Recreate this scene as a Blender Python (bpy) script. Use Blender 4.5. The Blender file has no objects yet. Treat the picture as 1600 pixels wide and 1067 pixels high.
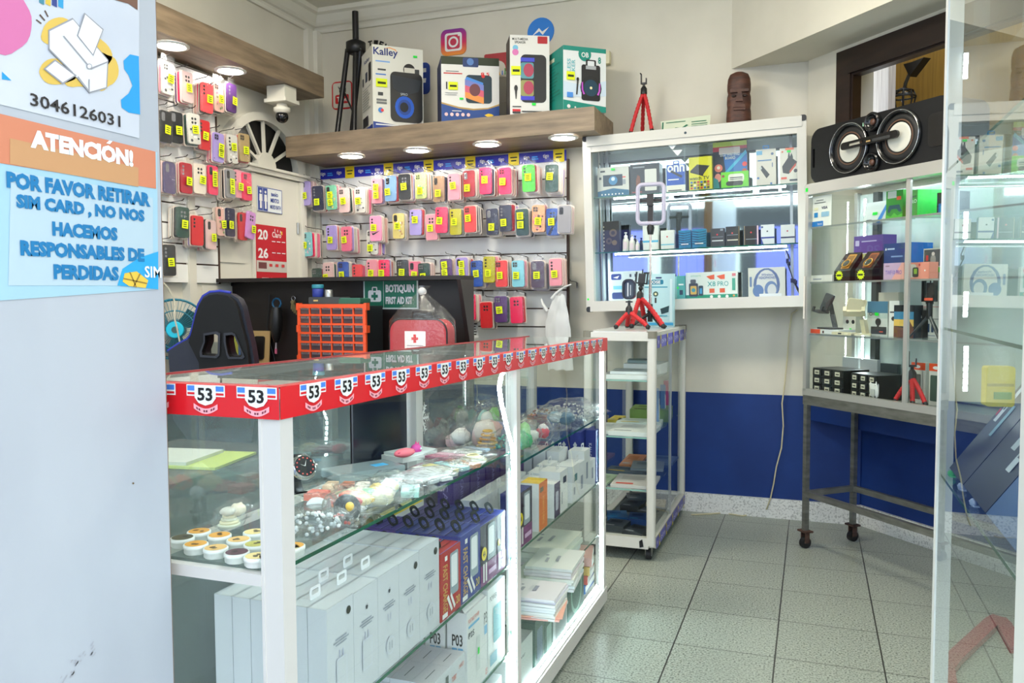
import bpy, math, random
from math import sin, cos, pi, radians as rad
from mathutils import Vector, Matrix, noise
from mathutils.geometry import tessellate_polygon
random.seed(7)
SC = bpy.context.scene
COL = SC.collection
# ---------------------------------------------------------------- camera
CZ = 1.2
YAW, PITCH, ROLL, FPX = rad(-20.0828), rad(3.0587), rad(.23486), 1283.06
c_f = Vector((sin(YAW)*cos(PITCH), cos(YAW)*cos(PITCH), -sin(PITCH)))
c_r0 = Vector((cos(YAW), -sin(YAW), 0)); c_d0 = c_f.cross(c_r0)
c_r = c_r0*cos(ROLL) + c_d0*sin(ROLL); c_d = -c_r0*sin(ROLL) + c_d0*cos(ROLL)
cam = bpy.data.cameras.new('camera'); camo = bpy.data.objects.new('camera', cam); COL.objects.link(camo)
m = Matrix((c_r, -c_d, -c_f)).transposed().to_4x4(); m.translation = (0, 0, CZ)
camo.matrix_world = m
cam.sensor_fit = 'HORIZONTAL'; cam.sensor_width = 36; cam.lens = FPX/1600*36; cam.clip_start = .02
cam.dof.use_dof = False
SC.camera = camo
# ---------------------------------------------------------------- world, exposure
w = bpy.data.worlds.new('world'); SC.world = w; w.use_nodes = True
bg = w.node_tree.nodes['Background']
bg.inputs[0].default_value = (.80, .90, 1.0, 1); bg.inputs[1].default_value = 3.5
SC.view_settings.view_transform = 'Standard'; SC.view_settings.look = 'None'
SC.view_settings.exposure = 0.3; SC.view_settings.gamma = 1; SC.view_settings.use_curve_mapping = False
SC.cycles.transparent_max_bounces = 40; SC.cycles.max_bounces = 10; SC.cycles.sample_clamp_indirect = 6
SC.cycles.caustics_reflective = False; SC.cycles.caustics_refractive = False
LAMP = 3.4      # overall level of all lamps, the added ceiling fill included

def ray(x, y): return c_f + c_r*((x-800)/FPX) + c_d*((y-533.5)/FPX)
CP = Vector((0, 0, CZ))
def onz(x, y, z): v = ray(x, y); return CP + v*((z-CZ)/v.z)
def ony(x, y, Y): v = ray(x, y); return CP + v*(Y/v.y)
def onx(x, y, X): v = ray(x, y); return CP + v*(X/v.x)
def onpl(x, y, P, n): v = ray(x, y); return CP + v*((Vector(P)-CP).dot(n)/v.dot(n))
# ---------------------------------------------------------------- materials
def lin(c): c /= 255; return c/12.92 if c <= .04045 else ((c+.055)/1.055)**2.4
MATS = {}
def newmat(n):
    m = bpy.data.materials.new(n); m.use_nodes = True; return m, m.node_tree.nodes, m.node_tree.links
def K(r, g, b, rough=.5, metal=0.0, spec=.5):
    """a plain surface of an sRGB colour"""
    k = (r, g, b, rough, metal, spec)
    if k in MATS: return MATS[k]
    m, N, L = newmat('surface_%d_%d_%d' % (r, g, b)); p = N['Principled BSDF']
    p.inputs['Base Color'].default_value = (lin(r), lin(g), lin(b), 1)
    p.inputs['Roughness'].default_value = rough; p.inputs['Metallic'].default_value = metal
    p.inputs['Specular IOR Level'].default_value = spec
    MATS[k] = m; return m
def glow(r, g, b, s, name='lamp_light'):
    k = ('e', r, g, b, s)
    if k in MATS: return MATS[k]
    m, N, L = newmat(name); p = N['Principled BSDF']
    p.inputs['Base Color'].default_value = (.8, .8, .8, 1)
    p.inputs['Emission Color'].default_value = (lin(r), lin(g), lin(b), 1); p.inputs['Emission Strength'].default_value = s*LAMP
    MATS[k] = m; return m
def pane_mat(name, tint, mult=1.7, rough=0.0, base=0.0, diffuse=None, dfac=0.0, bump=0.0, bscale=30):
    m, N, L = newmat(name); N.remove(N['Principled BSDF']); out = N['Material Output']
    tr = N.new('ShaderNodeBsdfTransparent'); tr.inputs[0].default_value = (*tint, 1)
    gl = N.new('ShaderNodeBsdfGlossy'); gl.inputs['Roughness'].default_value = rough; gl.inputs['Color'].default_value = (.95, .98, .97, 1)
    fr = N.new('ShaderNodeFresnel'); fr.inputs[0].default_value = 1.45
    ge = N.new('ShaderNodeNewGeometry')
    a = N.new('ShaderNodeMath'); a.operation = 'MULTIPLY_ADD'; a.inputs[1].default_value = mult; a.inputs[2].default_value = base; L.new(fr.outputs[0], a.inputs[0]); a.use_clamp = True
    b = N.new('ShaderNodeMath'); b.operation = 'SUBTRACT'; b.inputs[0].default_value = 1; L.new(ge.outputs['Backfacing'], b.inputs[1])
    c = N.new('ShaderNodeMath'); c.operation = 'MULTIPLY'; L.new(a.outputs[0], c.inputs[0]); L.new(b.outputs[0], c.inputs[1])
    mx = N.new('ShaderNodeMixShader'); L.new(c.outputs[0], mx.inputs[0])
    src = tr
    if dfac:
        df = N.new('ShaderNodeBsdfDiffuse'); df.inputs[0].default_value = (*diffuse, 1)
        m2 = N.new('ShaderNodeMixShader'); m2.inputs[0].default_value = dfac; L.new(tr.outputs[0], m2.inputs[1]); L.new(df.outputs[0], m2.inputs[2]); src = m2
    L.new(src.outputs[0], mx.inputs[1]); L.new(gl.outputs[0], mx.inputs[2]); L.new(mx.outputs[0], out.inputs[0])
    if bump:
        tc = N.new('ShaderNodeTexCoord'); nz = N.new('ShaderNodeTexNoise'); nz.inputs['Scale'].default_value = bscale; nz.inputs['Detail'].default_value = 3
        bp = N.new('ShaderNodeBump'); bp.inputs['Strength'].default_value = bump; bp.inputs['Distance'].default_value = .01
        L.new(tc.outputs['Object'], nz.inputs['Vector']); L.new(nz.outputs[0], bp.inputs['Height'])
        L.new(bp.outputs[0], gl.inputs['Normal']); L.new(bp.outputs[0], fr.inputs['Normal'])
    return m
TOPGLASS = pane_mat('dusty_top_glass', (.95, .975, .965), 1.1, 0.0, 0.0, (.46, .51, .48), .34)
HAZEGLASS = pane_mat('reflection_haze_glass', (.94, .97, .96), 1.7, 0.0, .04, (.46, .54, .52), .16)  # diffuse haze paints in the reflections on the back sliding glass
GLASS = pane_mat('clear_glass', (.965, .985, .975), .85)
SHOWGLASS = pane_mat('showcase_glass', (.96, .98, .97), 1.15)
CASEGLASS = pane_mat('display_door_glass', (.96, .98, .97), .95)
BAG = pane_mat('clear_plastic', (.985, .985, .985), .8, .15, .015, (.9, .9, .9), .02, .5, 60)
BAGW = pane_mat('milky_plastic', (.95, .95, .95), 1.0, .2, .04, (.92, .93, .93), .45, .7, 40)
BLIST = pane_mat('blister_plastic', (.99, .99, .99), .6, .1, .0, (.9, .88, .86), .02)
def textured(name, c1, c2, scale=(1, 1, 1), nscale=5, rough=.6, detail=4, bump=0.0, lo=.35, hi=.65, metal=0.0):
    m, N, L = newmat(name); p = N['Principled BSDF']
    tc = N.new('ShaderNodeTexCoord'); mp = N.new('ShaderNodeMapping'); mp.inputs['Scale'].default_value = scale
    nz = N.new('ShaderNodeTexNoise'); nz.inputs['Scale'].default_value = nscale; nz.inputs['Detail'].default_value = detail
    cr = N.new('ShaderNodeValToRGB'); e = cr.color_ramp.elements
    e[0].position = lo; e[1].position = hi; e[0].color = (*[lin(v) for v in c1], 1); e[1].color = (*[lin(v) for v in c2], 1)
    L.new(tc.outputs['Object'], mp.inputs[0]); L.new(mp.outputs[0], nz.inputs['Vector']); L.new(nz.outputs[0], cr.inputs[0]); L.new(cr.outputs[0], p.inputs['Base Color'])
    p.inputs['Roughness'].default_value = rough; p.inputs['Metallic'].default_value = metal
    if bump:
        bp = N.new('ShaderNodeBump'); bp.inputs['Strength'].default_value = bump; bp.inputs['Distance'].default_value = .01
        L.new(nz.outputs[0], bp.inputs['Height']); L.new(bp.outputs[0], p.inputs['Normal'])
    return m
def ramp_mat(name, stops, axis='X', rough=.4):
    m, N, L = newmat(name); p = N['Principled BSDF']
    tc = N.new('ShaderNodeTexCoord'); se = N.new('ShaderNodeSeparateXYZ'); cr = N.new('ShaderNodeValToRGB'); e = cr.color_ramp.elements
    while len(e) < len(stops): e.new(.5)
    for k, (q, c) in enumerate(stops): e[k].position = q; e[k].color = (*[lin(v) for v in c], 1)
    L.new(tc.outputs['Generated'], se.inputs[0]); L.new(se.outputs[axis], cr.inputs[0]); L.new(cr.outputs[0], p.inputs['Base Color'])
    p.inputs['Roughness'].default_value = rough
    return m
WALLM = textured('painted_wall', (206, 201, 186), (214, 209, 194), (1, 1, 1), 3, .7, 5, .05)
CEILM = textured('painted_ceiling', (214, 210, 196), (220, 216, 203), (1, 1, 1), 2, .8)
BLUEM = textured('blue_wainscot_paint', (1, 44, 112), (2, 50, 122), (1, 1, 1), 4, .65, 4, .04)
BOARDM = textured('white_painted_board', (172, 176, 184), (181, 185, 192), (2, 2, 1), 2.2, .35, 6, .04)
TERR = textured('terrazzo_skirting', (176, 176, 172), (232, 232, 228), (1, 1, 1), 120, .6, 2, 0, .3, .5)
WOODM = textured('grey_oak_laminate', (106, 90, 72), (152, 132, 106), (1.2, 9, 9), 3.2, .45, 6, .02, .3, .7)
WOODY = textured('grey_oak_laminate_lengthwise', (102, 87, 70), (146, 127, 103), (9, 1.2, 9), 3.2, .45, 6, .02, .3, .7)
DARKW = textured('dark_wenge_laminate', (17, 9, 8), (25, 14, 12), (1, 1, 6), 3, .5)
FRAMEW = textured('dark_stained_wood', (30, 20, 17), (44, 30, 25), (1, 1, 5), 4, .35, 5, .1)
MUSTARD = textured('mustard_curtain_wall', (140, 106, 30), (160, 122, 38), (14, 14, .6), 5, .8, 4, .1)
STUCCO = textured('white_combed_stucco', (198, 190, 186), (226, 220, 216), (30, 30, .8), 4, .8, 4, .2)
ALUW = K(236, 236, 232, .4)
ALUS = K(176, 178, 176, .3, .75)
STEEL = textured('bare_steel', (118, 118, 112), (150, 150, 143), (2, 2, 8), 6, .35, 4, 0, .3, .7, .7)
RUST = textured('rusty_iron', (52, 34, 28), (84, 58, 48), (1, 1, 2), 20, .7)
GEDGE = K(24, 92, 70, .15)
BLACK = K(16, 16, 17, .4); DKGREY = K(44, 46, 48, .4); WHITE = K(232, 232, 230, .4); PAPER = K(236, 236, 232, .6)
TAG = K(226, 240, 20, .6); INK = K(40, 46, 20, .7); GREENTAG = K(20, 230, 60, .5)
MIRROR = K(222, 230, 228, .03, 1.0)
CHROME = K(200, 200, 200, .12, 1.0)
RUBRED = K(190, 28, 34, .6)
def floor_mat():
    m, N, L = newmat('terrazzo_floor_tiles'); p = N['Principled BSDF']
    tc = N.new('ShaderNodeTexCoord'); mp = N.new('ShaderNodeMapping'); mp.vector_type = 'POINT'
    T = .3345
    mp.inputs['Scale'].default_value = (1/T, 1/T, 1); mp.inputs['Location'].default_value = (2.29857+40, -7.4055+40, 0)
    L.new(tc.outputs['Object'], mp.inputs[0])
    se = N.new('ShaderNodeSeparateXYZ'); L.new(mp.outputs[0], se.inputs[0])
    def mth(op, a, b=None, **k):
        n = N.new('ShaderNodeMath'); n.operation = op
        for i, q in enumerate((a, b)):
            if q is None: continue
            if isinstance(q, (int, float)): n.inputs[i].default_value = q
            else: L.new(q, n.inputs[i])
        return n.outputs[0]
    def edge(o):
        f = mth('FRACT', o); g = mth('SUBTRACT', 1.0, f); return mth('MINIMUM', f, g)
    ex, ey = edge(se.outputs[0]), edge(se.outputs[1])
    jx = mth('LESS_THAN', ex, .0075); jy = mth('LESS_THAN', ey, .009)
    jy2 = mth('MULTIPLY', jy, .6); j = mth('MAXIMUM', jx, jy2)
    v = N.new('ShaderNodeTexVoronoi'); v.inputs['Scale'].default_value = 230; L.new(tc.outputs['Object'], v.inputs['Vector'])
    nz = N.new('ShaderNodeTexNoise'); nz.inputs['Scale'].default_value = 150; nz.inputs['Detail'].default_value = 2; L.new(tc.outputs['Object'], nz.inputs['Vector'])
    cr = N.new('ShaderNodeValToRGB'); e = cr.color_ramp.elements
    e[0].position = .33; e[0].color = (*[lin(q) for q in (88, 93, 86)], 1); e[1].position = .46; e[1].color = (*[lin(q) for q in (150, 157, 146)], 1)
    e2 = e.new(.72); e2.color = (*[lin(q) for q in (178, 185, 174)], 1)
    L.new(nz.outputs[0], cr.inputs[0])
    fl = N.new('ShaderNodeVectorMath'); fl.operation = 'FLOOR'; L.new(mp.outputs[0], fl.inputs[0])
    wn = N.new('ShaderNodeTexWhiteNoise'); wn.noise_dimensions = '3D'; L.new(fl.outputs[0], wn.inputs['Vector'])
    tv = mth('MULTIPLY', wn.outputs['Value'], .10); tv = mth('ADD', tv, .94)
    mm = N.new('ShaderNodeMix'); mm.data_type = 'RGBA'; mm.blend_type = 'MULTIPLY'; mm.inputs[0].default_value = 1
    L.new(cr.outputs[0], mm.inputs[6]); L.new(tv, mm.inputs[7])
    m2 = N.new('ShaderNodeMix'); m2.data_type = 'RGBA'; L.new(j, m2.inputs[0]); L.new(mm.outputs[2], m2.inputs[6]); m2.inputs[7].default_value = (.045, .045, .04, 1)
    L.new(m2.outputs[2], p.inputs['Base Color'])
    p.inputs['Roughness'].default_value = .32
    return m
FLOORM = floor_mat()
# ---------------------------------------------------------------- mesh building
_tx = {}
def text_shape(s, bold=0.0):
    if (s, bold) in _tx: return _tx[(s, bold)]
    cu = bpy.data.curves.new('writing', 'FONT'); cu.body = s; cu.size = 1; cu.resolution_u = 2; cu.offset = bold
    ob = bpy.data.objects.new('writing', cu); me = bpy.data.meshes.new_from_object(ob)
    vs = [(v.co.x, v.co.y) for v in me.vertices]; fs = [tuple(p.vertices) for p in me.polygons]
    bpy.data.objects.remove(ob); bpy.data.curves.remove(cu); bpy.data.meshes.remove(me)
    x0 = min(v[0] for v in vs); x1 = max(v[0] for v in vs); y0 = min(v[1] for v in vs); y1 = max(v[1] for v in vs)
    vs = [((a-x0)/max(x1-x0, 1e-6), (b-y0)/max(y1-y0, 1e-6)) for a, b in vs]
    _tx[(s, bold)] = (vs, fs, (x1-x0)/max(y1-y0, 1e-6)); return _tx[(s, bold)]
def rrect(x0, x1, z0, z1, r, n=4):
    r = min(r, (x1-x0)/2-1e-5, (z1-z0)/2-1e-5); o = []
    for cx, cz, a0 in ((x1-r, z0+r, -90), (x1-r, z1-r, 0), (x0+r, z1-r, 90), (x0+r, z0+r, 180)):
        for k in range(n+1):
            a = rad(a0+90*k/n); o.append((cx+r*cos(a), cz+r*sin(a)))
    return o
def circ(cx, cz, r, n=20, r2=None, a0=0, a1=360):
    full = abs(a1-a0) >= 359.9; q = n if full else n+1
    return [(cx+r*cos(rad(a0+(a1-a0)*k/n)), cz+(r2 or r)*sin(rad(a0+(a1-a0)*k/n))) for k in range(q)]
class B:
    def __init__(s, M=None): s.v = []; s.f = []; s.mi = []; s.mats = []; s.sm = []; s.M = M or Matrix()
    def add(s, vs, fs, mat, sm=False, M=None):
        T = s.M @ M if M is not None else s.M; o = len(s.v)
        s.v += [T @ Vector(v) for v in vs]
        if mat not in s.mats: s.mats.append(mat)
        i = s.mats.index(mat)
        for f in fs: s.f.append(tuple(o+k for k in f)); s.mi.append(i); s.sm.append(sm)
        return s
    def box(s, x0, x1, y0, y1, z0, z1, mat, M=None, faces=None):
        v = [(x0, y0, z0), (x1, y0, z0), (x1, y1, z0), (x0, y1, z0), (x0, y0, z1), (x1, y0, z1), (x1, y1, z1), (x0, y1, z1)]
        q = dict(bottom=(0, 3, 2, 1), top=(4, 5, 6, 7), front=(0, 1, 5, 4), right=(1, 2, 6, 5), back=(2, 3, 7, 6), left=(3, 0, 4, 7))
        for k, f in q.items():
            s.add(v, [f], (faces or {}).get(k, mat), False, M) if faces else None
        if not faces: s.add(v, list(q.values()), mat, False, M)
        return s
    def prism(s, out, y0, y1, mat, M=None, smooth=False, hole=None, side=None):
        """outline in x,z pushed from y0 (front) to y1"""
        A = sum(out[i][0]*out[(i+1) % len(out)][1]-out[(i+1) % len(out)][0]*out[i][1] for i in range(len(out)))
        if A < 0: out = out[::-1]
        n = len(out)
        v = [(a, y0, b) for a, b in out]+[(a, y1, b) for a, b in out]
        sd = [(i, n+i, n+(i+1) % n, (i+1) % n) for i in range(n)]
        if hole:
            hs = hole if isinstance(hole[0], list) else [hole]
            loops = [[Vector((p, q, 0)) for p, q in L] for L in [out]+hs]
            flat = [q for L in loops for q in L]; N_ = len(flat)
            tri = tessellate_polygon(loops); fr = []
            for t in tri:
                a_, b_, c_ = (flat[i] for i in t)
                fr.append(t if (b_-a_).cross(c_-a_).z > 0 else t[::-1])
            v = [(q.x, y0, q.y) for q in flat]+[(q.x, y1, q.y) for q in flat]
            s.add(v, fr+[tuple(N_+i for i in t[::-1]) for t in fr], mat, False, M)
            o_ = 0
            for L in loops:
                k = len(L); s.add(v, [(o_+i, N_+o_+i, N_+o_+(i+1) % k, o_+(i+1) % k) for i in range(k)], side or mat, smooth, M); o_ += k
        else:
            s.add(v, [tuple(range(n)), tuple(range(2*n-1, n-1, -1))], mat, False, M)
            s.add(v, [(a, b, c, d) for a, b, c, d in sd], side or mat, smooth, M)
        return s
    def plate(s, out, y, mat, M=None):
        A = sum(out[i][0]*out[(i+1) % len(out)][1]-out[(i+1) % len(out)][0]*out[i][1] for i in range(len(out)))
        if A < 0: out = out[::-1]
        return s.add([(a, y, b) for a, b in out], [tuple(range(len(out)))], mat, False, M)
    def text(s, t, x0, z0, x1, z1, y, mat, bold=.0, M=None, shear=0.0):
        if 'Ó' in t or 'Ñ' in t:        # accented capitals: plain letter and a drawn accent
            ch = 'Ó' if 'Ó' in t else 'Ñ'; i = t.index(ch); n = len(t); h = (z1-z0)*.78; t = t.replace('Ó', 'O').replace('Ñ', 'N')
            cx = x0+(x1-x0)*(i+.48)/(n-.3 if ch == 'Ó' else n); w_ = (x1-x0)/n*.3; za = z0+h*1.08; zb = z0+h*1.28
            s.add([(cx-w_, y, za), (cx+w_*.2, y, za), (cx+w_, y, zb), (cx-w_*.0, y, zb)] if ch == 'Ó' else [(cx-w_, y, za), (cx+w_, y, za), (cx+w_, y, za+(zb-za)*.6), (cx-w_, y, za+(zb-za)*.6)], [(0, 1, 2, 3)], mat, False, M)
            z1 = z0+h
        vs, fs, asp = text_shape(t, bold)
        return s.add([(x0+(x1-x0)*a+shear*b*(z1-z0), y, z0+(z1-z0)*b) for a, b in vs], fs, mat, False, M)
    def tube(s, pts, r, mat, n=8, closed=False, sm=True, M=None):
        P = [Vector(p) for p in pts]; c = len(P); R = r if isinstance(r, (list, tuple)) else [r]*c; vs = []; fs = []
        up = None
        for i in range(c):
            a = P[(i-1) % c] if (closed or i) else P[i]; b = P[(i+1) % c] if (closed or i < c-1) else P[i]
            t = (b-a).normalized()
            if up is None: up = Vector((0, 0, 1)) if abs(t.z) < .9 else Vector((1, 0, 0))
            u = (up - t*up.dot(t)); u = u.normalized() if u.length > 1e-5 else t.orthogonal().normalized(); up = u; w_ = t.cross(u)
            for k in range(n): q = 2*pi*k/n; vs.append(tuple(P[i]+(u*cos(q)+w_*sin(q))*R[i]))
        for i in range(c if closed else c-1):
            j = (i+1) % c
            for k in range(n): l = (k+1) % n; fs.append((i*n+k, i*n+l, j*n+l, j*n+k))
        s.add(vs, fs, mat, sm, M)
        if not closed: s.add(vs, [tuple(range(n-1, -1, -1)), tuple(range((c-1)*n, c*n))], mat, False, M)
        return s
    def lathe(s, prof, mat, n=20, M=None, sm=True, at=(0, 0, 0), cap=True):
        c = len(prof); vs = []; fs = []
        for r, z in prof:
            for k in range(n): q = 2*pi*k/n; vs.append((at[0]+r*cos(q), at[1]+r*sin(q), at[2]+z))
        for i in range(c-1):
            for k in range(n): l = (k+1) % n; fs.append((i*n+k, i*n+l, (i+1)*n+l, (i+1)*n+k))
        s.add(vs, fs, mat, sm, M)
        return s.add(vs, [tuple(range(n-1, -1, -1)), tuple(range((c-1)*n, c*n))], mat, False, M) if cap else s
    def bar(s, p0, p1, w_, h, mat, up=(0, 0, 1)):
        """rectangular bar between two points"""
        a, b = Vector(p0), Vector(p1); t = (b-a).normalized(); u = Vector(up); u = (u-t*u.dot(t)); u = u.normalized() if u.length > 1e-4 else t.orthogonal().normalized(); r = t.cross(u)
        v = [tuple(p+r*x+u*z) for p in (a, b) for x, z in ((-w_/2, -h/2), (w_/2, -h/2), (w_/2, h/2), (-w_/2, h/2))]
        return s.add(v, [(0, 3, 2, 1)[::-1], (4, 5, 6, 7)[::-1], (0, 1, 5, 4)[::-1], (1, 2, 6, 5)[::-1], (2, 3, 7, 6)[::-1], (3, 0, 4, 7)[::-1]], mat)
    def blob(s, c, r, mat, nu=14, nv=9, amp=.0, fq=3, seed=0, M=None, flat=None):
        vs = []; fs = []
        for j in range(nv+1):
            th = pi*j/nv
            for i in range(nu):
                ph = 2*pi*i/nu; d = Vector((sin(th)*cos(ph), sin(th)*sin(ph), cos(th)))
                k = 1+amp*noise.noise(d*fq+Vector((seed*3.1, seed*1.7, seed)))
                z = c[2]+d.z*r[2]*k
                if flat is not None: z = max(z, flat)
                vs.append((c[0]+d.x*r[0]*k, c[1]+d.y*r[1]*k, z))
        for j in range(nv):
            for i in range(nu): l = (i+1) % nu; fs.append((j*nu+i, (j+1)*nu+i, (j+1)*nu+l, j*nu+l))
        return s.add(vs, fs, mat, True, M)
    def build(s, name, parent=None, label=None):
        me = bpy.data.meshes.new(name); me.from_pydata([tuple(v) for v in s.v], [], s.f)
        for m_ in s.mats: me.materials.append(m_)
        me.polygons.foreach_set('material_index', s.mi); me.polygons.foreach_set('use_smooth', s.sm)
        me.validate(); me.update()
        o = bpy.data.objects.new(name, me); COL.objects.link(o)
        if parent is not None: o.parent = parent
        if label: o['label'] = label
        return o
def thing(name, label, cat, loc=(0, 0, 0), rz=0.0, group=None, rx=0.0, ry=0.0):
    o = bpy.data.objects.new(name, None); o.empty_display_size = .03; COL.objects.link(o)
    o.location = loc; o.rotation_euler = (rx, ry, rz); o['label'] = label; o['category'] = cat
    if group: o['group'] = group
    return o
def tag(o, label, cat, group=None, kind=None):
    o['label'] = label; o['category'] = cat
    if group: o['group'] = group
    if kind: o['kind'] = kind
    return o
def struct(name, b, label=None):
    o = b.build(name); o['kind'] = 'structure'
    if label: o['label'] = label
    return o
def copy_tree(o, parent=None):
    c = o.copy(); COL.objects.link(c)
    if parent is not None: c.parent = parent
    for ch in list(o.children): copy_tree(ch, c)
    return c
ORD = 'first second third fourth fifth sixth seventh eighth ninth tenth eleventh twelfth thirteenth fourteenth fifteenth sixteenth seventeenth eighteenth nineteenth twentieth'.split()
def draw(b, art, w_, h, x0=0.0, z0=0.0, M=None, e0=.0006, de=.00025):
    """print flat shapes on the front face (y=0, facing -y); coordinates are fractions of width and height"""
    for k, a in enumerate(art):
        y = -e0-de*k; t = a[0]
        X = lambda q: x0+q*w_
        Z = lambda q: z0+q*h
        if t == 'r': b.plate([(X(a[1]), Z(a[2])), (X(a[3]), Z(a[2])), (X(a[3]), Z(a[4])), (X(a[1]), Z(a[4]))], y, a[5], M)
        elif t == 'R': b.plate(rrect(X(a[1]), X(a[3]), Z(a[2]), Z(a[4]), a[6]*w_), y, a[5], M)
        elif t == 'c': b.plate(circ(X(a[1]), Z(a[2]), a[3]*w_, 18), y, a[4], M)
        elif t == 'o': b.plate(circ(X(a[1]), Z(a[2]), a[3]*w_, 18, a[4]*h), y, a[5], M)
        elif t == 'p': b.plate([(X(p), Z(q)) for p, q in a[1]], y, a[2], M)
        elif t == 't': b.text(a[5], X(a[1]), Z(a[2]), X(a[3]), Z(a[4]), y, a[6], a[7] if len(a) > 7 else 0.0, M)
        elif t == 'v':      # writing running upwards
            R_ = Matrix.Translation((X(a[3]), y, Z(a[2]))) @ Matrix.Rotation(-pi/2, 4, 'Y')
            b.text(a[5], 0, 0, (a[4]-a[2])*h, (a[3]-a[1])*w_, 0, a[6], a[7] if len(a) > 7 else 0.0, (M @ R_) if M is not None else R_)
        elif t == 'd':      # writing running downwards
            R_ = Matrix.Translation((X(a[1]), y, Z(a[4]))) @ Matrix.Rotation(pi/2, 4, 'Y')
            b.text(a[5], 0, 0, (a[4]-a[2])*h, (a[3]-a[1])*w_, 0, a[6], a[7] if len(a) > 7 else 0.0, (M @ R_) if M is not None else R_)
def lines(x0, z0, x1, z1, n, mat, jag=.2, sd=1):
    rr = random.Random(sd); o = []; dz = (z1-z0)/n
    for i in range(n): o.append(('r', x0, z1-dz*(i+.65), x1-(x1-x0)*rr.random()*jag, z1-dz*(i+.25), mat))
    return o
def side_frame(which, w_, d, h):
    """matrix taking a front-face drawing to another face of a w x d x h carton (x 0..w, y 0..d)"""
    if which == 'left': return Matrix.Translation((0, d, 0)) @ Matrix.Rotation(-pi/2, 4, 'Z')
    if which == 'right': return Matrix.Translation((w_, 0, 0)) @ Matrix.Rotation(pi/2, 4, 'Z')
    if which == 'top': return Matrix.Translation((0, 0, h)) @ Matrix.Rotation(-pi/2, 4, 'X')
def carton(name, label, cat, loc, rz, w_, d, h, col, art=(), group=None, faces=None, side=None, tab=None, sticker=None, rx=0.0, top=None, ry=0.0):
    """a printed box: front lower edge from x=0 to w at y=0"""
    t = thing(name, label, cat, loc, rz, group, rx, ry)
    b = B(); b.box(0, w_, 0, d, 0, h, col, None, faces); b.build('carton', t)
    if art or side or top:
        b = B()
        if art: draw(b, art, w_, h)
        if side: draw(b, side, d, h, M=side_frame('left', w_, d, h))
        if top: draw(b, top, w_, d, M=side_frame('top', w_, d, h))
        b.build('printed_artwork', t)
    if tab: hang_tab(t, w_, d, h, tab)
    if sticker:
        for (x0, z0, x1, z1, mt) in sticker:
            b = B(); draw(b, [('r', x0, z0, x1, z1, mt)]+([('r', x0+(x1-x0)*.15, z0+(z1-z0)*.35, x1-(x1-x0)*.12, z0+(z1-z0)*.62, INK)] if mt is TAG else []), w_, h, e0=.006); b.build('price_sticker' if mt is TAG else 'green_sticker', t)
    return t
def hang_tab(t, w_, d, h, mat, hole=True):
    b = B(); cx = w_/2; tw = min(.032, w_*.5)
    o = rrect(cx-tw/2, cx+tw/2, h, h+.022, .004, 3)
    b.prism(o, d*.3-.0006, d*.3+.0006, mat, hole=rrect(cx-tw*.34, cx+tw*.34, h+.008, h+.017, .003, 3)); b.build('hang_tab', t)
# ================================================================ the setting
DU, DN = Vector((.661, -.75, 0)).normalized(), Vector((.75, .661, 0)).normalized()
DANG = math.atan2(DU.y, DU.x)
DIAG = Matrix.Translation((-.05, 4.63, 0)) @ Matrix.Rotation(DANG, 4, 'Z')
CEIL = 3.02
b = B(); b.box(-3.3, 4.2, -7.2, 5.2, -.05, 0, FLOORM); struct('floor', b)
b = B(); O_ = [(-3.3, .15), (2.0, .15), (2.0, 2.66), (.16, 4.75), (-3.3, 4.75)]; b.add([(x, y, CEIL) for x, y in O_]+[(x, y, CEIL+.1) for x, y in O_], [(4, 3, 2, 1, 0), (5, 6, 7, 8, 9)]+[(i, (i+1) % 5, 5+(i+1) % 5, 5+i) for i in range(5)], CEILM); struct('ceiling', b)
b = B(); b.box(-3.2, .25, 4.63, 4.75, 0, .67, BLUEM); b.box(-3.2, .25, 4.63, 4.75, .67, CEIL, WALLM); struct('wall_back', b)
b = B(); b.box(-3.17, -3.05, .9, 4.63, 0, CEIL, WALLM); struct('wall_left', b)
b = B(DIAG)
b.box(0.02, 2.7, 0, .23, .55, .67, BLUEM); b.box(0.02, 2.7, 0, .23, .67, 1.75, WALLM)
b.box(0.02, .232, 0, .23, 1.75, CEIL, WALLM); b.box(.232, 1.3, 0, .23, 2.40, CEIL, WALLM); b.box(1.3, 2.7, 0, .23, 1.75, CEIL, WALLM)
b.box(-.1, 2.7, .232, .34, 0, .56, BLUEM); struct('wall_right', b)
b = B(); b.box(1.75, 1.87, .9, 3.3, 0, CEIL, WALLM); struct('wall_side', b)
b = B(DIAG); b.box(-.3, 2.7, -.283, 0.0, 2.425, CEIL, WALLM); struct('trim_1', b)
for nm, M_ in (('trim_2', Matrix.Translation((-3.05, 4.63, 0))), ('trim_3', Matrix.Translation((-3.05, .9, 0)) @ Matrix.Rotation(pi/2, 4, 'Z'))):
    b = B(M_); L_ = 2.9 if nm == 'trim_2' else 3.73
    pr = [(0, 2.895), (-.018, 2.895), (-.022, 2.905), (-.022, 2.915), (-.03, 2.925), (-.045, 2.93), (-.06, 2.945), (-.085, 2.985), (-.105, 2.995), (-.11, 3.02), (0, 3.02)]
    b.add([(0, y, z) for y, z in pr]+[(L_, y, z) for y, z in pr], [(i, (i+1) % 11, 11+(i+1) % 11, 11+i) for i in range(11)]+[tuple(range(10, -1, -1)), tuple(range(11, 22))], CEILM); struct(nm, b)
b = B(); b.box(-3.05, -2.985, 4.575, 4.63, 0, 2.9, CEILM); b.box(-3.05, -3.015, 4.52, 4.58, 0, 2.9, CEILM); struct('trim_4', b)
b = B(); b.box(-3.05, .245, 4.612, 4.63, 0, .105, TERR); struct('baseboard_back', b)
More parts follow.
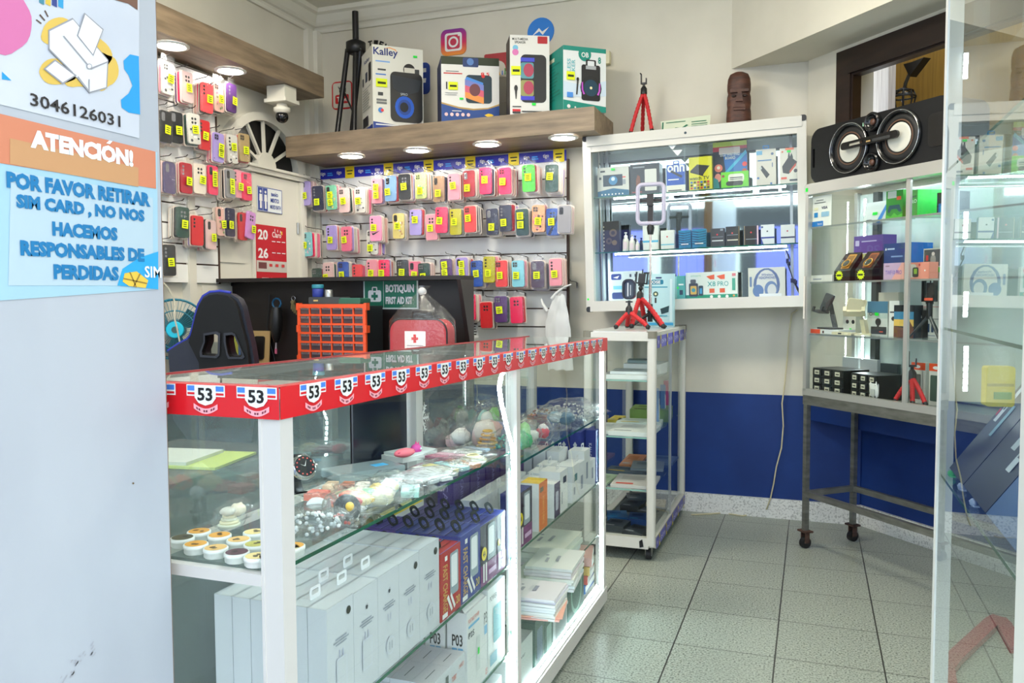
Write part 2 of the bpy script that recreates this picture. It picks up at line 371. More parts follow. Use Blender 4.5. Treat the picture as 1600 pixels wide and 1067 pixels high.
b = B(DIAG); b.box(.17, 2.7, .214, .232, 0, .105, TERR); struct('baseboard_right', b)
# transom window in the slanting wall
b = B(DIAG); b.box(.232, .345, .0-.012, .04, 1.75, 2.405, FRAMEW); b.box(.345, 1.3, -.012, .04, 2.27, 2.405, FRAMEW); b.box(.27, .335, -.022, 0, 1.75, 2.29, FRAMEW); b.box(.32, 1.3, -.028, -.005, 2.28, 2.33, FRAMEW); b.box(1.24, 1.3, 0, .2, 1.75, 2.405, FRAMEW)
struct('window_1', b)
b = B(DIAG); b.box(-.6, .142, .42, .47, 1.3, 3.0, STUCCO); b.box(-.66, -.6, .24, 1.2, 1.3, 3.0, STUCCO); struct('wall_passage', b)
b = B(DIAG); b.box(-.6, 2.6, .75, .80, 1.3, 3.0, MUSTARD); b.box(2.55, 2.6, .3, .75, 1.3, 3.0, MUSTARD); b.box(-.66, 2.6, .75, .8, 2.95, 3.4, CEILM); struct('wall_beyond', b)
# fanlight and panelled door in the left-hand wall
b = B(Matrix.Translation((-3.05, 4.06, 1.965)) @ Matrix.Rotation(pi/2, 4, 'Z'))
R0, R1 = .38, .31
ring = [(R0*cos(rad(a)), R0*sin(rad(a))*.82) for a in range(0, 181, 9)]+[(R1*cos(rad(a)), R1*sin(rad(a))*.86) for a in range(180, -1, -9)]
ring = ring[::-1]
n_ = 21
for i in range(20):
    q = [ring[i], ring[i+1], ring[41-i-1], ring[41-i]]; b.prism(q, -.05, 0, CEILM)
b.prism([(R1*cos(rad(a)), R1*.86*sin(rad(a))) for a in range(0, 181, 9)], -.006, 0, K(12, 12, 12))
for a in (32, 62, 92, 122, 150): b.bar((0, -.03, 0), (.3*cos(rad(a)), -.03, .27*sin(rad(a))), .016, .016, CEILM, (0, 1, 0))
b.prism(circ(0, 0, .085, 16, None, 0, 180), -.05, 0, CEILM)
b.box(-.6, .40, -.055, 0, -.04, 0, CEILM); b.box(-.6, .40, -.075, 0, -.015, 0, CEILM); struct('window_2', b)
b = B(Matrix.Translation((-3.05, 3.45, 0)) @ Matrix.Rotation(pi/2, 4, 'Z'))
b.box(-.05, .0, -.05, 0, 0, 1.92, CEILM); b.box(.94, 1.0, -.05, 0, 0, 1.92, CEILM)
b.box(0, .5, -.022, 0, 0, 1.92, CEILM); b.box(.505, .94, -.03, 0, 0, 1.92, CEILM); b.box(.48, .52, -.036, 0, 0, 1.92, CEILM)
for z0 in (.3, .85, 1.4): b.box(.06, .42, -.03, 0, z0, z0+.42, CEILM)
for z0 in (.9, 1.6): b.tube([(.925, -.034, z0), (.925, -.034, z0+.07)], .009, ALUS, 8)
struct('door_1', b)
# street side: white entrance board, the house opposite (seen in the mirror of the wall cabinet)
b = B(); b.box(-1.0, -.92, -1.6, .985, 0, 3.0, BOARDM, None); b.box(-1.0, -.9215, .985, .988, 0, 3.0, K(122, 98, 78, .8)); struct('wall_entrance', b)
b = B(); LAV = K(112, 116, 214, .5)
b.box(-4, 5, -7.2, -7, 0, .5, K(70, 72, 76)); b.box(-4, 5, -7.2, -7, 2.5, 2.9, K(52, 54, 58))
for k in range(6):
    x = -4+1.5*k; b.box(x, x+.95, -7.2, -7, .5, 2.5, LAV); b.box(x+.95, x+1.2, -7.2, -7, .5, 2.5, K(190, 196, 190)); b.box(x+1.2, x+1.5, -7.2, -7, .5, 2.5, K(60, 62, 66))
struct('wall_opposite', b)
# ---------------------------------------------------------------- unseen ceiling lamps, added to fill the shop with light
def fill_lamp(x, y, label, s):
    t = thing('fill_light', label, 'added fill light', (x, y, CEIL)); b = B(); b.prism(rrect(-.26, .26, -.03, 0, .004), -.26, .26, ALUW); b.build('housing', t)
    b = B(); b.box(-.25, .25, -.25, .25, -.065, -.03, glow(255, 246, 228, s, 'fill_diffuser')); b.build('diffuser', t)
fill_lamp(-1.75, 2.5, 'added square fill light at the ceiling above the chair behind the counter', 12.5)
fill_lamp(.0, 2.75, 'added square fill light at the ceiling above the customer aisle', 8)
# ================================================================ shelves with downlights
SHT = -.0125      # the back shelf hangs slightly out of level
t = thing('wall_shelf', 'thick grey oak shelf on the back wall carrying four loudspeaker cartons', 'shelf', (-2.0, 4.2, 2.055), 0, None, 0, SHT)
b = B(); b.box(-.97, .925, 0, .43, 0, .122, WOODM); b.build('shelf_board', t)
t2 = thing('wall_shelf', 'thick grey oak shelf high on the door wall above hanging phone cases', 'shelf', (-2.77, 1.0, 2.40))
b = B(); b.box(-.28, 0, 0, 3.31, 0, .125, WOODY); b.build('shelf_board', t2)
DLE = glow(255, 250, 242, 11, 'downlight_lens')
def downlight(p, label):
    t = thing('downlight', label, 'downlight', p, 0, 'round downlights under the oak shelves')
    b = B(); b.lathe([(.082, 0), (.082, -.004), (.068, -.008), (.062, -.004), (.062, 0)], ALUW, 24, cap=False); b.build('trim_ring', t)
    b = B(); b.lathe([(.062, -.001), (.062, -.005)], DLE, 24); b.build('lens', t)
for k, (px, py) in enumerate([(549, 242), (652, 233), (761, 221), (880, 211)]):
    p = onz(px, py, 2.05); p.y = 4.31; p.x = ony(px, py, 4.31).x; p.z = 2.053-SHT*(p.x+2.0)
    downlight(p, 'round white downlight under the back wall shelf, %s counted from the door' % ORD[k])
for k, (px, py) in enumerate([(268, 71), (360, 110)]):
    p = onz(px, py, 2.40); downlight(Vector((p.x, p.y, 2.399)), ['round downlight half hidden by the entrance board, under the door-wall shelf', 'round downlight under the door-wall shelf next to the security camera'][k])
# ================================================================ slat walls
GRV = K(70, 50, 40, .6)
def slatwall(M_, w_, zs, label, name='slatwall_panel'):
    t = thing(name, label, 'slat wall', M_.translation, M_.to_euler().z)
    b = B(); z = zs[0]
    for z1 in zs[1:]: b.box(0, w_, -.018, 0, z+.004, z1-.004, ALUW); b.box(0, w_, -.008, 0, z1-.004, z1+.004, GRV); z = z1
    b.build('slatted_board', t)
    b = B(); b.box(w_, w_+.012, -.022, 0, zs[0], zs[-1], GRV); b.build('edge_trim', t); return t
slatwall(Matrix.Translation((-3.0, 4.612, 0)), 1.66, [.92+.1075*k for k in range(11)], 'white slat wall board with brown grooves covering the back wall under the oak shelf')
slatwall(Matrix.Translation((-3.03, 1.3, 0)) @ Matrix.Rotation(pi/2, 4, 'Z'), 2.33, [1.28+.1*k for k in range(12)], 'white slat wall board on the door wall under the high shelf')
# operator banner above the cases
t = thing('banner_strip', 'long blue and yellow brand strip along the top of the back slat wall', 'banner', (-3.0, 4.59, 1.963), 0, None, 0, -.0135)
b = B(); b.prism([(0, 0), (1.66, 0), (1.66, .062), (0, .062)], -.002, 0, K(34, 40, 168, .4)); b.build('strip', t)
for k in range(6):
    x0 = k/6+.01; b = B()
    draw(b, [('t', x0, .3, x0+.022, .75, 'tigo', WHITE, .02), ('r', x0+.031, .5, x0+.052, .62, K(60, 160, 240)), ('r', x0+.031, .3, x0+.055, .42, K(60, 160, 240)),
            ('t', x0+.072, .3, x0+.094, .75, 'tigo', WHITE, .02), ('R', x0+.11, -.08, x0+.15, 1.12, K(240, 214, 30), .004), ('r', x0+.117, .6, x0+.143, .72, INK), ('r', x0+.12, .3, x0+.14, .42, INK)], 1.66, .062, e0=.003); b.build('logo_print', t)
# ================================================================ phone cases
CLEAR = 'clear'
PAL = dict(lav=(168, 150, 214), navy=(28, 34, 66), teal=(120, 196, 160), clrpink=(224, 190, 186), marble=(214, 210, 200), pink=(232, 150, 164), lblue=(130, 172, 214), black=(30, 31, 34), lime=(196, 214, 130),
    brown=(160, 124, 92), dred=(170, 24, 42), hot=(240, 36, 92), green=(70, 190, 40), dgreen=(22, 62, 52), aqua=(130, 200, 206), rose=(234, 112, 142), swoosh=(240, 150, 186), yel=(226, 206, 120), olive=(190, 182, 30),
    blue=(22, 78, 170), coral=(240, 74, 80), sky=(130, 204, 220), mauve=(82, 64, 84), orange=(222, 160, 110), red=(206, 26, 36), purple=(84, 40, 110), cream=(222, 208, 190), grey=(150, 148, 150), lilac=(206, 140, 210), peach=(226, 180, 164), slate=(80, 70, 110), gold=(176, 150, 100), teal2=(44, 110, 140))
NAMES = dict(lav='lavender', navy='navy', teal='mint patterned', clrpink='clear pink-edged', marble='marbled white', pink='pink', lblue='light blue', black='black', lime='lime patterned', brown='brown clear', dred='dark red', hot='hot pink', green='bright green',
    dgreen='dark green', aqua='aqua clear', rose='rose pink', swoosh='pink swoosh', yel='yellow patterned', olive='olive yellow', blue='blue', coral='coral red', sky='sky blue', mauve='dark mauve', orange='orange floral', red='red', purple='purple', cream='cream', grey='grey', lilac='lilac', peach='peach floral', slate='grey purple', gold='gold clear', teal2='teal blue')
CW, CH, CD = .074, .15, .011
_shell = {}
def shell_mesh(ck, camk):
    key = (ck, camk)
    if key in _shell: return _shell[key]
    c = K(*PAL[ck], .35); b = B()
    b.prism(rrect(-CW/2, CW/2, 0, CH, .012, 4), 0, CD, c, None, True)
    dk = K(*[int(v*.72) for v in PAL[ck]], .3)
    hole = K(20, 20, 22, .3) if sum(PAL[ck]) > 260 else K(120, 120, 124, .3)
    if camk == 0:       # three lenses in a column
        for k in range(3): b.plate(circ(-CW/2+.016, CH-.02-.018*k, .0065, 10), -.0006, hole)
    elif camk == 1:     # square island
        b.plate(rrect(-CW/2+.006, -CW/2+.036, CH-.038, CH-.008, .007, 3), -.0006, dk)
        for p, q in ((.013, .016), (.027, .016), (.013, .03), (.027, .03)): b.plate(circ(-CW/2+p, CH-q, .0052, 9), -.0009, hole)
    elif camk == 2:     # open rounded window
        b.plate(rrect(-CW/2+.007, -CW/2+.03, CH-.05, CH-.009, .008, 3), -.0006, hole)
    else:               # four rings near the middle
        for p, q in ((-.009, .026), (.009, .026), (-.009, .045), (.009, .045)): b.plate(circ(p, CH-q, .0065, 10), -.0006, hole)
    if ck in ('teal', 'lime', 'yel', 'orange', 'peach', 'marble', 'aqua'):
        rr = random.Random(ck); cc = dict(teal=[(226, 200, 120), (70, 150, 120)], lime=[(90, 180, 140), (240, 240, 200)], yel=[(240, 240, 230), (200, 150, 90)], orange=[(90, 60, 50), (230, 120, 130)], peach=[(232, 120, 150), (120, 140, 90)], marble=[(70, 70, 74), (240, 240, 236)], aqua=[(240, 180, 200), (240, 240, 240)])[ck]
        for k in range(14): b.plate(circ(rr.uniform(-.027, .027), rr.uniform(.014, CH-.05), rr.uniform(.003, .008), 8), -.0012-.0001*k, K(*cc[k % 2], .4))
    if ck == 'swoosh':
        b.plate([(-.026, .052), (-.02, .036), (-.01, .038), (.03, .062), (-.008, .048), (-.018, .046)], -.001, BLACK)
    if ck == 'blue' and camk == 3:
        b.plate([(-.03, .004), (-.012, .004), (.03, .09), (.03, .12)], -.001, K(16, 30, 70))
    o = b.build('case_shell'); _shell[key] = o.data; bpy.data.objects.remove(o); return o_data(key)
def o_data(key): return _shell[key]
def once(fn):
    c = {}
    def g(*a):
        if a not in c:
            o = fn(*a); c[a] = o.data; bpy.data.objects.remove(o)
        return c[a]
    return g
@once
def blister_mesh(k):
    b = B(); b.prism(rrect(-CW/2-.007, CW/2+.007, -.009, CH+.007, .008, 2), -.0022, CD+.003, BLIST)
    b.prism(rrect(-CW/2-.0045, CW/2+.0045, -.006, CH+.0045, .01, 3), CD+.0005, CD+.0022, K(228, 214, 200, .5)); b.prism([(-.03, CH+.007), (.03, CH+.007), (.024, CH+.03), (-.024, CH+.03)], CD*.5-.0005, CD*.5+.0005, BLIST); return b.build('bag')
@once
def bag_mesh(k):
    b = B(); rr = random.Random(k); n = 7; vs = []; fs = []; H = CH+.04
    for side in (0, 1):
        for j in range(n):
            for i in range(5):
                u, v = i/4-.5, j/(n-1); bulge = (1-(2*u)**4)*min(1, 3*v+.3)*min(1, 3.5*(1-v)+.05)
                vs.append((u*(CW+.018)*(1-.1*(v > .9)), (-.006 if side == 0 else CD+.004)*bulge+CD/2*(1-bulge)+rr.uniform(-.002, .002)-(.003 if side == 0 else 0), -.012+v*(H+.01)))
    for s in (0, 1):
        for j in range(n-1):
            for i in range(4):
                a = s*n*5+j*5+i; f = (a, a+1, a+6, a+5); fs.append(f if s == 0 else f[::-1])
    b.add(vs, fs, BAG, True); return b.build('bag')
@once
def sticker_mesh(k):
    b = B(); b.box(-.0185, .0185, -.0004, 0, -.0205, .0205, TAG)
    rr = random.Random(k)
    for q, z in enumerate((.009, -.001, -.011)): b.plate([(-.012, z-.002), (.012-rr.random()*.008, z-.002), (.012-rr.random()*.006, z+.002), (-.012, z+.002)], -.0012, INK)
    return b.build('sticker')
def child(name, data, par, loc=(0, 0, 0), rot=(0, 0, 0)):
    o = bpy.data.objects.new(name, data); COL.objects.link(o); o.parent = par; o.location = loc; o.rotation_euler = rot; return o
HOOKN = [0]
def hook(base, rz, length, label):
    h = thing('display_hook', label, 'display hook', base, rz, 'wire hooks on the slat walls')
    child('wire', hook_mesh(round(length, 3)), h)
@once
def hook_mesh(L):
    b = B(); b.tube([(0, -.002, -.01), (0, -.006, .012), (0, -.02, .016), (0, -L, .02), (0, -L-.012, .028)], .0022, K(60, 54, 52, .35, .7), 6); b.box(-.006, .006, -.003, 0, -.02, .012, K(150, 148, 146, .35, .6)); return b.build('wire')
def hung_cases(front, rz, ck, camk, tags, behind, wallname, row, order, fromwhat, swap=None, tilt=0.0, bagged=True, desc=None, step=.0155, wall_d=.16):
    """one hook: the front case with all its parts, and the cases hanging behind it"""
    where = '%s from %s, %s %s row' % (ORD[order], fromwhat, wallname, row)
    d = desc or NAMES[ck]
    ntag = {0: '', 1: ', yellow tag', 2: ', two yellow tags'}[len(tags)]
    R = Matrix.Rotation(rz, 3, 'Z'); base = Vector(front)
    grp = 'phone cases hanging in the %s row of the %s' % (row, wallname.replace("'s", ''))
    t = thing('phone_case', ('%s phone case%s, %s' % (d, ntag, where)), 'phone case', base, rz, grp, 0, tilt)
    child('case_shell', shell_mesh(ck, camk), t)
    child('clear_bag', bag_mesh((HOOKN[0] % 4)+1) if bagged else blister_mesh(0), t)
    for (tx, tz) in tags: child('price_sticker', sticker_mesh(HOOKN[0] % 5), t, (tx, -.0115, tz), (0, rad(random.uniform(-6, 6)), 0))
    rr = random.Random(HOOKN[0]*13+5); keys = [k for k in PAL]
    for k in range(behind):
        c2 = rr.choice(['pink', 'cream', 'grey', 'lav', 'hot', 'black', 'navy', 'peach', 'clrpink', 'marble', 'rose', 'dred', 'cream', 'dgreen', 'purple', 'red'])
        off = R @ Vector((rr.uniform(-.003, .010)*(1+.35*k), step*(k+1)+.004, rr.uniform(-.006, .003)-.002*k))
        u = thing('phone_case', '%s case, %s behind front, hook %s' % (NAMES[c2], ORD[k], where), 'phone case', base+off, rz, grp, 0, tilt+rad(rr.uniform(-2, 2)))
        child('case_shell', shell_mesh(c2, (HOOKN[0]+k) % 4), u); child('clear_bag', blister_mesh(0), u)
    L = wall_d
    hb = base + R @ Vector((0, wall_d, CH+.012)); hook(hb, rz, L, 'dark wire hook holding the cases %s' % where)
    HOOKN[0] += 1
# back wall: centre pixels, colour, camera kind, stickers (x offset, height), cases behind
def zz(x, y): return 460+x*.28125, 220+y*.28125
ROWS = dict(top=[(62, 292, 'lav', 1, [(0, .06)], 3), (130, 318, 'navy', 0, [(0, .05)], 2), (205, 315, 'teal', 2, [(0, .09), (0, .045)], 3), (277, 330, 'clrpink', 1, [(0, .07)], 3), (365, 330, 'marble', 1, [(-.01, .07)], 4),
    (458, 278, 'pink', 0, [(0, .095), (0, .048)], 3), (532, 265, 'lblue', 2, [(-.014, .055)], 3), (612, 255, 'black', 3, [(0, .075)], 4), (702, 250, 'lime', 1, [(0, .045)], 4), (802, 268, 'brown', 2, [(0, .05)], 3), (885, 255, 'pink', 0, [(0, .08)], 3),
    (970, 238, 'dred', 2, [(-.006, .05)], 3), (1062, 222, 'hot', 0, [(0, .08)], 4), (1170, 222, 'hot', 1, [(-.01, .07)], 4), (1302, 208, 'green', 0, [(0, .08)], 5), (1428, 208, 'dgreen', 3, [(-.008, .085)], 5)],
 second=[(70, 575, 'aqua', 1, [(-.01, .07)], 4), (205, 538, 'lav', 0, [(0, .06)], 2), (288, 545, 'rose', 3, [(-.008, .07)], 4), (432, 563, 'marble', 1, [(-.01, .04)], 3), (452, 487, 'swoosh', 0, [(-.008, .08)], 5), (578, 473, 'yel', 2, [(-.002, .075)], 2),
    (672, 453, 'lav', 0, [(0, .09)], 1), (763, 480, 'pink', 3, [(-.004, .07)], 1), (815, 440, 'hot', 0, [(-.008, .07)], 2), (896, 450, 'olive', 0, [(-.004, .075)], 2), (975, 435, 'coral', 1, [(-.006, .08)], 4), (1100, 450, 'navy', 2, [(0, .045)], 4), (1172, 430, 'navy', 0, [(-.006, .05)], 3),
    (1267, 452, 'dgreen', 3, [(-.008, .11), (-.008, .06)], 4), (1355, 432, 'orange', 1, [(0, .06)], 4), (1435, 450, 'blue', 3, [(-.004, .075)], 4), (1500, 435, 'grey', 2, [], 2)],
 third=[(125, 775, 'dgreen', 1, [], 3), (187, 745, 'clrpink', 3, [(-.01, .06)], 2), (270, 740, 'blue', 1, [(-.004, .07)], 3), (350, 755, 'coral', 0, [], 2), (430, 730, 'pink', 0, [(0, .07)], 2), (496, 730, 'hot', 3, [(-.01, .07)], 3), (602, 730, 'black', 1, [(0, .075)], 4), (668, 740, 'rose', 2, [(0, .07)], 2), (720, 750, 'dgreen', 1, [(0, .07)], 3),
    (845, 727, 'purple', 2, [(-.006, .115), (-.006, .07)], 4), (930, 720, 'lav', 2, [(.006, .11), (.006, .065)], 3), (1015, 738, 'blue', 1, [(0, .075)], 3), (1080, 715, 'olive', 0, [(0, .055)], 2), (1150, 738, 'coral', 1, [(-.004, .065)], 3), (1244, 738, 'sky', 1, [(-.008, .065)], 4), (1352, 742, 'mauve', 2, [(-.004, .07)], 4), (1452, 730, 'pink', 0, [(-.002, .065)], 4)],
 lowest=[(975, 925, 'hot', 0, [(-.004, .065)], 3), (1067, 968, 'red', 3, [], 2), (1147, 935, 'purple', 1, [(-.006, .07)], 2), (1236, 940, 'hot', 3, [], 2)])
for row, L_ in ROWS.items():
    L_ = sorted(L_, key=lambda q: q[0])
    for k, (x, y, ck, ca, tg, bh) in enumerate(L_):
        px, py = zz(x, y); c = ony(px, py, 4.42 + (.012 if k % 2 else 0))
        hung_cases((c.x, c.y, c.z-CH/2), rad(random.uniform(-7, 7)) if k else rad(-8), ck, ca, tg, bh, "back wall's", row, k, 'the door', tilt=rad(random.uniform(-1.5, 1.5))+SHT, bagged=(k % 3 != 1), wall_d=.155,
                   desc={('lowest', 1): 'plain red'}.get((row, k)))
# small black price card under the cases, and the words on the mauve case
t = thing('hanging_card', 'small black and yellow card hanging under the lowest cases beside the desk', 'card', ony(741, 528, 4.5)); b = B()
b.prism(rrect(-.026, .026, 0, .13, .004), 0, .001, WHITE); b.build('card_sheet', t); b = B(); draw(b, [('R', .08, .8, .92, .95, BLACK, .06), ('r', .2, .84, .8, .91, K(230, 190, 40))]+lines(.12, .1, .9, .7, 5, BLACK, .3), .052, .13, -.026); b.build('printed_words', t)
# door wall
def z2(x, y): return 240+x*.2249, y*.2249
def z3(x, y): return 240+x*.21563, 220+y*.21563
LROWS = dict(top=[(*z2(100, 545), 'marble', 1, [(.006, .075)], 3), (*z2(238, 605), 'clrpink', 3, [(0, .07)], 3), (*z2(372, 680), 'coral', 0, [(.008, .07)], 4), (*z2(455, 675), 'peach', 1, [(.006, .065)], 3), (*z2(543, 680), 'purple', 0, [(.01, .06)], 3)],
 second=[(*z2(85, 880), 'black', 2, [(.0, .06)], 3), (*z2(162, 885), 'black', 2, [(.004, .06)], 3), (*z2(285, 895), 'marble', 3, [(.0, .07)], 3), (*z2(352, 938), 'red', 0, [(.0, .07)], 1), (*z3(470, 48), 'lav', 1, [(.008, .075), (.008, .045)], 4), (*z3(575, 60), 'marble', 0, [(0, .085)], 3), (*z3(662, 50), 'gold', 1, [(0, .06)], 2)],
 third=[(*z3(118, 268), 'slate', 2, [], 3), (*z3(238, 270), 'dred', 0, [(.008, .06)], 4), (*z3(335, 275), 'cream', 3, [(.01, .07)], 2), (*z3(432, 285), 'hot', 2, [(0, .1), (0, .062)], 3), (*z3(560, 310), 'grey', 2, [(0, .08), (0, .04)], 3), (*z3(615, 312), 'pink', 0, [(.008, .06)], 1), (*z3(682, 332), 'hot', 1, [(0, .055)], 1)],
 fourth=[(*z3(212, 590), 'dgreen', 3, [(.002, .065)], 3), (*z3(318, 650), 'red', 0, [], 3), (*z3(420, 680), 'clrpink', 2, [(.006, .06)], 3), (*z3(498, 585), 'peach', 2, [(.004, .06)], 1), (*z3(560, 590), 'navy', 0, [(-.01, .06)], 3), (*z3(650, 620), 'red', 2, [], 2), (*z3(698, 610), 'lilac', 3, [(.012, .055)], 2)],
 lowest=[(*z3(118, 865), 'black', 0, [(0, .065)], 2)])
for row, L_ in LROWS.items():
    for k, (px, py, ck, ca, tg, bh) in enumerate(L_):
        c = onx(px, py, -2.93-(.012 if k % 2 else 0))
        hung_cases((c.x, c.y, c.z-CH/2), rad(90+random.uniform(-10, 4)), ck, ca, tg, bh, "door wall's", row, k, 'the street', tilt=rad(random.uniform(-2, 2)) + (rad(7) if (row, k) == ('fourth', 6) else 0), bagged=(k % 3 != 1), step=.0145, wall_d=.1)
# ================================================================ cartons on the back shelf
def shz(x): return 2.177+.0125*(x+2.0)
NAVYP = K(34, 60, 140); LBP = K(70, 140, 220); GRN = K(16, 138, 122); 
def shelf_pos(px, py, Y): p = ony(px, py, Y); return Vector((p.x, Y, shz(p.x)))
# cream carton with a black loudspeaker
CREAM = K(226, 224, 212, .5)
spk = [('R', .34, .10, .98, .70, BLACK, .10), ('p', [(.36, .66), (.96, .62), (.90, .48), (.62, .42), (.40, .50)], K(34, 40, 48)), ('o', .62, .28, .19, .135, K(24, 90, 200)), ('o', .62, .28, .13, .095, K(30, 70, 150)), ('o', .61, .28, .085, .06, K(20, 24, 32)), ('t', .54, .42, .68, .45, 'SPRO', K(190, 196, 200))]
art = [('t', .02, .855, .50, .97, 'Kalley', K(36, 52, 120), .02), ('p', [(.22, .965), (.34, .985), (.46, .965), (.48, .93), (.44, .955), (.34, .972)], K(236, 160, 90)), ('r', .06, .80, .34, .815, K(120, 170, 230)), ('r', .1, .70, .26, .72, DKGREY), ('r', .06, .645, .26, .66, K(60, 120, 200)), ('r', .1, .40, .2, .44, DKGREY), ('r', .07, .335, .27, .36, K(110, 112, 110)), ('r', .07, .30, .27, .325, K(110, 112, 110)),
       ('c', .15, .225, .05, K(60, 130, 200)), ('c', .18, .225, .03, K(230, 60, 60)), ('c', .72, .735, .12, K(30, 26, 26)), ('r', .62, .70, .84, .76, K(214, 210, 196)), ('r', .83, .66, .92, .75, DKGREY), ('p', [(0, 0), (1, 0), (1, .02), (.86, .045), (.4, .062), (0, .085)], NAVYP), ('r', .05, .045, .5, .06, WHITE)]+spk
side = [('t', .25, .84, .75, .90, 'Kalley', K(36, 52, 120), .02), ('R', .64, .6, .88, .82, BLACK, .05), ('R', .35, .62, .55, .74, K(60, 70, 90), .03), ('R', .08, .6, .2, .70, DKGREY, .02)]+lines(.1, .27, .86, .56, 9, K(170, 170, 164), .4)+[('r', .12, .08, .6, .2, K(40, 40, 42)), ('r', 0, 0, 1, .055, NAVYP)]
p = shelf_pos(583, 193, 4.205)
carton('speaker_carton', 'white and blue carton printed with a black party speaker, beside the black stand', 'speaker box', p, rad(43), .30, .27, .475, CREAM, art, 'speaker cartons on the oak shelf', side=side, sticker=[(.06, .50, .28, .60, TAG), (.80, .89, .88, .915, GREENTAG)])
art = [('r', 0, .88, 1, 1, K(44, 54, 26)), ('R', .37, .85, .64, .99, K(40, 60, 110), .02), ('c', .5, .93, .06, K(90, 130, 190)), ('r', .04, .735, .36, .752, K(200, 40, 40)), ('r', .08, .77, .3, .78, DKGREY), ('t', .68, .725, .83, .775, '8.5', K(220, 40, 36), .02), ('p', [(0, 0), (1, 0), (1, .30), (.8, .235), (.55, .215), (.3, .235), (0, .30)], K(186, 150, 80)), ('p', [(0, 0), (1, 0), (1, .275), (.8, .215), (.55, .19), (.3, .21), (0, .275)], K(28, 70, 140)),
       ('R', .42, .30, .87, .73, K(24, 50, 62), .06), ('p', [(.405, .66), (.72, .58), (.72, .615), (.44, .70)], LBP), ('p', [(.405, .57), (.73, .49), (.73, .58), (.405, .66)], K(120, 130, 200)), ('p', [(.405, .47), (.73, .39), (.73, .49), (.405, .57)], K(222, 96, 120)), ('p', [(.405, .38), (.73, .29), (.73, .39), (.405, .47)], K(238, 150, 70)), ('o', .575, .50, .095, .095, K(112, 60, 66)), ('c', .72, .715, .03, K(220, 40, 40)),
       ('r', .08, .5, .1, .61, BLACK), ('r', .06, .44, .28, .45, K(170, 170, 170)), ('r', .06, .41, .26, .42, K(170, 170, 170)), ('p', [(.74, .12), (.8, .145), (.86, .14), (.9, .12), (.86, .1), (.8, .09)], K(240, 200, 40))]+[('c', .08+.095*k, .115, .03, K(240, 200, 200)) for k in range(5)]+[('r', .18, .165, .34, .175, WHITE)]
p = shelf_pos(690, 188, 4.21)
carton('speaker_carton', 'white carton with blue wave and a sunset coloured cube speaker below the camera logo', 'speaker box', p, rad(30), .325, .26, .36, K(230, 228, 222), art, 'speaker cartons on the oak shelf', faces=dict(left=K(40, 46, 84), top=K(30, 34, 24)), sticker=[(.12, .49, .28, .61, TAG), (.31, .345, .375, .375, GREENTAG)])
art = [('t', .06, .935, .46, .965, 'MULTI-MEDIA', BLACK, .02), ('t', .12, .895, .4, .925, 'SPEAKER', BLACK, .02), ('R', .70, .90, .95, .99, K(178, 20, 34), .02), ('c', .14, .84, .07, K(120, 190, 220)), ('c', .14, .785, .08, K(220, 120, 180)), ('R', .27, .16, .92, .76, K(24, 25, 28), .12), ('R', .27, .46, .60, .66, K(90, 150, 160), .05), ('R', .27, .24, .60, .44, K(150, 150, 90), .05), ('r', .27, .67, .62, .72, K(60, 70, 200)), ('r', .27, .19, .62, .24, K(60, 60, 200)),
       ('o', .47, .565, .13, .085, K(176, 62, 88)), ('o', .47, .345, .13, .085, K(176, 62, 88)), ('o', .15, .335, .045, .04, BLACK), ('p', [(.12, .32), (.18, .32), (.16, .2), (.14, .2)], BLACK), ('r', .06, .045, .26, .075, K(200, 30, 40)), ('r', .06, .02, .26, .043, DKGREY), ('r', .3, .04, .8, .055, DKGREY), ('r', .06, .10, .28, .112, DKGREY)]
p = shelf_pos(797, 178, 4.21)
carton('speaker_carton', 'tall narrow white carton printed with a two-cone black speaker below the blue messenger logo', 'speaker box', p, rad(27), .215, .17, .425, K(228, 226, 220), art, 'speaker cartons on the oak shelf', faces=dict(left=K(58, 52, 46), top=K(50, 46, 42)), sticker=[(.03, .5, .27, .61, TAG), (.55, .125, .65, .155, GREENTAG)])
art = [('r', 0, .93, 1, 1, GRN), ('c', .5, .89, .15, GRN), ('t', .42, .84, .59, .92, 'OB', WHITE, .02), ('t', .81, .76, .88, .865, '8', GRN, .03), ('v', .09, .54, .17, .80, 'ELESS', K(90, 180, 190), .01), ('v', .19, .54, .27, .79, 'AKER', K(90, 180, 190), .01), ('p', [(0, .2), (1, .26), (1, .5), (.5, .4), (0, .45)], K(206, 222, 236)), ('p', [(0, 0), (1, 0), (1, .09), (0, .16)], GRN), ('R', .42, .17, .86, .73, K(30, 31, 34), .05), ('R', .52, .70, .76, .81, K(30, 31, 34), .03), ('R', .56, .71, .72, .79, K(224, 228, 230), .02), ('r', .52, .66, .76, .715, K(170, 174, 178)), ('o', .64, .37, .25, .19, K(22, 24, 27)), ('o', .64, .37, .17, .13, K(20, 60, 80)), ('p', [(.42, .44), (.45, .46), (.46, .33), (.5, .27), (.46, .26), (.42, .34)], K(190, 80, 200)), ('p', [(.86, .44), (.83, .46), (.82, .33), (.78, .27), (.82, .26), (.86, .34)], K(200, 90, 200)), ('c', .64, .37, .03, K(240, 230, 180)),
       ('o', .33, .49, .03, .03, BLACK), ('p', [(.31, .47), (.35, .47), (.32, .25), (.29, .25)], DKGREY), ('R', .08, .2, .22, .28, LBP, .01), ('c', .12, .06, .04, WHITE), ('c', .27, .05, .02, WHITE), ('c', .42, .04, .02, WHITE), ('c', .56, .04, .02, WHITE)]
side = [('r', .1, .84, .5, .9, K(220, 220, 190))]+lines(.1, .2, .86, .8, 11, K(20, 112, 98), .5)
p = shelf_pos(880, 168, 4.21)
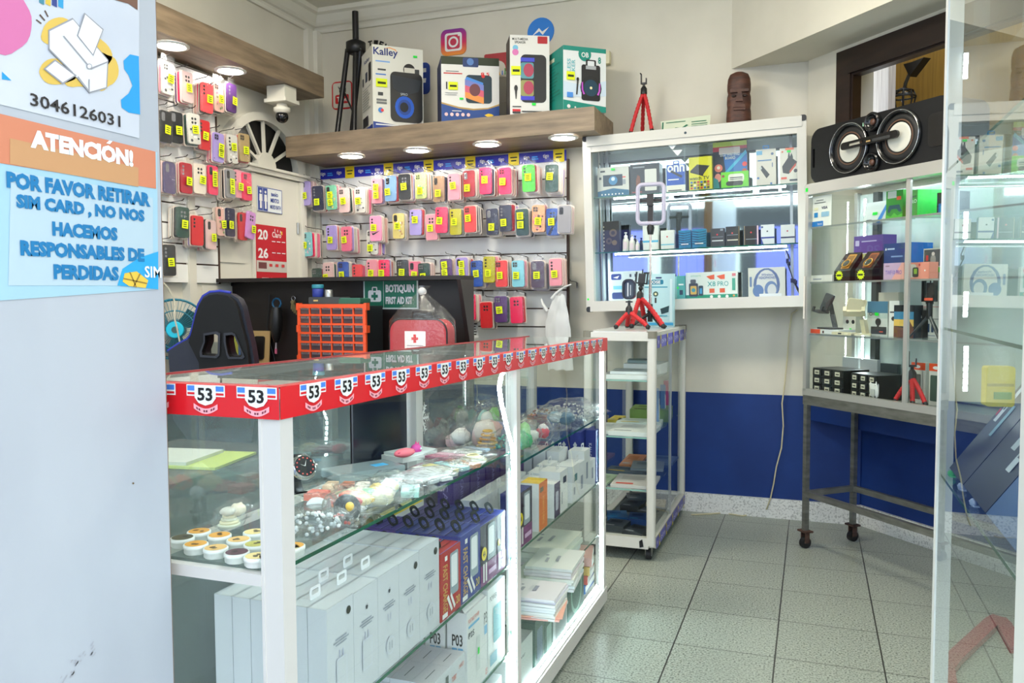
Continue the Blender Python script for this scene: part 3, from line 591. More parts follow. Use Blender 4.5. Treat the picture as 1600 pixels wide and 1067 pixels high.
carton('speaker_carton', 'teal sided carton printed with a black trolley speaker at the open end of the shelf', 'speaker box', p, rad(39), .247, .245, .335, K(226, 230, 230), art, 'speaker cartons on the oak shelf', faces=dict(left=GRN, top=GRN), side=side, sticker=[(.07, .47, .26, .60, TAG)])
# folded black speaker stand
def stand():
    a, c = ony(555, 18, 4.45), ony(556, 75, 4.45); f1, f2, f3 = ony(526, 207, 4.36), ony(553, 207, 4.36), ony(548, 207, 4.52)
    t = thing('speaker_stand', 'folded black tripod speaker stand standing on the oak shelf near the corner', 'stand', (c.x, 4.45, shz(c.x)))
    o = Vector(t.location)
    b = B(); b.tube([a-o, c-o], .019, BLACK, 12); b.build('pole', t)
    b = B(); b.lathe([(.032, -.04), (.06, -.03), (.06, .03), (.03, .045)], BLACK, 16, at=tuple(c-o)); b.build('collar', t)
    for f, dx in ((f1, -.045), (f2, .01), (f3, .045)):
        f = Vector((f.x, f.y, shz(f.x)+.004)); b = B(); b.tube([c-o+Vector((dx, -.02, -.01)), f-o], .0155, K(22, 22, 24, .35), 10); b.build('leg', t)
    b = B(); b.tube([ony(536, 140, 4.43)-o, ony(556, 185, 4.43)-o], .006, BLACK, 6); b.build('brace', t)
    b = B(); b.box(-.05, .01, -.06, .0, .0, .02, BLACK, Matrix.Translation(ony(552, 205, 4.42)-o-Vector((0, 0, (ony(552, 205, 4.42)-o).z-.001)))); b.build('foot_plate', t)
stand()
# logo boards on the wall
def wallsign(name, label, px, py, w_, h, art, base=None, r=.02, cat='sign', base_out=None, depth=.006):
    p = ony(px, py, 4.628); t = thing(name, label, cat, (p.x, 4.63, p.z-h/2)); b = B()
    out = base_out or rrect(-w_/2, w_/2, 0, h, r, 5)
    b.prism(out, -depth, 0, base or WHITE); b.build('board', t); b = B(); draw(b, art, w_, h, -w_/2, e0=depth+.0006); b.build('logo_marks', t); return t
INSTA = ramp_mat('pink_orange_fade', [(0, (240, 150, 50)), (.45, (214, 40, 90)), (1, (130, 50, 150))], 'Z')
wallsign('logo_sign', 'rounded pink and orange camera logo board on the back wall', 709, 66, .165, .155, [('R', .16, .15, .84, .85, WHITE, .1), ('R', .24, .23, .76, .77, K(196, 50, 80), .08), ('c', .5, .5, .2, WHITE), ('c', .5, .5, .13, K(196, 50, 80)), ('c', .72, .74, .04, WHITE)], INSTA, .035, depth=.008)
wallsign('logo_sign', 'round blue messenger logo board with a white lightning zigzag', 845, 50, .162, .162, [('p', [(.18, .38), (.44, .64), (.56, .50), (.82, .64), (.58, .38), (.45, .52)], WHITE)], K(20, 120, 210), base_out=circ(0, .081, .081, 28))
wallsign('logo_sign', 'rounded dark blue board with a white letter f behind the cream speaker carton', 650, 124, .19, .19, [('p', [(.58, 0), (.58, .36), (.46, .36), (.46, .5), (.58, .5), (.58, .6), (.62, .74), (.74, .82), (.88, .82), (.88, .69), (.78, .69), (.73, .64), (.73, .5), (.88, .5), (.86, .36), (.73, .36), (.73, 0)], WHITE)], K(36, 66, 150), .03)
wallsign('logo_sign', 'red outlined video logo board behind the legs of the black stand', 535, 149, .15, .175, [('R', .06, .05, .94, .95, K(206, 202, 190), .1), ('R', .17, .2, .83, .52, K(196, 24, 32), .06), ('t', .25, .27, .75, .45, 'Tube', WHITE, .02), ('t', .3, .6, .7, .82, 'You', BLACK, .02)], K(196, 24, 32), .03)
wallsign('logo_sign', 'white mail logo board with red top between two speaker cartons', 778, 122, .17, .29, [('R', .0, .70, 1, 1, K(170, 40, 46), .06), ('r', 0, .62, 1, .78, K(170, 40, 46)), ('c', .52, .68, .28, K(214, 208, 196)), ('t', .14, .55, .40, .66, 'M', K(210, 50, 44), .03), ('t', .44, .55, .6, .635, 'a', K(240, 180, 40), .03), ('r', .66, .55, .70, .635, K(60, 120, 220)), ('r', .76, .55, .8, .68, K(60, 160, 80)), ('r', 0, .49, 1, .5, K(170, 164, 150))], K(206, 200, 188), .012)
# arched black wall lettering, mostly hidden
p0 = ony(590, 80, 4.628); t = thing('wall_lettering', 'arched black shop lettering on the back wall behind the cream speaker carton', 'lettering', p0)
for k, ch in enumerate('TIENDA'):
    a = rad(96-15*k); b = B(Matrix.Translation((-.035+.15*cos(a), 0, -.1+.15*sin(a))) @ Matrix.Rotation(-(a-pi/2), 4, 'Y')); b.text(ch, -.015, -.02, .015, .02, -.002, BLACK, .04); b.build('letter', t)
# small wall socket box
t = thing('junction_box', 'small cream junction box on the back wall beside the teal carton', 'junction box', ony(946, 92, 4.62)); b = B(); b.box(-.03, .03, -.03, .01, -.035, .035, K(214, 208, 176)); b.build('housing', t); b = B(); b.plate(circ(-.004, .004, .012), -.031, DKGREY); b.build('socket', t)
# security camera under the high shelf
p = onz(440, 136, 2.395); p = Vector((-2.85, p.y, 2.398)); q = onx(440, 143, -2.85); p.y = q.y
t = thing('security_camera', 'white dome security camera hanging under the door-wall shelf', 'camera', p)
IVORY = K(222, 218, 202)
b = B(); b.box(-.06, .06, -.055, .055, -.075, 0, IVORY); b.box(-.072, .072, -.065, .065, -.092, -.072, IVORY); b.build('junction_base', t)
b = B(); b.lathe([(.03, -.095), (.032, -.112), (.046, -.116), (.046, -.135), (.03, -.145), (.026, -.15)], IVORY, 20); b.build('swivel', t)
b = B(); b.blob((0, 0, -.165), (.036, .036, .036), K(14, 14, 15, .1), 18, 12); b.build('lens_dome', t)
b = B(); b.tube([(-.06, .04, -.05), (-.09, .1, -.055), (-.07, .2, -.02), (-.1, .3, -.004)], .002, WHITE, 5); b.build('cable', t)
# signs on the bathroom door
def doorsign(name, label, cat, px, py, w_, h, base, art):
    p = onx(px, py, -3.018); t = thing(name, label, cat, (-3.012, p.y, p.z), rad(90)); b = B(); b.prism([(0, 0), (w_, 0), (w_, h), (0, h)], 0, .003, base); b.build('panel', t); b = B(); draw(b, art, w_, h); b.build('printed_artwork', t); return t
SB = K(40, 66, 150)
def figure(cx): return [('c', cx, .80, .035, WHITE), ('p', [(cx-.05, .7), (cx+.05, .7), (cx+.06, .42), (cx+.035, .42), (cx+.035, .12), (cx-.035, .12), (cx-.035, .42), (cx-.06, .42)], WHITE)]
doorsign('bathroom_sign', 'blue and white restroom sign on the white door', 'sign', 401, 329, .235, .142, K(226, 230, 230), [('r', .0, 0, 1, .02, SB), ('r', 0, .97, 1, 1, SB), ('r', .98, 0, 1, 1, SB), ('r', .02, .04, .40, .96, SB), ('r', .205, .04, .215, .96, WHITE), ('t', .55, .68, .83, .86, 'BAÑO', SB, .03), ('t', .52, .42, .86, .60, 'MIXTO', SB, .03), ('t', .50, .16, .93, .32, 'MIXED BATH', SB, .02)]+figure(.12)+figure(.31))
CR = K(190, 26, 40)
art = [('t', .06, .74, .38, .92, '20', WHITE, .03), ('t', .06, .42, .38, .60, '26', WHITE, .03), ('t', .52, .80, .82, .90, 'Claro', WHITE, .01), ('r', .0, .185, 1, .38, K(196, 190, 180)), ('r', .06, .24, .32, .35, K(110, 60, 60)), ('r', .82, .86, .86, .92, K(230, 190, 60))]
for k in range(3):
    art += [('r', .5+.16*k, .72, .62+.16*k, .735, WHITE), ('r', .5+.16*k, .52, .62+.16*k, .535, WHITE), ('r', .4+.2*k, .28, .5+.2*k, .33, K(200, 60, 60)), ('r', .15+.28*k, .045, .38+.28*k, .085, K(236, 190, 190)), ('r', .78-.1*k, .885+.012*k, .8-.1*k, .93+.012*k, WHITE)]
doorsign('wall_calendar', 'red 2026 telephone company calendar on the white door', 'calendar', 400, 441, .29, .335, CR, art)
# ---------------------------------------------------------------- things on top of the wall cabinet come with it; the desk behind the counter
t = thing('reception_desk', 'dark brown desk with a high back panel behind the glass counter', 'desk', (-2.33, 3.75, 0))
b = B(); b.box(-.71, .73, 0, .022, .0, 1.29, DARKW); b.build('back_panel', t)
b = B(); b.box(-.71, .75, -.14, .024, 1.288, 1.308, DARKW); b.build('top_ledge', t)
b = B(); b.add([], [], DARKW); M_ = Matrix.Translation((.75, 0, 0)) @ Matrix.Rotation(pi/2, 4, 'Z')
b.prism([(.022, 0), (.022, 1.288), (-.14, 1.288), (-.02, .95), (-.5, .76), (-.5, 0)], 0, .02, K(46, 38, 38, .35), M_); b.build('side_panel', t)
b = B(); b.box(-.71, .73, -.52, 0, .73, .752, DARKW); b.build('desktop', t)
b = B(); b.box(-.71, -.69, -.52, 0, 0, .73, DARKW); b.build('end_panel', t)
# orange parts cabinet
OR = K(232, 84, 40, .4)
t = thing('parts_cabinet', 'orange fronted cabinet of small clear drawers on the dark desk', 'drawer cabinet', (-2.415, 3.5, .752))
b = B(); b.box(.004, .379, .004, .17, .0, .41, K(26, 30, 32)); b.build('body', t)
b = B(); W_, H_ = .383, .42; PT = .0447
for k in range(9): z = .008+k*PT; b.box(0, W_, -.012, .004, z-.005, z+.005, OR)
b.box(0, W_, -.012, .004, .40, H_, OR)
for k in range(7): x = k*(W_-.010)/6; b.box(x-.004 if k in (0, 6) else x+.002, x+.012 if k in (0, 6) else x+.008, -.010, .004, 0, H_, OR)
for x in (-.008, W_-.006):
    for z in (.0, .13, .28, .39): b.box(x, x+.014, -.014, .02, z, z+.035, OR)
b.build('frame', t)
dm = None
for r_ in range(9):
    for c_ in range(6):
        x = .010+c_*.0622; z = .0145+r_*PT
        if dm is None:
            b = B(); b.box(0, .054, -.004, .0, 0, .033, K(84, 70, 74, .15)); b.box(.003, .051, -.006, -.004, .021, .033, K(150, 138, 140, .15)); b.box(.014, .040, -.012, -.004, .026, .030, K(120, 108, 110, .15)); o = b.build('drawer', t); dm = o.data; o.location = (x, 0, z)
        else: child('drawer', dm, t, (x, 0, z))
for lab, px, py, kind in [('flat dark grey case lying on the orange parts cabinet', 515, 469, 0), ('small green case lying on the orange parts cabinet', 556, 469, 1), ('blue jar with a teal lid on the orange parts cabinet', 497, 459, 2), ('small silver tin beside the blue jar', 514, 459, 3)]:
    p = ony(px, 472, 3.56); z0 = 1.173
    if kind == 0: t = thing('tool_case', lab, 'case', (p.x, 3.56, z0)); b = B(); b.prism(rrect(-.09, .09, 0, .034, .008), -.05, .05, K(60, 66, 68)); b.build('shell', t); b = B(); b.box(-.06, -.035, -.052, -.049, .012, .02, K(200, 180, 120)); b.build('clasp', t)
    if kind == 1: t = thing('tool_case', lab, 'case', (p.x, 3.55, z0)); b = B(); b.prism(rrect(-.06, .06, 0, .026, .006), -.05, .05, K(44, 96, 76)); b.build('shell', t); b = B(); b.box(-.055, .055, -.045, .045, .026, .028, K(90, 150, 130)); b.build('lid', t)
    if kind == 2: t = thing('jar', lab, 'jar', (p.x, 3.56, z0+.034)); b = B(); b.lathe([(.026, 0), (.028, .006), (.028, .04), (.024, .044)], K(30, 50, 140), 18); b.build('body', t); b = B(); b.lathe([(.03, .044), (.03, .06), (.027, .063)], K(30, 120, 140), 18); b.build('lid', t)
    if kind == 3: t = thing('tin', lab, 'tin', (p.x, 3.56, z0+.034)); b = B(); b.lathe([(.02, 0), (.02, .03), (.018, .032)], K(176, 178, 176, .3, .8), 18); b.build('body', t); b = B(); b.lathe([(.0185, .0325), (.0185, .036)], K(210, 210, 206, .3, .8), 18); b.build('lid', t)
# first aid sign
p = ony(568, 483, 3.742); t = thing('first_aid_sign', 'green and white first aid sign on the dark desk panel', 'sign', (p.x, 3.748, p.z)); SG = K(10, 112, 84); w_, h_ = .315, .152
b = B(); b.prism([(0, 0), (w_, 0), (w_, h_), (0, h_)], -.004, 0, K(214, 226, 220)); b.build('panel', t); b = B()
draw(b, [('r', .025, .05, .975, .95, SG), ('R', .09, .25, .33, .64, WHITE, .03), ('R', .16, .6, .26, .76, WHITE, .02), ('R', .18, .62, .24, .72, SG, .01), ('r', .19, .31, .23, .57, SG), ('r', .15, .39, .27, .49, SG), ('r', .375, .05, .38, .95, WHITE), ('t', .415, .52, .93, .83, 'BOTIQUIN', WHITE, .05), ('t', .415, .17, .90, .42, 'FIRST AID KIT', WHITE, .05)], w_, h_, e0=.005); b.build('printed_artwork', t)
# first aid bag inside a knotted clear bag, on a box
p = ony(660, 505, 3.45); t = thing('first_aid_bag', 'red zipped first aid bag standing on the desk', 'first aid bag', (p.x, 3.45, .856)); RB = K(176, 52, 60, .7)
b = B(); b.prism(rrect(-.145, .145, 0, .245, .06, 6), -.05, .05, RB, None, True); b.build('body', t)
b = B(); o = rrect(-.146, .146, -.001, .246, .06, 6); b.tube([(x, -.047, z) for x, z in o], .0045, BLACK, 6, True); b.tube([(x, .047, z) for x, z in o], .0045, BLACK, 6, True); b.build('zip', t)
b = B(); draw(b, [('r', .27, .35, .64, .78, K(236, 228, 224)), ('r', .425, .56, .475, .72, K(214, 40, 40)), ('r', .39, .615, .51, .665, K(214, 40, 40)), ('r', .31, .5, .6, .515, K(150, 130, 130)), ('r', .31, .45, .58, .465, K(150, 130, 130)), ('r', .27, .2, .66, .22, K(236, 190, 190))], .29, .245, -.145, e0=.051); b.build('label', t)
b = B(); b.tube([(-.06, 0, .24), (-.05, 0, .285), (.05, 0, .285), (.06, 0, .24)], .008, BLACK, 6); b.build('handle', t)
t = thing('storage_box', 'dark box on the desk that the first aid bag stands on', 'box', (p.x, 3.45, .752)); b = B(); b.prism(rrect(-.13, .13, 0, .09, .006), -.09, .09, K(40, 30, 28)); b.build('body', t); b = B(); b.prism(rrect(-.135, .135, .082, .103, .005), -.095, .095, K(46, 34, 32)); b.build('lid', t)
t = thing('plastic_bag', 'knotted clear plastic bag wrapped around the red first aid bag', 'plastic bag', (p.x, 3.45, .857))
b = B(); rr = random.Random(3); prof = [(.155, .075, .006), (.168, .085, .06), (.17, .085, .16), (.16, .08, .24), (.11, .06, .30), (.05, .035, .345), (.018, .016, .372), (.03, .022, .385), (.045, .02, .40)]; vs = []; fs = []; n = 26
for rx_, ry_, z in prof:
    for k in range(n): a = 2*pi*k/n; q = 1+.10*noise.noise(Vector((cos(a)*3, sin(a)*3, z*6))); vs.append((rx_*cos(a)*q, ry_*sin(a)*q, z))
for j in range(len(prof)-1):
    for k in range(n): l = (k+1) % n; fs.append((j*n+k, j*n+l, (j+1)*n+l, (j+1)*n+k))
b.add(vs, fs, BAG, True); b.build('bag_skin', t); b = B(); b.blob((0, 0, .375), (.024, .018, .018), BAGW, 10, 7, .3, 4, 2); b.build('knot', t)
# tools and keys hung on the desk panel
p = ony(437, 472, 3.72); t = thing('rotary_tool', 'black rotary tool hanging on the dark desk panel', 'tool', (p.x, 3.735, p.z)); TS = Matrix.Rotation(rad(3), 4, 'Y') @ Matrix.Scale(1.35, 4)
b = B(TS)
b.tube([(0, -.03, -.02), (0, -.03, -.05), (0, -.03, -.1), (.002, -.03, -.14), (.002, -.03, -.16)], [.018, .024, .024, .017, .008], BLACK, 12); b.build('body', t)
b = B(TS); b.tube([(.002, -.03, -.16), (.002, -.03, -.185)], .004, K(190, 180, 182, .3, .8), 8); b.tube([(.002, -.03, -.185), (.002, -.03, -.205)], .0055, K(190, 90, 120), 8); b.build('bit', t); b = B(TS); b.tube([(.02*cos(a), -.03, -.005+.02*sin(a)) for a in [k*.6 for k in range(10)]], .004, K(20, 90, 130), 6, True); b.build('ring', t)
p = ony(456, 466, 3.72); t = thing('key_bunch', 'bunch of old keys hanging beside the rotary tool', 'keys', (p.x, 3.742, p.z)); b = B(); b.tube([(.012*cos(a), -.008, .012*sin(a)) for a in [k*pi/5 for k in range(10)]], .002, CHROME, 5, True); b.build('ring', t)
for k in range(4):
    b = B(Matrix.Rotation(rad(-12+7*k), 4, 'Y')); b.prism(circ(0, -.02, .01, 10), -.011-.002*k, -.009-.002*k, K(150, 136, 100, .35, .8)); b.box(-.003, .003, -.011-.002*k, -.009-.002*k, -.09+.01*k, -.028, K(150, 136, 100, .35, .8)); b.build('key', t)
t = thing('power_cord', 'thin black cord hanging down the dark desk panel', 'cord', (0, 0, 0)); b = B(); b.tube([ony(x, y, 3.735) for x, y in [(421, 460), (420, 485), (417, 510), (420, 530), (428, 556), (432, 580)]], .0035, BLACK, 6); b.build('cord', t)
t = thing('power_cord', 'white cord hanging in front of the turquoise fan', 'cord', (0, 0, 0)); b = B(); q0 = onx(250, 436, -2.80); b.tube([Vector((-2.80, q0.y-.02, 2.40)), Vector((-2.80, q0.y-.01, 1.8)), q0]+[onx(x, y, -2.80) for x, y in [(262, 449), (271, 465), (274, 478), (272, 495), (276, 510), (281, 535), (283, 560)]], .004, K(206, 200, 180), 6); b.build('cord', t)
# things leaning on the desk panel
p = ony(403, 545, 3.70)
t = thing('cardboard_panel', 'tan board with a black phone shape leaning on the desk panel', 'board', (p.x, 3.70, .752), 0, None, rad(-6)); b = B(); b.box(-.07, .06, 0, .006, 0, .275, K(176, 146, 96)); b.build('sheet', t); b = B(); b.prism(rrect(-.035, .03, .12, .245, .012), -.008, 0, BLACK); b.build('phone_mockup', t)
t = thing('multimeter', 'red handheld meter with a grey screen beside the chair', 'meter', (p.x-.03, 3.62, .752)); b = B(); b.prism(rrect(-.045, .045, 0, .235, .008), 0, .035, K(200, 30, 40)); b.build('body', t); b = B(); draw(b, [('R', .12, .4, .8, .85, K(60, 66, 66), .03), ('R', .2, .08, .7, .3, K(40, 60, 50), .05)], .09, .235, -.045); b.build('screen', t)
for k, (px, py, colr, w_, h_, lab) in enumerate([(340, 545, (150, 156, 150), .10, .07, 'stack of clear boxes on the desk seen through the chair back'), (364, 536, (170, 176, 80), .035, .16, 'yellow green packet standing on the desk, seen through the chair back'), (370, 535, (90, 120, 170), .03, .18, 'blue packet standing on the desk, seen through the chair back'), (377, 552, (236, 30, 110), .028, .07, 'pink bottle top on the desk, seen through the chair back')]):
    p = ony(px, py, 3.55+.03*k); t = thing('packet', lab, 'packet', (p.x, 3.55+.03*k, .752)); b = B(); b.prism(rrect(-w_/2, w_/2, 0, max(.12, p.z-.752+h_/2), .005), 0, .02, K(*colr)); b.build('body', t); b = B(); b.box(-w_*.3, w_*.3, -.002, 0, .03, .08, WHITE); b.build('label', t)
# turquoise desk fan
p = onx(275, 514, -2.92); t = thing('desk_fan', 'turquoise desk fan with a round wire guard behind the gaming chair', 'fan', (p.x, p.y, .752), rad(40)); FB = K(20, 100, 120, .35); zc = p.z-.752; FR = .145
b = B(); b.lathe([(.1, 0), (.1, .012), (.05, .03), (.02, .045), (.018, zc-.1)], FB, 24); b.build('base', t)
b = B(); b.lathe([(.045, -.06), (.05, 0), (.04, .09)], FB, 18, Matrix.Translation((0, 0.02, zc)) @ Matrix.Rotation(-pi/2, 4, 'X')); b.build('motor', t)
b = B(); M_ = Matrix.Translation((0, -.05, zc))
for k in range(3):
    a = rad(120*k+20); b.add([(.03*cos(a), .0, .03*sin(a)), (.12*cos(a-.35), .012, .12*sin(a-.35)), (.13*cos(a+.15), .0, .13*sin(a+.15)), (.115*cos(a+.7), -.014, .115*sin(a+.7)), (.03*cos(a+1), -.008, .03*sin(a+1))], [(0, 1, 2, 3, 4)], K(40, 84, 92, .4), True, M_)
b.build('blades', t)
b = B(); TQ = K(24, 110, 130, .35)
for rr_, yy in ((FR, -.05), (FR*.97, -.02), (FR*.62, -.1), (FR*.62, .0)): b.tube([(rr_*cos(2*pi*k/36), yy, zc+rr_*sin(2*pi*k/36)) for k in range(36)], .003 if rr_ < FR else .005, TQ, 5, True)
for k in range(48):
    a = 2*pi*k/48; b.tube([(.035*cos(a), -.108, zc+.035*sin(a)), (FR*.62*cos(a), -.1, zc+FR*.62*sin(a)), (FR*.93*cos(a), -.075, zc+FR*.93*sin(a)), (FR*cos(a), -.05, zc+FR*sin(a))], .0012, TQ, 4)
b.build('guard', t)
b = B(); b.lathe([(.04, 0), (.04, .006), (.036, .008)], K(20, 190, 220, .3), 20, Matrix.Translation((0, -.105, zc)) @ Matrix.Rotation(pi/2, 4, 'X')); b.lathe([(.016, .008), (.016, .011)], K(60, 90, 90), 16, Matrix.Translation((0, -.105, zc)) @ Matrix.Rotation(pi/2, 4, 'X')); b.build('badge', t)
# white bag on top of the desk ledge, bag hanging at the slat wall end
t = thing('plastic_bag', 'crumpled translucent bag lying on the ledge of the dark desk', 'plastic bag', ony(297, 438, 3.66)); b = B()
b.blob((0, 0, .05), (.125, .06, .062), BAGW, 22, 14, .45, 3.5, 5, None, 0.006); b.build('bag_skin', t); b = B(); b.blob((.02, 0, .035), (.05, .03, .03), K(196, 200, 200), 10, 7, .4, 3, 2); b.build('contents', t)
p = ony(868, 500, 4.44); t = thing('plastic_bag', 'white shopping bag hanging from a hook at the end of the lowest case row', 'plastic bag', p); b = B(); rr = random.Random(4)
for side in (0, 1):
    vs = []; fs = []; nx, nz = 9, 12
    for j in range(nz):
        for i in range(nx):
            u, v = i/(nx-1)-.5, j/(nz-1); z = -.28+.42*v; wd = .15*(1 if v < .6 else 1-.55*(v-.6)/.4)
            vs.append((u*wd+.03*(1-v)+.05*max(0, v-.6), (-.02 if side == 0 else .02)*(1-(2*u)**2)*(1-v*.6)+.016*noise.noise(Vector((u*6, v*7, side*9))), z+.015*noise.noise(Vector((u*5, 3, v*3)))))
    for j in range(nz-1):
        for i in range(nx-1): a = j*nx+i; f = (a, a+1, a+nx+1, a+nx); fs.append(f if side == 0 else f[::-1])
    b.add(vs, fs, K(216, 218, 216, .35), True)
b.build('bag_skin', t); b = B(); b.tube([(-.02, 0, .12), (.01, -.005, .155), (.05, 0, .185), (.085, .02, .2)], [.012, .009, .006, .004], K(216, 218, 216, .35), 7); b.tube([(-.05, 0, .05), (-.075, -.005, .09), (-.085, 0, .12)], [.012, .01, .004], K(216, 218, 216, .35), 7); b.build('handle', t)
hook((p.x+.08, 4.608, p.z+.2), 0, .14, 'dark wire hook that carries the white shopping bag')
# ---------------------------------------------------------------- gaming chair
cp = Vector((-2.5, 3.0, 0)); ca = math.atan2(.343, .938)
t = thing('gaming_chair', 'black and blue gaming chair seen from behind at the dark desk', 'chair', cp, ca); o = Vector(t.location)
MI = (Matrix.Translation(cp) @ Matrix.Rotation(ca, 4, 'Z')).inverted()
def cz_(x, y): q = MI @ onpl(260+x*.13125, 450+y*.13125, cp, (-.343, .938, 0)); return (q.x, q.z)
sh = [cz_(*q) for q in [(290, 600), (320, 470), (350, 330), (385, 200), (440, 105), (520, 58), (640, 48), (770, 70), (860, 130), (905, 220), (935, 350), (965, 480), (1010, 660), (1045, 860)]]
xr, xl = sh[-1][0], cz_(250, 620)[0]
out = sh+[(xr+.005, .72), (xr-.02, .55), (xl-.0, .55), (xl-.075, .66), cz_(20, 750), cz_(140, 670), cz_(250, 612)]
shell = [cz_(*q) for q in [(380, 330), (410, 230), (470, 130), (540, 85), (640, 72), (760, 95), (830, 150), (875, 240), (905, 370), (940, 500), (985, 680), (1010, 880)]]
sx0 = cz_(400, 880)[0]; sx1 = cz_(1010, 880)[0]
shell += [(sx1-.01, .62), (sx0+.02, .62), cz_(420, 880), cz_(300, 640), cz_(340, 500)]
h1 = [cz_(*q) for q in [(500, 560), (620, 540), (655, 560), (650, 770), (620, 800), (470, 790), (465, 740), (500, 640)]]
h2 = [cz_(*q) for q in [(745, 560), (820, 550), (850, 570), (900, 690), (940, 790), (920, 810), (790, 810), (770, 770), (745, 640)]]
SHM = K(17, 18, 19, .6, 0.0, .25)
b = B(); b.prism(out, .0, .07, K(24, 29, 44, .5), None, True, hole=[h1, h2]); b.build('backrest_pad', t)
b = B(); b.prism(shell, -.035, 0, SHM, None, True, hole=[h1, h2]); bo = b.build('back_shell', t); bv = bo.modifiers.new('rounded', 'BEVEL'); bv.width = .022; bv.segments = 3; bv.limit_method = 'ANGLE'; bv.angle_limit = rad(60)
for nm, hh in (('window', h1), ('window', h2)):
    cx_ = sum(q[0] for q in hh)/len(hh); cz2 = sum(q[1] for q in hh)/len(hh)
    big = [(cx_+(x-cx_)*1.28, cz2+(z-cz2)*1.22) for x, z in hh]
    b = B(); b.prism(big, -.044, -.036, K(24, 25, 27, .35), None, False, hole=hh); b.build('vent_rim', t)
b = B(); b.tube([(x-.004, .01, z) for x, z in [cz_(*q) for q in [(20, 752), (140, 672), (250, 612), (290, 560), (320, 450), (350, 320), (385, 195), (440, 98), (520, 50), (640, 38), (770, 58)]]], .0075, K(20, 40, 150, .5), 7); b.build('blue_piping', t)
b = B(); b.tube([(x, -.004, z) for x, z in [cz_(*q) for q in [(270, 600), (340, 740), (400, 860), (430, 940)]]], .005, BLACK, 6); b.build('strap', t)
b = B(); b.prism(rrect(-.2, .2, .42, .52, .03), .05, .5, K(30, 34, 44, .5)); b.build('seat', t)
b = B(); b.tube([(0, .28, .42), (0, .28, .1)], .028, BLACK, 12); b.build('gas_lift', t)
for k in range(5):
    a = rad(72*k+20); b = B(); b.tube([(0, .28, .1), (.3*cos(a), .28+.3*sin(a), .07)], [.03, .018], BLACK, 8); b.tube([(.3*cos(a)-.012, .28+.3*sin(a), .03), (.3*cos(a)+.012, .28+.3*sin(a), .03)], .03, BLACK, 14); b.build('castor_arm', t)
# ================================================================ the glass counter
CX0, CX1, CY0, CY1 = -1.045, -.735, 1.01, 3.06       # back, front, near end, far end
def ctop(y): return 1.068-.012*(y-CY0)
t = thing('glass_counter', 'long glass counter with a red and white number band around its top', 'display counter', (0, 0, 0))
CT = t
PW = K(206, 202, 196, .4)
def post(x, y, w_=.036, d=.045, z1=None, nm='post', mat=PW):
    b = B(); z1 = z1 or ctop(y)-.01
    b.box(x-w_/2, x+w_/2, y-d/2, y+d/2, .07, z1, mat); b.box(x-w_/2-.001, x-w_/2+.004, y-d/2-.002, y+d/2+.002, .07, z1, mat); b.build(nm, t)
post(CX1-.018, CY0+.018, .036, .032); post(CX1-.015, 2.059, .03, .028); post(CX1-.016, CY1-.018, .03, .034)
post(CX0+.015, CY0+.02, .03, .03); post(CX0+.015, 2.03, .03, .04); post(CX0+.015, CY1-.018, .03, .034)
for nm, (xa, ya, xb, yb) in dict(front=(CX1-.008, CY0, CX1-.008, CY1), back=(CX0+.008, CY0, CX0+.008, CY1), near=(CX0, CY0+.008, CX1, CY0+.008), far=(CX0, CY1-.008, CX1, CY1-.008)).items():
    b = B(); b.bar((xa, ya, ctop(ya)-.008), (xb, yb, ctop(yb)-.008), .02, .016, PW); b.build('top_rail', t)
b = B(); b.bar((CX0, 2.03, ctop(2.03)-.004), (CX1, 2.03, ctop(2.03)-.004), .022, .012, PW); b.build('top_rail', t)
# red band with numbered badges
RED = K(214, 26, 36, .3); BBL = K(70, 130, 222, .35); PNK = K(246, 170, 178, .4)
BH = .046
def band(M_, L, n, first, drop0, drop1):
    b = B(M_); b.add([(0, -.003, -BH+drop0*0), (L, -.003, -BH), (L, -.003, .002), (0, -.003, .002), (0, .02, .003), (L, .02, .003)], [(0, 1, 2, 3), (3, 2, 5, 4)], RED); b.build('red_band', t)
    for k in range(n):
        x = first+k*drop0; b = B(M_ @ Matrix.Translation((x, 0, .0015)) @ Matrix.Diagonal((1.28, 1, 1.03, 1)) @ Matrix.Translation((0, 0, -.046)))
        for s in (-1, 1):
            xs = lambda q: s*q
            b.plate([(xs(.010), .029), (xs(.028), .029), (xs(.028), .046), (xs(.010), .046)], -.0036, PAPER); b.plate([(xs(.010), .037), (xs(.0265), .037), (xs(.0265), .0445), (xs(.010), .0445)], -.0042, BBL); b.plate([(xs(.010), .0312), (xs(.0265), .0312), (xs(.0265), .0345), (xs(.010), .0345)], -.0042, RED)
        b.plate([(-.0155, .046), (.0155, .046), (.0155, .027), (.010, .019), (0, .0155), (-.010, .019), (-.0155, .027)], -.0048, PAPER)
        b.text('53', -.011, .0225, .011, .042, -.0054, BLACK, .03)
        arc = [(-.0175+.035*i/10, .0125-.0075*math.sin(pi*i/10)) for i in range(11)]
        b.plate([(x_, z+.006) for x_, z in arc]+[(x_, z-.002) for x_, z in arc[::-1]], -.0044, PNK)
        for i in range(10): x_, z = arc[i]; x2, z2_ = arc[i+1]; b.plate([(x_+.0006, z+.0005), (x2-.0006, z2_+.0005), (x2-.0006, z2_+.0036), (x_+.0006, z+.0036)], -.005, K(110, 40, 60)) if i % 3 else None
        b.build('number_badge', t)
SL = -math.atan(.012)
band(Matrix.Translation((CX1, CY0, ctop(CY0))) @ Matrix.Rotation(pi/2, 4, 'Z') @ Matrix.Rotation(-SL, 4, 'Y'), CY1-CY0+.002, 20, .084, .0975, 0)
band(Matrix.Translation((CX0, CY0, ctop(CY0))), CX1-CX0+.003, 3, .088, .093, 0)
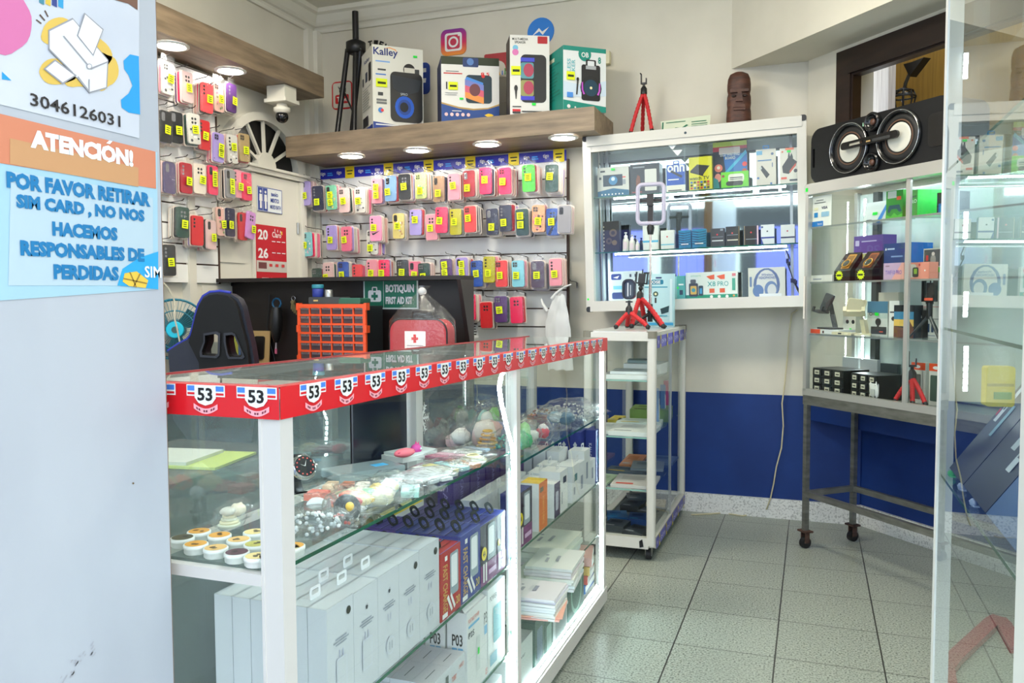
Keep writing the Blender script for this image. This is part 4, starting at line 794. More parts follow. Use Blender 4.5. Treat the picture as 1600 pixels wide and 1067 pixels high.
band(Matrix.Translation((CX1, CY1, ctop(CY1))) @ Matrix.Rotation(pi, 4, 'Z'), CX1-CX0, 3, .06, .093, 0)
b = B(); b.bar((CX0-.002, CY0, ctop(CY0)), (CX0-.002, CY1, ctop(CY1)), .005, .012, K(150, 30, 36, .4)); b.build('red_band', t)
# panes
def pane(b, P, mat=GLASS): b.add(P, [tuple(range(len(P)))], mat); return b
b = B(); b.bar(((CX0+CX1)/2, CY0+.01, ctop(CY0)+.001), ((CX0+CX1)/2, CY1-.01, ctop(CY1)+.001), CX1-CX0-.02, .006, TOPGLASS); b.build('top_glass', t)
for y0, y1 in ((CY0+.04, 2.042), (2.075, CY1-.03)):
    b = B(); b.box(CX1-.012, CX1-.008, y0, y1, .09, ctop(y1)-.02, GLASS); b.build('front_glass', t)
b = B(); b.box(CX0+.03, CX1-.03, CY0+.006, CY0+.010, .09, 1.04, GLASS); b.build('end_glass', t)
b = B(); b.box(CX0+.03, CX1-.03, CY1-.010, CY1-.006, .09, 1.02, GLASS); b.build('end_glass', t)
b = B(); b.box(CX0+.006, CX0+.010, 1.05, 1.70, .10, 1.04, HAZEGLASS); b.build('sliding_glass', t)
b = B(); b.box(CX0+.014, CX0+.018, 2.05, 3.03, .10, 1.03, HAZEGLASS); b.build('sliding_glass', t)
b = B()     # snow crystal sticker on the back glass
M_ = Matrix.Translation((CX0+.022, 2.06, .862)) @ Matrix.Rotation(pi/2, 4, 'Z')
for k in range(6):
    a = rad(60*k+30); b.M = M_ @ Matrix.Rotation(a, 4, 'Y'); b.box(-.003, .003, -.001, 0, 0, .042, WHITE)
    for z in (.014, .026, .036): b.add([(-.012, 0, z+.009), (-.0095, 0, z+.011), (0, 0, z+.003), (0, 0, z)], [(0, 1, 2, 3)], WHITE); b.add([(.012, 0, z+.009), (.0095, 0, z+.011), (0, 0, z+.003), (0, 0, z)], [(0, 1, 2, 3)], WHITE)
b.build('snowflake_sticker', t)
# shelves of the counter
def gshelf(y0, y1, z, nm='glass_shelf', bracket=True, x1=CX1-.018, zfar=None):
    b = B(); b.box(CX0+.02, x1-.001, y0, y1, z-.006, z, GLASS); b.box(x1-.001, x1, y0, y1, z-.0062, z+.0002, GEDGE); b.build(nm, t)
gshelf(CY0+.016, 2.042, .790); gshelf(2.03, CY1-.02, .745)
gshelf(CY0+.016, 2.03, .485); gshelf(2.03, CY1-.02, .500); gshelf(CY0+.016, 2.03, .248); gshelf(2.03, CY1-.02, .298)
for z in (.784,): 
    b = B(); b.box(CX0+.03, CX1-.036, CY0-.002, CY0+.014, z-.016, z+.002, PW); b.build('shelf_rail', t)
b = B(); b.box(CX0+.02, CX0+.035, CY0+.02, 2.03, .77, .784, PW); b.box(CX0+.02, CX0+.035, 2.03, CY1-.03, .726, .739, PW); b.build('shelf_rail', t)
b = B(); b.box(CX0, CX1-.004, CY0+.002, CY1, .055, .085, K(222, 222, 218, .4)); b.build('base_board', t)
b = B(); b.box(CX1-.02, CX1+.004, CY0, CY1+.004, .028, .082, PW); b.build('base_rail', t)
for x in (CX0+.05, CX1-.06):
    for y in (CY0+.1, CY1-.09):
        b = B(); b.tube([(x-.01, y, .022), (x+.01, y, .022)], .022, BLACK, 12); b.box(x-.016, x+.016, y-.016, y+.016, .04, .056, STEEL); b.build('castor', t)
b = B(); b.box(CX0+.002, CX0+.006, 1.72, 2.0, .1, 1.02, K(14, 18, 28, .2)); b.build('dark_slider', t)
# light strips
LED = glow(226, 250, 255, 30, 'led_strip_light')
LEDP = K(240, 244, 244, .4)
def strip(pts, par, wid=.010, led=LED, nm='led_strip', nrm=(1, 0, 0)):
    b = B(); 
    for i in range(len(pts)-1):
        a, c = Vector(pts[i]), Vector(pts[i+1]); n = max(1, int((c-a).length/.0145)); 
        b.bar(a, c, wid*.25 if False else .003, wid, LEDP, nrm)
        for k in range(n): p = a+(c-a)*((k+.5)/n); q = (c-a).normalized()*.0042; nn = Vector(nrm)*.0022; b.bar(p-q+nn, p+q+nn, .0022, wid*.7, led, nrm)
    b.build(nm, par)
def strip2(pts, par, u, n_, wid=.010, led=LED, nm='led_strip'):
    """flexible strip: lies along pts, width along u, diodes facing n_"""
    b = B(); u = Vector(u).normalized()*wid/2; N_ = Vector(n_).normalized()
    P = [Vector(p) for p in pts]
    for i in range(len(P)-1):
        a, c = P[i], P[i+1]; b.add([a-u, c-u, c+u, a+u], [(0, 1, 2, 3)], LEDP)
        n = max(1, int((c-a).length/.0135)); d = (c-a).normalized()*.005
        for k in range(n):
            p = a+(c-a)*((k+.5)/n)+N_*.0012; b.add([p-d-u*.8, p+d-u*.8, p+d+u*.8, p-d+u*.8], [(0, 1, 2, 3)], led)
    b.build(nm, par)
lp = [onx(x, y, -.757) for x, y in [(790, 573), (783, 588), (780, 605), (783, 628), (788, 650), (793, 672)]]
strip2(lp+[Vector((-.747, 2.0435, .80)), Vector((-.745, 2.0435, .75))], t, (1, .4, 0), (.3, -1, 0), .012)
strip2([Vector((-.745, 2.0435, z)) for z in (.75, .5, .3, .09)], t, (1, 0, 0), (0, -1, 0), .012)
strip2([(CX1-.016, CY1-.036, 1.0), (CX1-.016, CY1-.036, .09)], t, (0, 1, 0), (1, 0, 0), .012)
strip2([(CX1-.022, CY1-.05, .098), (CX1-.022, 2.08, .098)], t, (-.4, 0, 1), (1, 0, .4), .014)
strip2([(CX1-.022, 2.03, .098), (CX1-.022, CY0+.06, .098)], t, (-.4, 0, 1), (1, 0, .4), .014)
strip2([(CX1-.05, CY0+.06, 1.035), (CX1-.05, 2.0, 1.025)], t, (1, 0, 0), (0, 0, -1), .008)
# ---------------------------------------------------------------- white charger cartons on the middle shelf
R90 = pi/2
WB = K(203, 206, 210, .5); PRN = K(150, 156, 166, .6); PRD = K(60, 64, 72, .6)
APPLE = [(0, -.5), (.18, -.46), (.32, -.3), (.42, -.05), (.36, .2), (.2, .32), (.05, .26), (-.08, .32), (-.3, .26), (-.42, .0), (-.34, -.3), (-.18, -.47)]
def apple(cx, cz, s, asp): return [('p', [(cx+x*s, cz+z*s*asp) for x, z in APPLE], PRD), ('p', [(cx+.02*s, cz+.38*s*asp), (cx+.1*s, cz+.62*s*asp), (cx+.24*s, cz+.66*s*asp), (cx+.2*s, cz+.46*s*asp)], PRD)]
XF = -.758
Yb = [onx(px, py, XF).y for px, py in [(510, 956), (552, 929), (590, 907), (623, 887), (655, 868), (686, 845)]]
def plug(z, w_=.3): return [('r', .42, z, .45, z+.07, K(176, 180, 200)), ('r', .54, z, .57, z+.07, K(176, 180, 200))]
for r_ in range(6):
    for c_ in range(5):
        y0, y1 = Yb[c_], Yb[c_+1]-.0012; d = .0375; x = XF-r_*(d+.0012); h = (.192, .190, .191, .190, .192)[c_]
        if r_ == 0:
            art = [('r', .30, .70-.03, .72, .685, PRN), ('r', .22, .645, .80, .66, PRN), ('r', .3, .62, .72, .633, PRN)]
            art += [('c', .80, .88, .085, K(50, 54, 50))] if c_ in (0, 3, 4) else apple(.52, .80, .11, .45)
            art += plug(.5)+([('R', .3, .2, .7, .5, K(206, 210, 218), .04), ('R', .33, .215, .67, .485, WB, .03)] if c_ < 2 else [('o', .52, .24, .2, .095, K(206, 210, 218)), ('o', .52, .24, .16, .078, WB), ('r', .45, .2, .48, .28, PRN), ('r', .56, .2, .59, .28, PRN)])
            lab = 'white phone charger carton, front rank behind the glass, %s from the corner post' % ORD[c_]
        else: art = (); lab = 'white phone charger carton, rank %s behind the glass, %s along from the corner post' % (['', 'two', 'three', 'four', 'five', 'six'][r_], ORD[c_])
        carton('charger_carton', lab, 'box', (x, y0, .4855), R90, y1-y0, d, h, WB, art, 'white charger cartons in the glass counter', top=[('r', 0, 0, 1, .05, K(190, 193, 197)), ('r', 0, .95, 1, 1, K(176, 180, 184)), ('r', 0, 0, .012, 1, K(180, 184, 188))], tab=K(236, 238, 238) if (r_ in (1, 2) and c_ < 3 and (r_+c_) % 2) or (r_, c_) in ((1, 1), (2, 2)) else None)
# fast charge cartons
BLK = K(24, 26, 32, .4)
def fast(base, dark, window=True):
    a = [('r', 0, 0, 1, 1, base), ('d', .12, .1, .34, .80, 'FAST CHARGE', K(196, 160, 80), .02), ('R', .46, .28, .88, .92, K(150, 164, 172), .05), ('R', .52, .4, .82, .88, K(236, 238, 240), .05), ('r', .2, .86, .32, .93, WHITE), ('p', [(.28, .3), (.36, .33), (.56, .08), (.5, .05)], WHITE), ('p', [(.44, .3), (.5, .33), (.7, .1), (.64, .06)], WHITE), ('r', .05, .03, .3, .1, WHITE), ('t', .72, .10, .92, .22, '20', K(214, 190, 80), .01)]
    return a
def four(base):
    return [('r', 0, 0, 1, 1, K(30, 24, 48)), ('r', 0, 0, 1, .34, K(120, 44, 110)), ('R', .42, .36, .86, .95, K(150, 164, 172), .05), ('R', .48, .45, .8, .9, K(236, 238, 240), .05), ('c', .2, .52, .15, K(238, 214, 30)), ('t', .12, .47, .28, .57, '4A', BLACK, .02), ('R', .12, .05, .2, .36, WHITE, .02), ('R', .26, .05, .34, .36, WHITE, .02), ('r', .45, .12, .9, .2, K(210, 170, 210))]
cols = [((190, 44, 44), fast(K(178, 34, 38), 0), 'red fast charge carton'), ((40, 58, 140), fast(K(36, 52, 138), 0), 'blue fast charge carton'), ((44, 50, 120), four(0), 'dark 4A charger carton beside the blue column'), ((44, 60, 140), four(0), 'dark 4A charger carton beside the lit post')]
Yf = [onx(px, py, XF).y for px, py in [(687, 843), (719, 842), (750, 822), (776, 805), (799, 790)]]
for c_ in range(4):
    cc, art, nm = cols[c_]
    for r_ in range(6):
        d = .041; y0, y1 = Yf[c_]+.001, min(Yf[c_+1]-.001, 2.012); x = XF-r_*(d+.0012); h = .152+(.008 if c_ == 1 else 0)
        base = K(*cc, .35) if (c_ == 0 or r_ < 4) else K(70, 54, 130, .35)
        t_ = carton('charger_carton', nm+(', front rank' if r_ == 0 else ', rank %s back from the glass' % ['', 'two', 'three', 'four', 'five', 'six'][r_]), 'box', (x, y0, .4855), R90, y1-y0, d, h, base, art if r_ == 0 else (), 'coloured fast charge cartons in the glass counter', top=[('r', 0, 0, 1, .05, K(120, 130, 190)), ('r', 0, .93, 1, 1, K(20, 22, 50)), ('r', 0, 0, .015, 1, K(20, 22, 50)), ('r', .985, 0, 1, 1, K(150, 160, 210)), ('r', .1, .4, .9, .5, K(*[int(v*.72) for v in cc]))])
        b = B(Matrix.Translation(((y1-y0)*.35, d*.5, h)) @ Matrix.Rotation(rad(-35), 4, 'X')); b.prism(rrect(-.019, .019, 0, .032, .014, 4), -.0008, .0008, K(18, 22, 26, .8, 0.0, .1), hole=rrect(-.011, .011, .006, .024, .009, 4)); b.build('hang_tab', t_)
# lower shelf: white turbo cartons, portable power cartons
ZL = .2485
Yt = [1.27, 1.365, 1.46, 1.555, 1.65, 1.735]
for r_ in range(5):
    for c_ in range(5):
        d = .05; x = -.755-r_*(d+.001); y0 = Yt[c_]; h = .112 if c_ < 3 else .122; w_ = Yt[c_+1]-Yt[c_]-.001
        art = ([('t', .12, .7, .5, .8, 'TURBO', PRD, .01), ('R', .74, .55, .9, .88, K(90, 98, 96), .02), ('r', .3, .2, .36, .45, PRN), ('r', .5, .2, .56, .45, PRN)] if c_ < 4 else [('t', .1, .66, .4, .76, 'TURBO', K(220, 120, 100), .01), ('t', .55, .78, .9, .86, 'CHARGER', K(220, 120, 100), .0), ('r', .3, .1, .34, .5, DKGREY)]) if r_ == 0 else ()
        topart = [('r', .2, .47, .72, .52, K(110, 116, 120))]
        carton('charger_carton', ('white turbo charger carton on the low counter shelf, front rank, %s from the street' % ORD[c_]) if r_ == 0 else 'white turbo charger carton on the low shelf, rank %s, %s from the street' % (['', 'two', 'three', 'four', 'five'][r_], ORD[c_]), 'box', (x, y0, ZL), R90, w_, d, h, WB, art, 'white turbo cartons on the low counter shelf', top=topart)
P3 = [('t', .25, .60, .78, .74, 'P03', BLACK, .02), ('R', .25, .38, .5, .58, K(120, 180, 220), .03), ('R', .55, .38, .8, .58, K(120, 180, 220), .03)]
Yp = 1.752
def p03(x, lab, tall, k):
    t_ = thing('charger_carton', lab, 'box', (x, Yp, ZL), R90, 'white P03 cartons on the low counter shelf'); w_, d, h = .125, .052, tall
    b = B(); b.box(0, w_, 0, d, 0, h, K(222, 222, 220, .5)); b.build('carton', t_)
    b = B(); draw(b, P3, d, h, M=side_frame('left', w_, d, h))
    if k == 0: draw(b, [('t', .06, .86, .6, .91, 'PORTABLE POWER', K(220, 90, 70)), ('r', .06, .80, .6, .83, K(100, 170, 210)), ('t', .06, .68, .34, .75, 'P2S', PRD, .02), ('R', .45, .2, .62, .62, K(206, 210, 206), .03), ('t', .84, .68, .98, .82, 'P3', BLACK, .01), ('r', .84, .55, .98, .66, K(120, 180, 220)), ('t', .88, .04, .98, .12, '03', K(220, 80, 60))], w_, h)
    b.build('printed_artwork', t_)
    b = B(Matrix.Translation((0, d*.1, h)) @ Matrix.Rotation(rad(-48+14*k), 4, 'X')); b.prism([(0, 0), (w_, 0), (w_*.9, .05), (w_*.12, .05)], 0, .0012, K(228, 228, 224)); b.build('open_flap', t_)
    if k == 0: b = B(); draw(b, [('r', .48, .40, .56, .48, GREENTAG)], w_, h, e0=.003); b.build('green_sticker', t_)
for k in range(4): p03(-.757-.058*k, 'white P03 carton with open flaps, %s back from the counter glass' % ORD[k], .205-.004*k, k)
t_ = carton('charger_carton', 'white carton with a teal picture beside the lit middle post', 'box', (-.757, 1.885, ZL), R90, .12, .06, .215, K(224, 226, 224), [('R', .3, .3, .8, .74, K(60, 150, 160), .06), ('r', .1, .06, .5, .2, K(120, 170, 190)), ('t', .1, .84, .5, .9, 'POWER', PRD)], 'white P03 cartons on the low counter shelf', tab=K(226, 222, 190))
# base of the near bay, barely seen
for k in range(3): carton('charger_carton', 'white carton on the counter floor below the lit middle post, %s from the glass' % ORD[k], 'box', (-.757-.07*k, 1.88, .0855), R90, .10, .062, .12, WB, [('r', .1, .6, .5, .66, PRN)] if k == 0 else (), 'white cartons on the counter floor')
# ---------------------------------------------------------------- trinkets on the near glass shelf
ZS = .7902
lids = [(285, 842, 'dark'), (311, 832, 'amber'), (343, 838, 'amber'), (373, 845, 'peach'), (398, 833, 'cream'), (306, 852, 'amber'), (337, 858, 'peach'), (370, 865, 'plum'), (400, 852, 'olive'), (401, 871, 'cream'), (459, 855, 'amber'), (478, 862, 'redlip'), (458, 876, 'amber')]
LC = dict(dark=(70, 66, 40), amber=(226, 160, 60), peach=(226, 180, 110), cream=(232, 206, 140), plum=(84, 44, 62), olive=(190, 180, 90), redlip=(232, 222, 186))
for k, (px, py, kk) in enumerate(lids):
    p = onz(px, py, ZS+.012); p.x = min(p.x, -.776); t_ = thing('balm_tin', '%s lidded white balm tin on the counter shelf, %s in reading order' % (kk if kk != 'redlip' else 'red cream', ORD[k]), 'tin', (p.x, p.y, ZS), rad(40*k), 'round balm tins on the glass shelf')
    b = B(); b.lathe([(.0165, 0), (.0185, .002), (.0185, .0085), (.0195, .009), (.0195, .014), (.0185, .015)], K(236, 236, 230, .35), 22); b.build('tub', t_)
    b = B(); n = 18; b.add([(.0172*cos(2*pi*i/n), .0172*sin(2*pi*i/n), .0154) for i in range(n)], [tuple(range(n))], K(*LC[kk], .5)); 
    mk = K(206, 40, 70) if kk == 'redlip' else K(*[int(v*.45) for v in LC[kk]]); rr = random.Random(k)
    for q in range(3): cx_, cy_ = rr.uniform(-.006, .006), rr.uniform(-.006, .006); b.add([(cx_+rr.uniform(.003, .006)*cos(2*pi*i/7), cy_+.0035*sin(2*pi*i/7), .0157+.0001*q) for i in range(7)], [tuple(range(7))], mk)
    b.build('printed_lid', t_)
SCL = [1.22]
def pouch(name, label, px, py, sx, sy, sz, rz, inner, col, group='bagged trinkets on the counter shelves', z=ZS, skin=None, seed=0, amp=.25, cat='trinket'):
    """a small clear bag with something in it"""
    sx, sy, sz = sx*SCL[0], sy*SCL[0], sz*SCL[0]
    p = onz(px, py, z+sz*.4); hx = abs(sx*sin(rad(rz)))*.5+abs(sy*cos(rad(rz)))*.5 if 0 else max(sx, sy)*.42
    p.x = min(max(p.x, CX0+.03+hx*.8), -.765-hx*.55); p.y = min(p.y, 3.02-hx*.8)
    t_ = thing(name, label, cat, (p.x, p.y, z), rad(rz), group); b = B(); fl = .0008
    b.blob((0, 0, sz*.5), (sx/2, sy/2, sz*.55), skin or BAG, 20, 10, amp, 3.2, seed, None, fl); 
    for s in (-1, 1): b.add([(s*sx*.42, -sy*.2, sz*.45), (s*sx*.62, -sy*.34, sz*.55), (s*sx*.66, 0, sz*.8), (s*sx*.60, sy*.3, sz*.5), (s*sx*.42, sy*.2, sz*.45)], [(0, 1, 2, 3, 4)], skin or BAG, True)
    b.build('clear_bag', t_); b = B(); rr = random.Random(seed+3)
    if inner == 'ball': b.blob((0, 0, sz*.46), (min(sx, sy)*.34,)*2+(sz*.42,), K(*col[0], .5), 16, 12, 0, 1, 0); b.blob((min(sx, sy)*.18, -min(sx, sy)*.22, sz*.6), (sx*.09,)*3, K(*col[1], .5), 10, 7)
    elif inner == 'beads':
        for k in range(46): a = rr.uniform(0, 6.28); q = rr.uniform(-.6, 1); b.blob((sx*.3*cos(a)*math.sqrt(max(0, 1-q*q)), sy*.3*sin(a)*math.sqrt(max(0, 1-q*q)), sz*.45+sz*.36*q), (.0035,)*3, K(*col[k % len(col)], .3), 6, 4)
    elif inner == 'blobs':
        for k, c in enumerate(col): b.blob((rr.uniform(-.28, .28)*sx, rr.uniform(-.28, .28)*sy, sz*(.28+.25*rr.random())), (sx*rr.uniform(.14, .26), sy*rr.uniform(.14, .26), sz*rr.uniform(.2, .32)), K(*c, .6), 12, 8, .3, 3, seed+k, None, .001)
    elif inner == 'strips':
        for k, c in enumerate(col): x0 = (-.36+.72*k/len(col))*sx; b.box(x0, x0+.5*sx/len(col), -sy*.36, sy*.36, .002, sz*.5, K(*c, .5), Matrix.Rotation(rad(rr.uniform(-12, 12)), 4, 'Z'))
    elif inner == 'lace':
        for k in range(5): r_ = .3*min(sx, sy)*(1-.15*k); b.tube([(r_*cos(2*pi*i/16), r_*sin(2*pi*i/16), sz*(.2+.12*k)) for i in range(16)], .003, K(*col[k % len(col)], .35), 5, True)
    b.build('contents', t_); return t_
pouch('trinket_bag', 'bagged silver lace trinket standing on two balm tins', 358, 812, .05, .045, .034, 10, 'lace', [(226, 226, 200), (240, 230, 190)], seed=1, z=ZS+.004)
pouch('trinket_bag', 'bagged pale shell trinket behind the silver lace trinket', 370, 800, .05, .04, .03, 60, 'blobs', [(230, 216, 190), (210, 206, 190)], seed=2, z=ZS+.02)
pouch('trinket_bag', 'large clear bag with a silver filigree ornament beside the corner post', 500, 822, .115, .085, .042, 30, 'beads', [(206, 210, 210), (176, 182, 184), (226, 228, 226)], seed=3)
pouch('trinket_bag', 'clear bag holding a red and white beaded ball', 540, 792, .075, .06, .045, -20, 'beads', [(210, 60, 50), (240, 236, 226), (230, 120, 60), (120, 60, 50)], seed=4)
pouch('trinket_bag', 'clear bag holding a black ball ornament with a yellow dot', 593, 803, .075, .06, .052, 5, 'ball', [(40, 46, 52), (236, 190, 60)], seed=5)
pouch('trinket_bag', 'clear bag of beaded black and red charms behind the beaded ball', 560, 812, .06, .05, .03, 40, 'beads', [(60, 60, 66), (190, 60, 50), (230, 230, 226)], seed=6)
pouch('trinket_bag', 'clear bag with an orange brown figure near the wrist watch', 545, 758, .115, .05, .03, 15, 'strips', [(226, 190, 150), (190, 90, 40), (236, 220, 200)], seed=7)
pouch('trinket_bag', 'clear bag with a long coral red strip', 522, 772, .13, .045, .028, 8, 'strips', [(226, 110, 90), (226, 120, 100)], seed=8)
pouch('trinket_bag', 'clear bag with green and cream beads in the middle of the shelf', 560, 776, .11, .06, .035, -10, 'blobs', [(90, 170, 110), (226, 216, 170), (200, 190, 130)], seed=9)
pouch('trinket_bag', 'crumpled clear bag with yellow and red sweets at the shelf edge', 640, 790, .11, .07, .042, 25, 'blobs', [(236, 190, 60), (226, 70, 80), (240, 220, 150), (230, 120, 90)], seed=10)
pouch('trinket_bag', 'flat clear bag with a turquoise strip at the shelf edge', 660, 768, .12, .08, .022, 20, 'strips', [(150, 216, 200), (180, 226, 214)], seed=11)
pouch('trinket_bag', 'flat milky bag with a black band lying across the shelf', 655, 745, .2, .09, .016, 80, 'strips', [(30, 44, 64)], seed=12, skin=BAGW)
pouch('trinket_bag', 'flat clear bag with a rainbow edged booklet towards the middle post', 700, 728, .17, .11, .018, 70, 'strips', [(226, 226, 214), (206, 190, 120), (160, 206, 206), (196, 140, 110)], seed=13)
pouch('trinket_bag', 'clear bag of pink glitter cards near the middle post', 705, 710, .13, .09, .02, 75, 'strips', [(170, 96, 116), (206, 160, 170), (226, 220, 214)], seed=14)
pouch('trinket_bag', 'clear bag with a pale ring and lace near the middle post', 755, 716, .11, .09, .018, 75, 'lace', [(216, 200, 150), (226, 226, 214)], seed=15)
pouch('trinket_bag', 'empty looking crumpled clear bag on the shelf near the corner post', 488, 790, .08, .06, .03, 40, 'blobs', [(216, 220, 220)], seed=16)
for k, (lab, px, py, sx, sy, sz, rz, inn, cl) in enumerate([
    ('crinkled clear bag with a green sprig behind the beaded ball', 600, 772, .10, .06, .045, 30, 'blobs', [(110, 170, 120), (226, 220, 180), (236, 226, 206)]),
    ('crinkled clear bag with white and yellow flowers near the shelf middle', 622, 765, .09, .06, .05, -20, 'blobs', [(236, 226, 190), (230, 190, 80), (236, 236, 230)]),
    ('flat clear bag with silver foil behind the turquoise strip', 690, 750, .15, .08, .014, 75, 'strips', [(206, 212, 212), (186, 196, 200), (226, 228, 226)]),
    ('flat clear bag of white cards close to the shelf edge', 725, 745, .13, .07, .014, 70, 'strips', [(226, 228, 224), (206, 210, 206)]),
    ('flat clear bag of pearl hair clips by the middle post', 765, 728, .10, .07, .016, 70, 'beads', [(226, 220, 206), (206, 190, 170), (236, 236, 230)]),
    ('flat clear bag with gold and white cards beside the glitter cards', 735, 704, .13, .08, .014, 80, 'strips', [(206, 190, 120), (226, 226, 214), (160, 180, 200)]),
    ('clear bag with a rolled white tag beside the black ball ornament', 570, 790, .08, .05, .03, 60, 'blobs', [(226, 228, 228), (206, 206, 214)])]):
    pouch('trinket_bag', lab, px, py, sx, sy, sz, rz, inn, cl, seed=40+k)
t_ = thing('glitter_case', 'flat silver grey case with a blue label on the shelf', 'case', onz(568, 742, ZS)*1, rad(60), None); t_.location.z = ZS; b = B(); b.prism(rrect(-.085, .085, 0, .02, .004), -.045, .045, K(170, 184, 186, .25, .5)); b.build('shell', t_); b = B(); b.box(.02, .055, -.02, .005, .02, .0207, K(70, 160, 206)); b.build('label', t_)
t_ = thing('paper_packet', 'stack of thin white paper packets under the pink fish keyring', 'packet', onz(640, 715, ZS), rad(70)); t_.location.z = ZS; b = B(); b.box(-.06, .06, -.04, .04, 0, .012, K(220, 222, 216)); b.box(-.05, .065, -.035, .042, .012, .018, K(210, 216, 212)); b.build('sheets', t_)
p = onz(632, 706, ZS+.03); t_ = thing('coin_purse', 'pink soft coin purse on the paper packets', 'purse', (p.x, p.y, ZS+.018), rad(70)); b = B(); b.blob((0, 0, .01), (.032, .018, .011), K(232, 112, 124, .6), 18, 9, .06, 2, 1); b.build('body', t_); b = B(); b.tube([(-.028, -.008, .014), (0, -.0145, .014), (.026, -.01, .014)], .0015, K(190, 60, 90), 5); b.build('seam', t_)
p = onz(650, 698, ZS+.03); t_ = thing('fish_keyring', 'small magenta fish keyring beside the pink purse', 'keyring', (p.x, p.y, ZS+.01), rad(60)); b = B(); b.blob((0, 0, .014), (.016, .012, .0135), K(206, 70, 150, .5), 14, 9, .05, 3, 2); b.build('body', t_); b = B(); b.add([(-.004, 0, .026), (.0, 0, .036), (.004, 0, .027), (.008, 0, .034), (.01, 0, .022)], [(0, 1, 2, 3, 4)], K(226, 80, 140)); b.build('fin', t_); b = B(); b.blob((.008, -.011, .016), (.003, .002, .003), WHITE, 8, 6); b.build('eye', t_)
# wrist watch hanging on the corner post
p = onx(468, 740, -.80); t_ = thing('wrist_watch', 'black strapped wrist watch on a clear stand beside the corner post', 'watch', (-.80, p.y, ZS), rad(62)); zc = p.z-ZS
b = B(); b.tube([(0, .004, .002), (0, .004, zc-.036)], .003, BLIST, 8); b.prism(rrect(-.018, .018, 0, .004, .002), -.012, .014, BLIST); b.build('clear_stand', t_)
MW_ = Matrix.Translation((0, -.012, zc+.012)) @ Matrix.Rotation(rad(62), 4, 'X') @ Matrix.Scale(1.15, 4)
b = B(MW_); b.lathe([(.015, -.005), (.0185, -.003), (.0195, .001), (.0185, .005), (.016, .007)], CHROME, 26); b.tube([(.019, 0, .001), (.0225, 0, .001)], .0025, CHROME, 8); b.build('watch_case', t_)
b = B(MW_); b.lathe([(.0155, .0068), (.0155, .0075)], K(26, 28, 30, .3), 22)
for k in range(12): a = rad(30*k); b.add([(.0125*cos(a)+dx, .0125*sin(a)+dy, .0078) for dx, dy in ((-.001, -.001), (.001, -.001), (.001, .001), (-.001, .001))], [(0, 1, 2, 3)], K(214, 90, 80))
b.add([(-.0006, 0, .008), (.0006, 0, .008), (.004, .009, .008)], [(0, 1, 2)], WHITE); b.add([(-.0006, 0, .008), (.0006, 0, .008), (-.008, .004, .008)], [(0, 1, 2)], WHITE); b.build('dial', t_)
b = B(); N_ = 22; vs = []; fs = []
for k in range(N_+1):
    a = rad(62+290*k/N_-90+28); r1, r2 = .0225, .0338; y, z = -r1*cos(a)*.9, r2*sin(a)
    vs += [(-.0105, y, zc+z), (.0105, y, zc+z), (.0105, y*.9, zc+z*.93), (-.0105, y*.9, zc+z*.93)]
for k in range(N_): 
    for q in range(4): fs.append((4*k+q, 4*k+(q+1) % 4, 4*k+4+(q+1) % 4, 4*k+4+q))
b.add(vs, fs, K(20, 22, 25, .5), True); b.build('strap', t_)
# green folder lying on the desk side behind the counter glass
p = ony(290, 700, 1.6); t_ = thing('folder', 'yellow green folder seen through the counter end glass', 'folder', (-1.46, 1.62, .80), rad(10)); b = B(); b.box(-.14, .14, -.1, .1, 0, .006, K(196, 212, 96)); b.build('cover', t_); b = B(); b.box(-.12, .06, -.09, .08, .006, .014, K(214, 216, 206)); b.build('papers', t_)
t_ = thing('side_table', 'dark side table behind the counter carrying the green folder', 'table', (-1.5, 1.62, 0)); b = B(); b.box(-.2, .2, -.25, .25, .772, .799, DARKW); b.build('tabletop', t_); b = B(); b.box(-.165, .165, -.2, .2, .02, .77, K(30, 32, 30)); b.build('dark_filler', t_)  # closed dark body added to darken the view through the counter
for sx in (-1, 1):
    for sy in (-1, 1): b = B(); b.box(sx*.18-.015, sx*.18+.015, sy*.23-.015, sy*.23+.015, 0, .772, DARKW); b.build('leg', t_)
# ---------------------------------------------------------------- far bay
SCL[0] = 1.35; ZF = .7452; GP = 'bagged toys on the far glass shelf'
def toy(*a, **k): return pouch(*a, group=GP, z=ZF, cat='toy', **k)
toy('toy_bag', 'clear bag with an orange ring toy behind the lit middle post', 762, 687, .1, .08, .07, 20, 'lace', [(236, 176, 60), (240, 190, 90), (232, 160, 50)], seed=21)
toy('toy_bag', 'white plush toy in a clear bag at the back of the far shelf', 690, 682, .12, .09, .06, 70, 'blobs', [(236, 226, 222), (226, 190, 190), (240, 236, 230)], seed=22)
toy('toy_bag', 'pale pink toy in a puffed clear bag beside the orange ring toy', 725, 675, .13, .1, .09, 40, 'blobs', [(232, 196, 190), (240, 226, 214), (230, 180, 176)], seed=23)
toy('toy_bag', 'green topped toy in a clear bag at the back of the far shelf', 748, 660, .09, .08, .09, 10, 'blobs', [(120, 190, 90), (230, 230, 220), (150, 200, 190)], seed=24)
toy('toy_bag', 'red and lilac toys in a clear bag close to the light strip', 775, 668, .12, .09, .08, 50, 'blobs', [(196, 70, 84), (170, 170, 220), (230, 220, 216)], seed=25)
toy('toy_bag', 'teal fluffy toy in a clear bag at the shelf edge by the light strip', 795, 697, .09, .08, .06, 0, 'beads', [(90, 176, 160), (130, 200, 180), (80, 150, 150)], seed=26)
toy('toy_bag', 'bright green toy in a clear bag just past the middle post', 822, 682, .07, .07, .07, 10, 'blobs', [(60, 170, 100), (170, 216, 150), (110, 190, 130)], seed=27)
toy('toy_bag', 'white soft toy in a clear bag next to the bright green toy', 840, 678, .07, .07, .055, 30, 'blobs', [(236, 236, 226), (226, 226, 216)], seed=28)
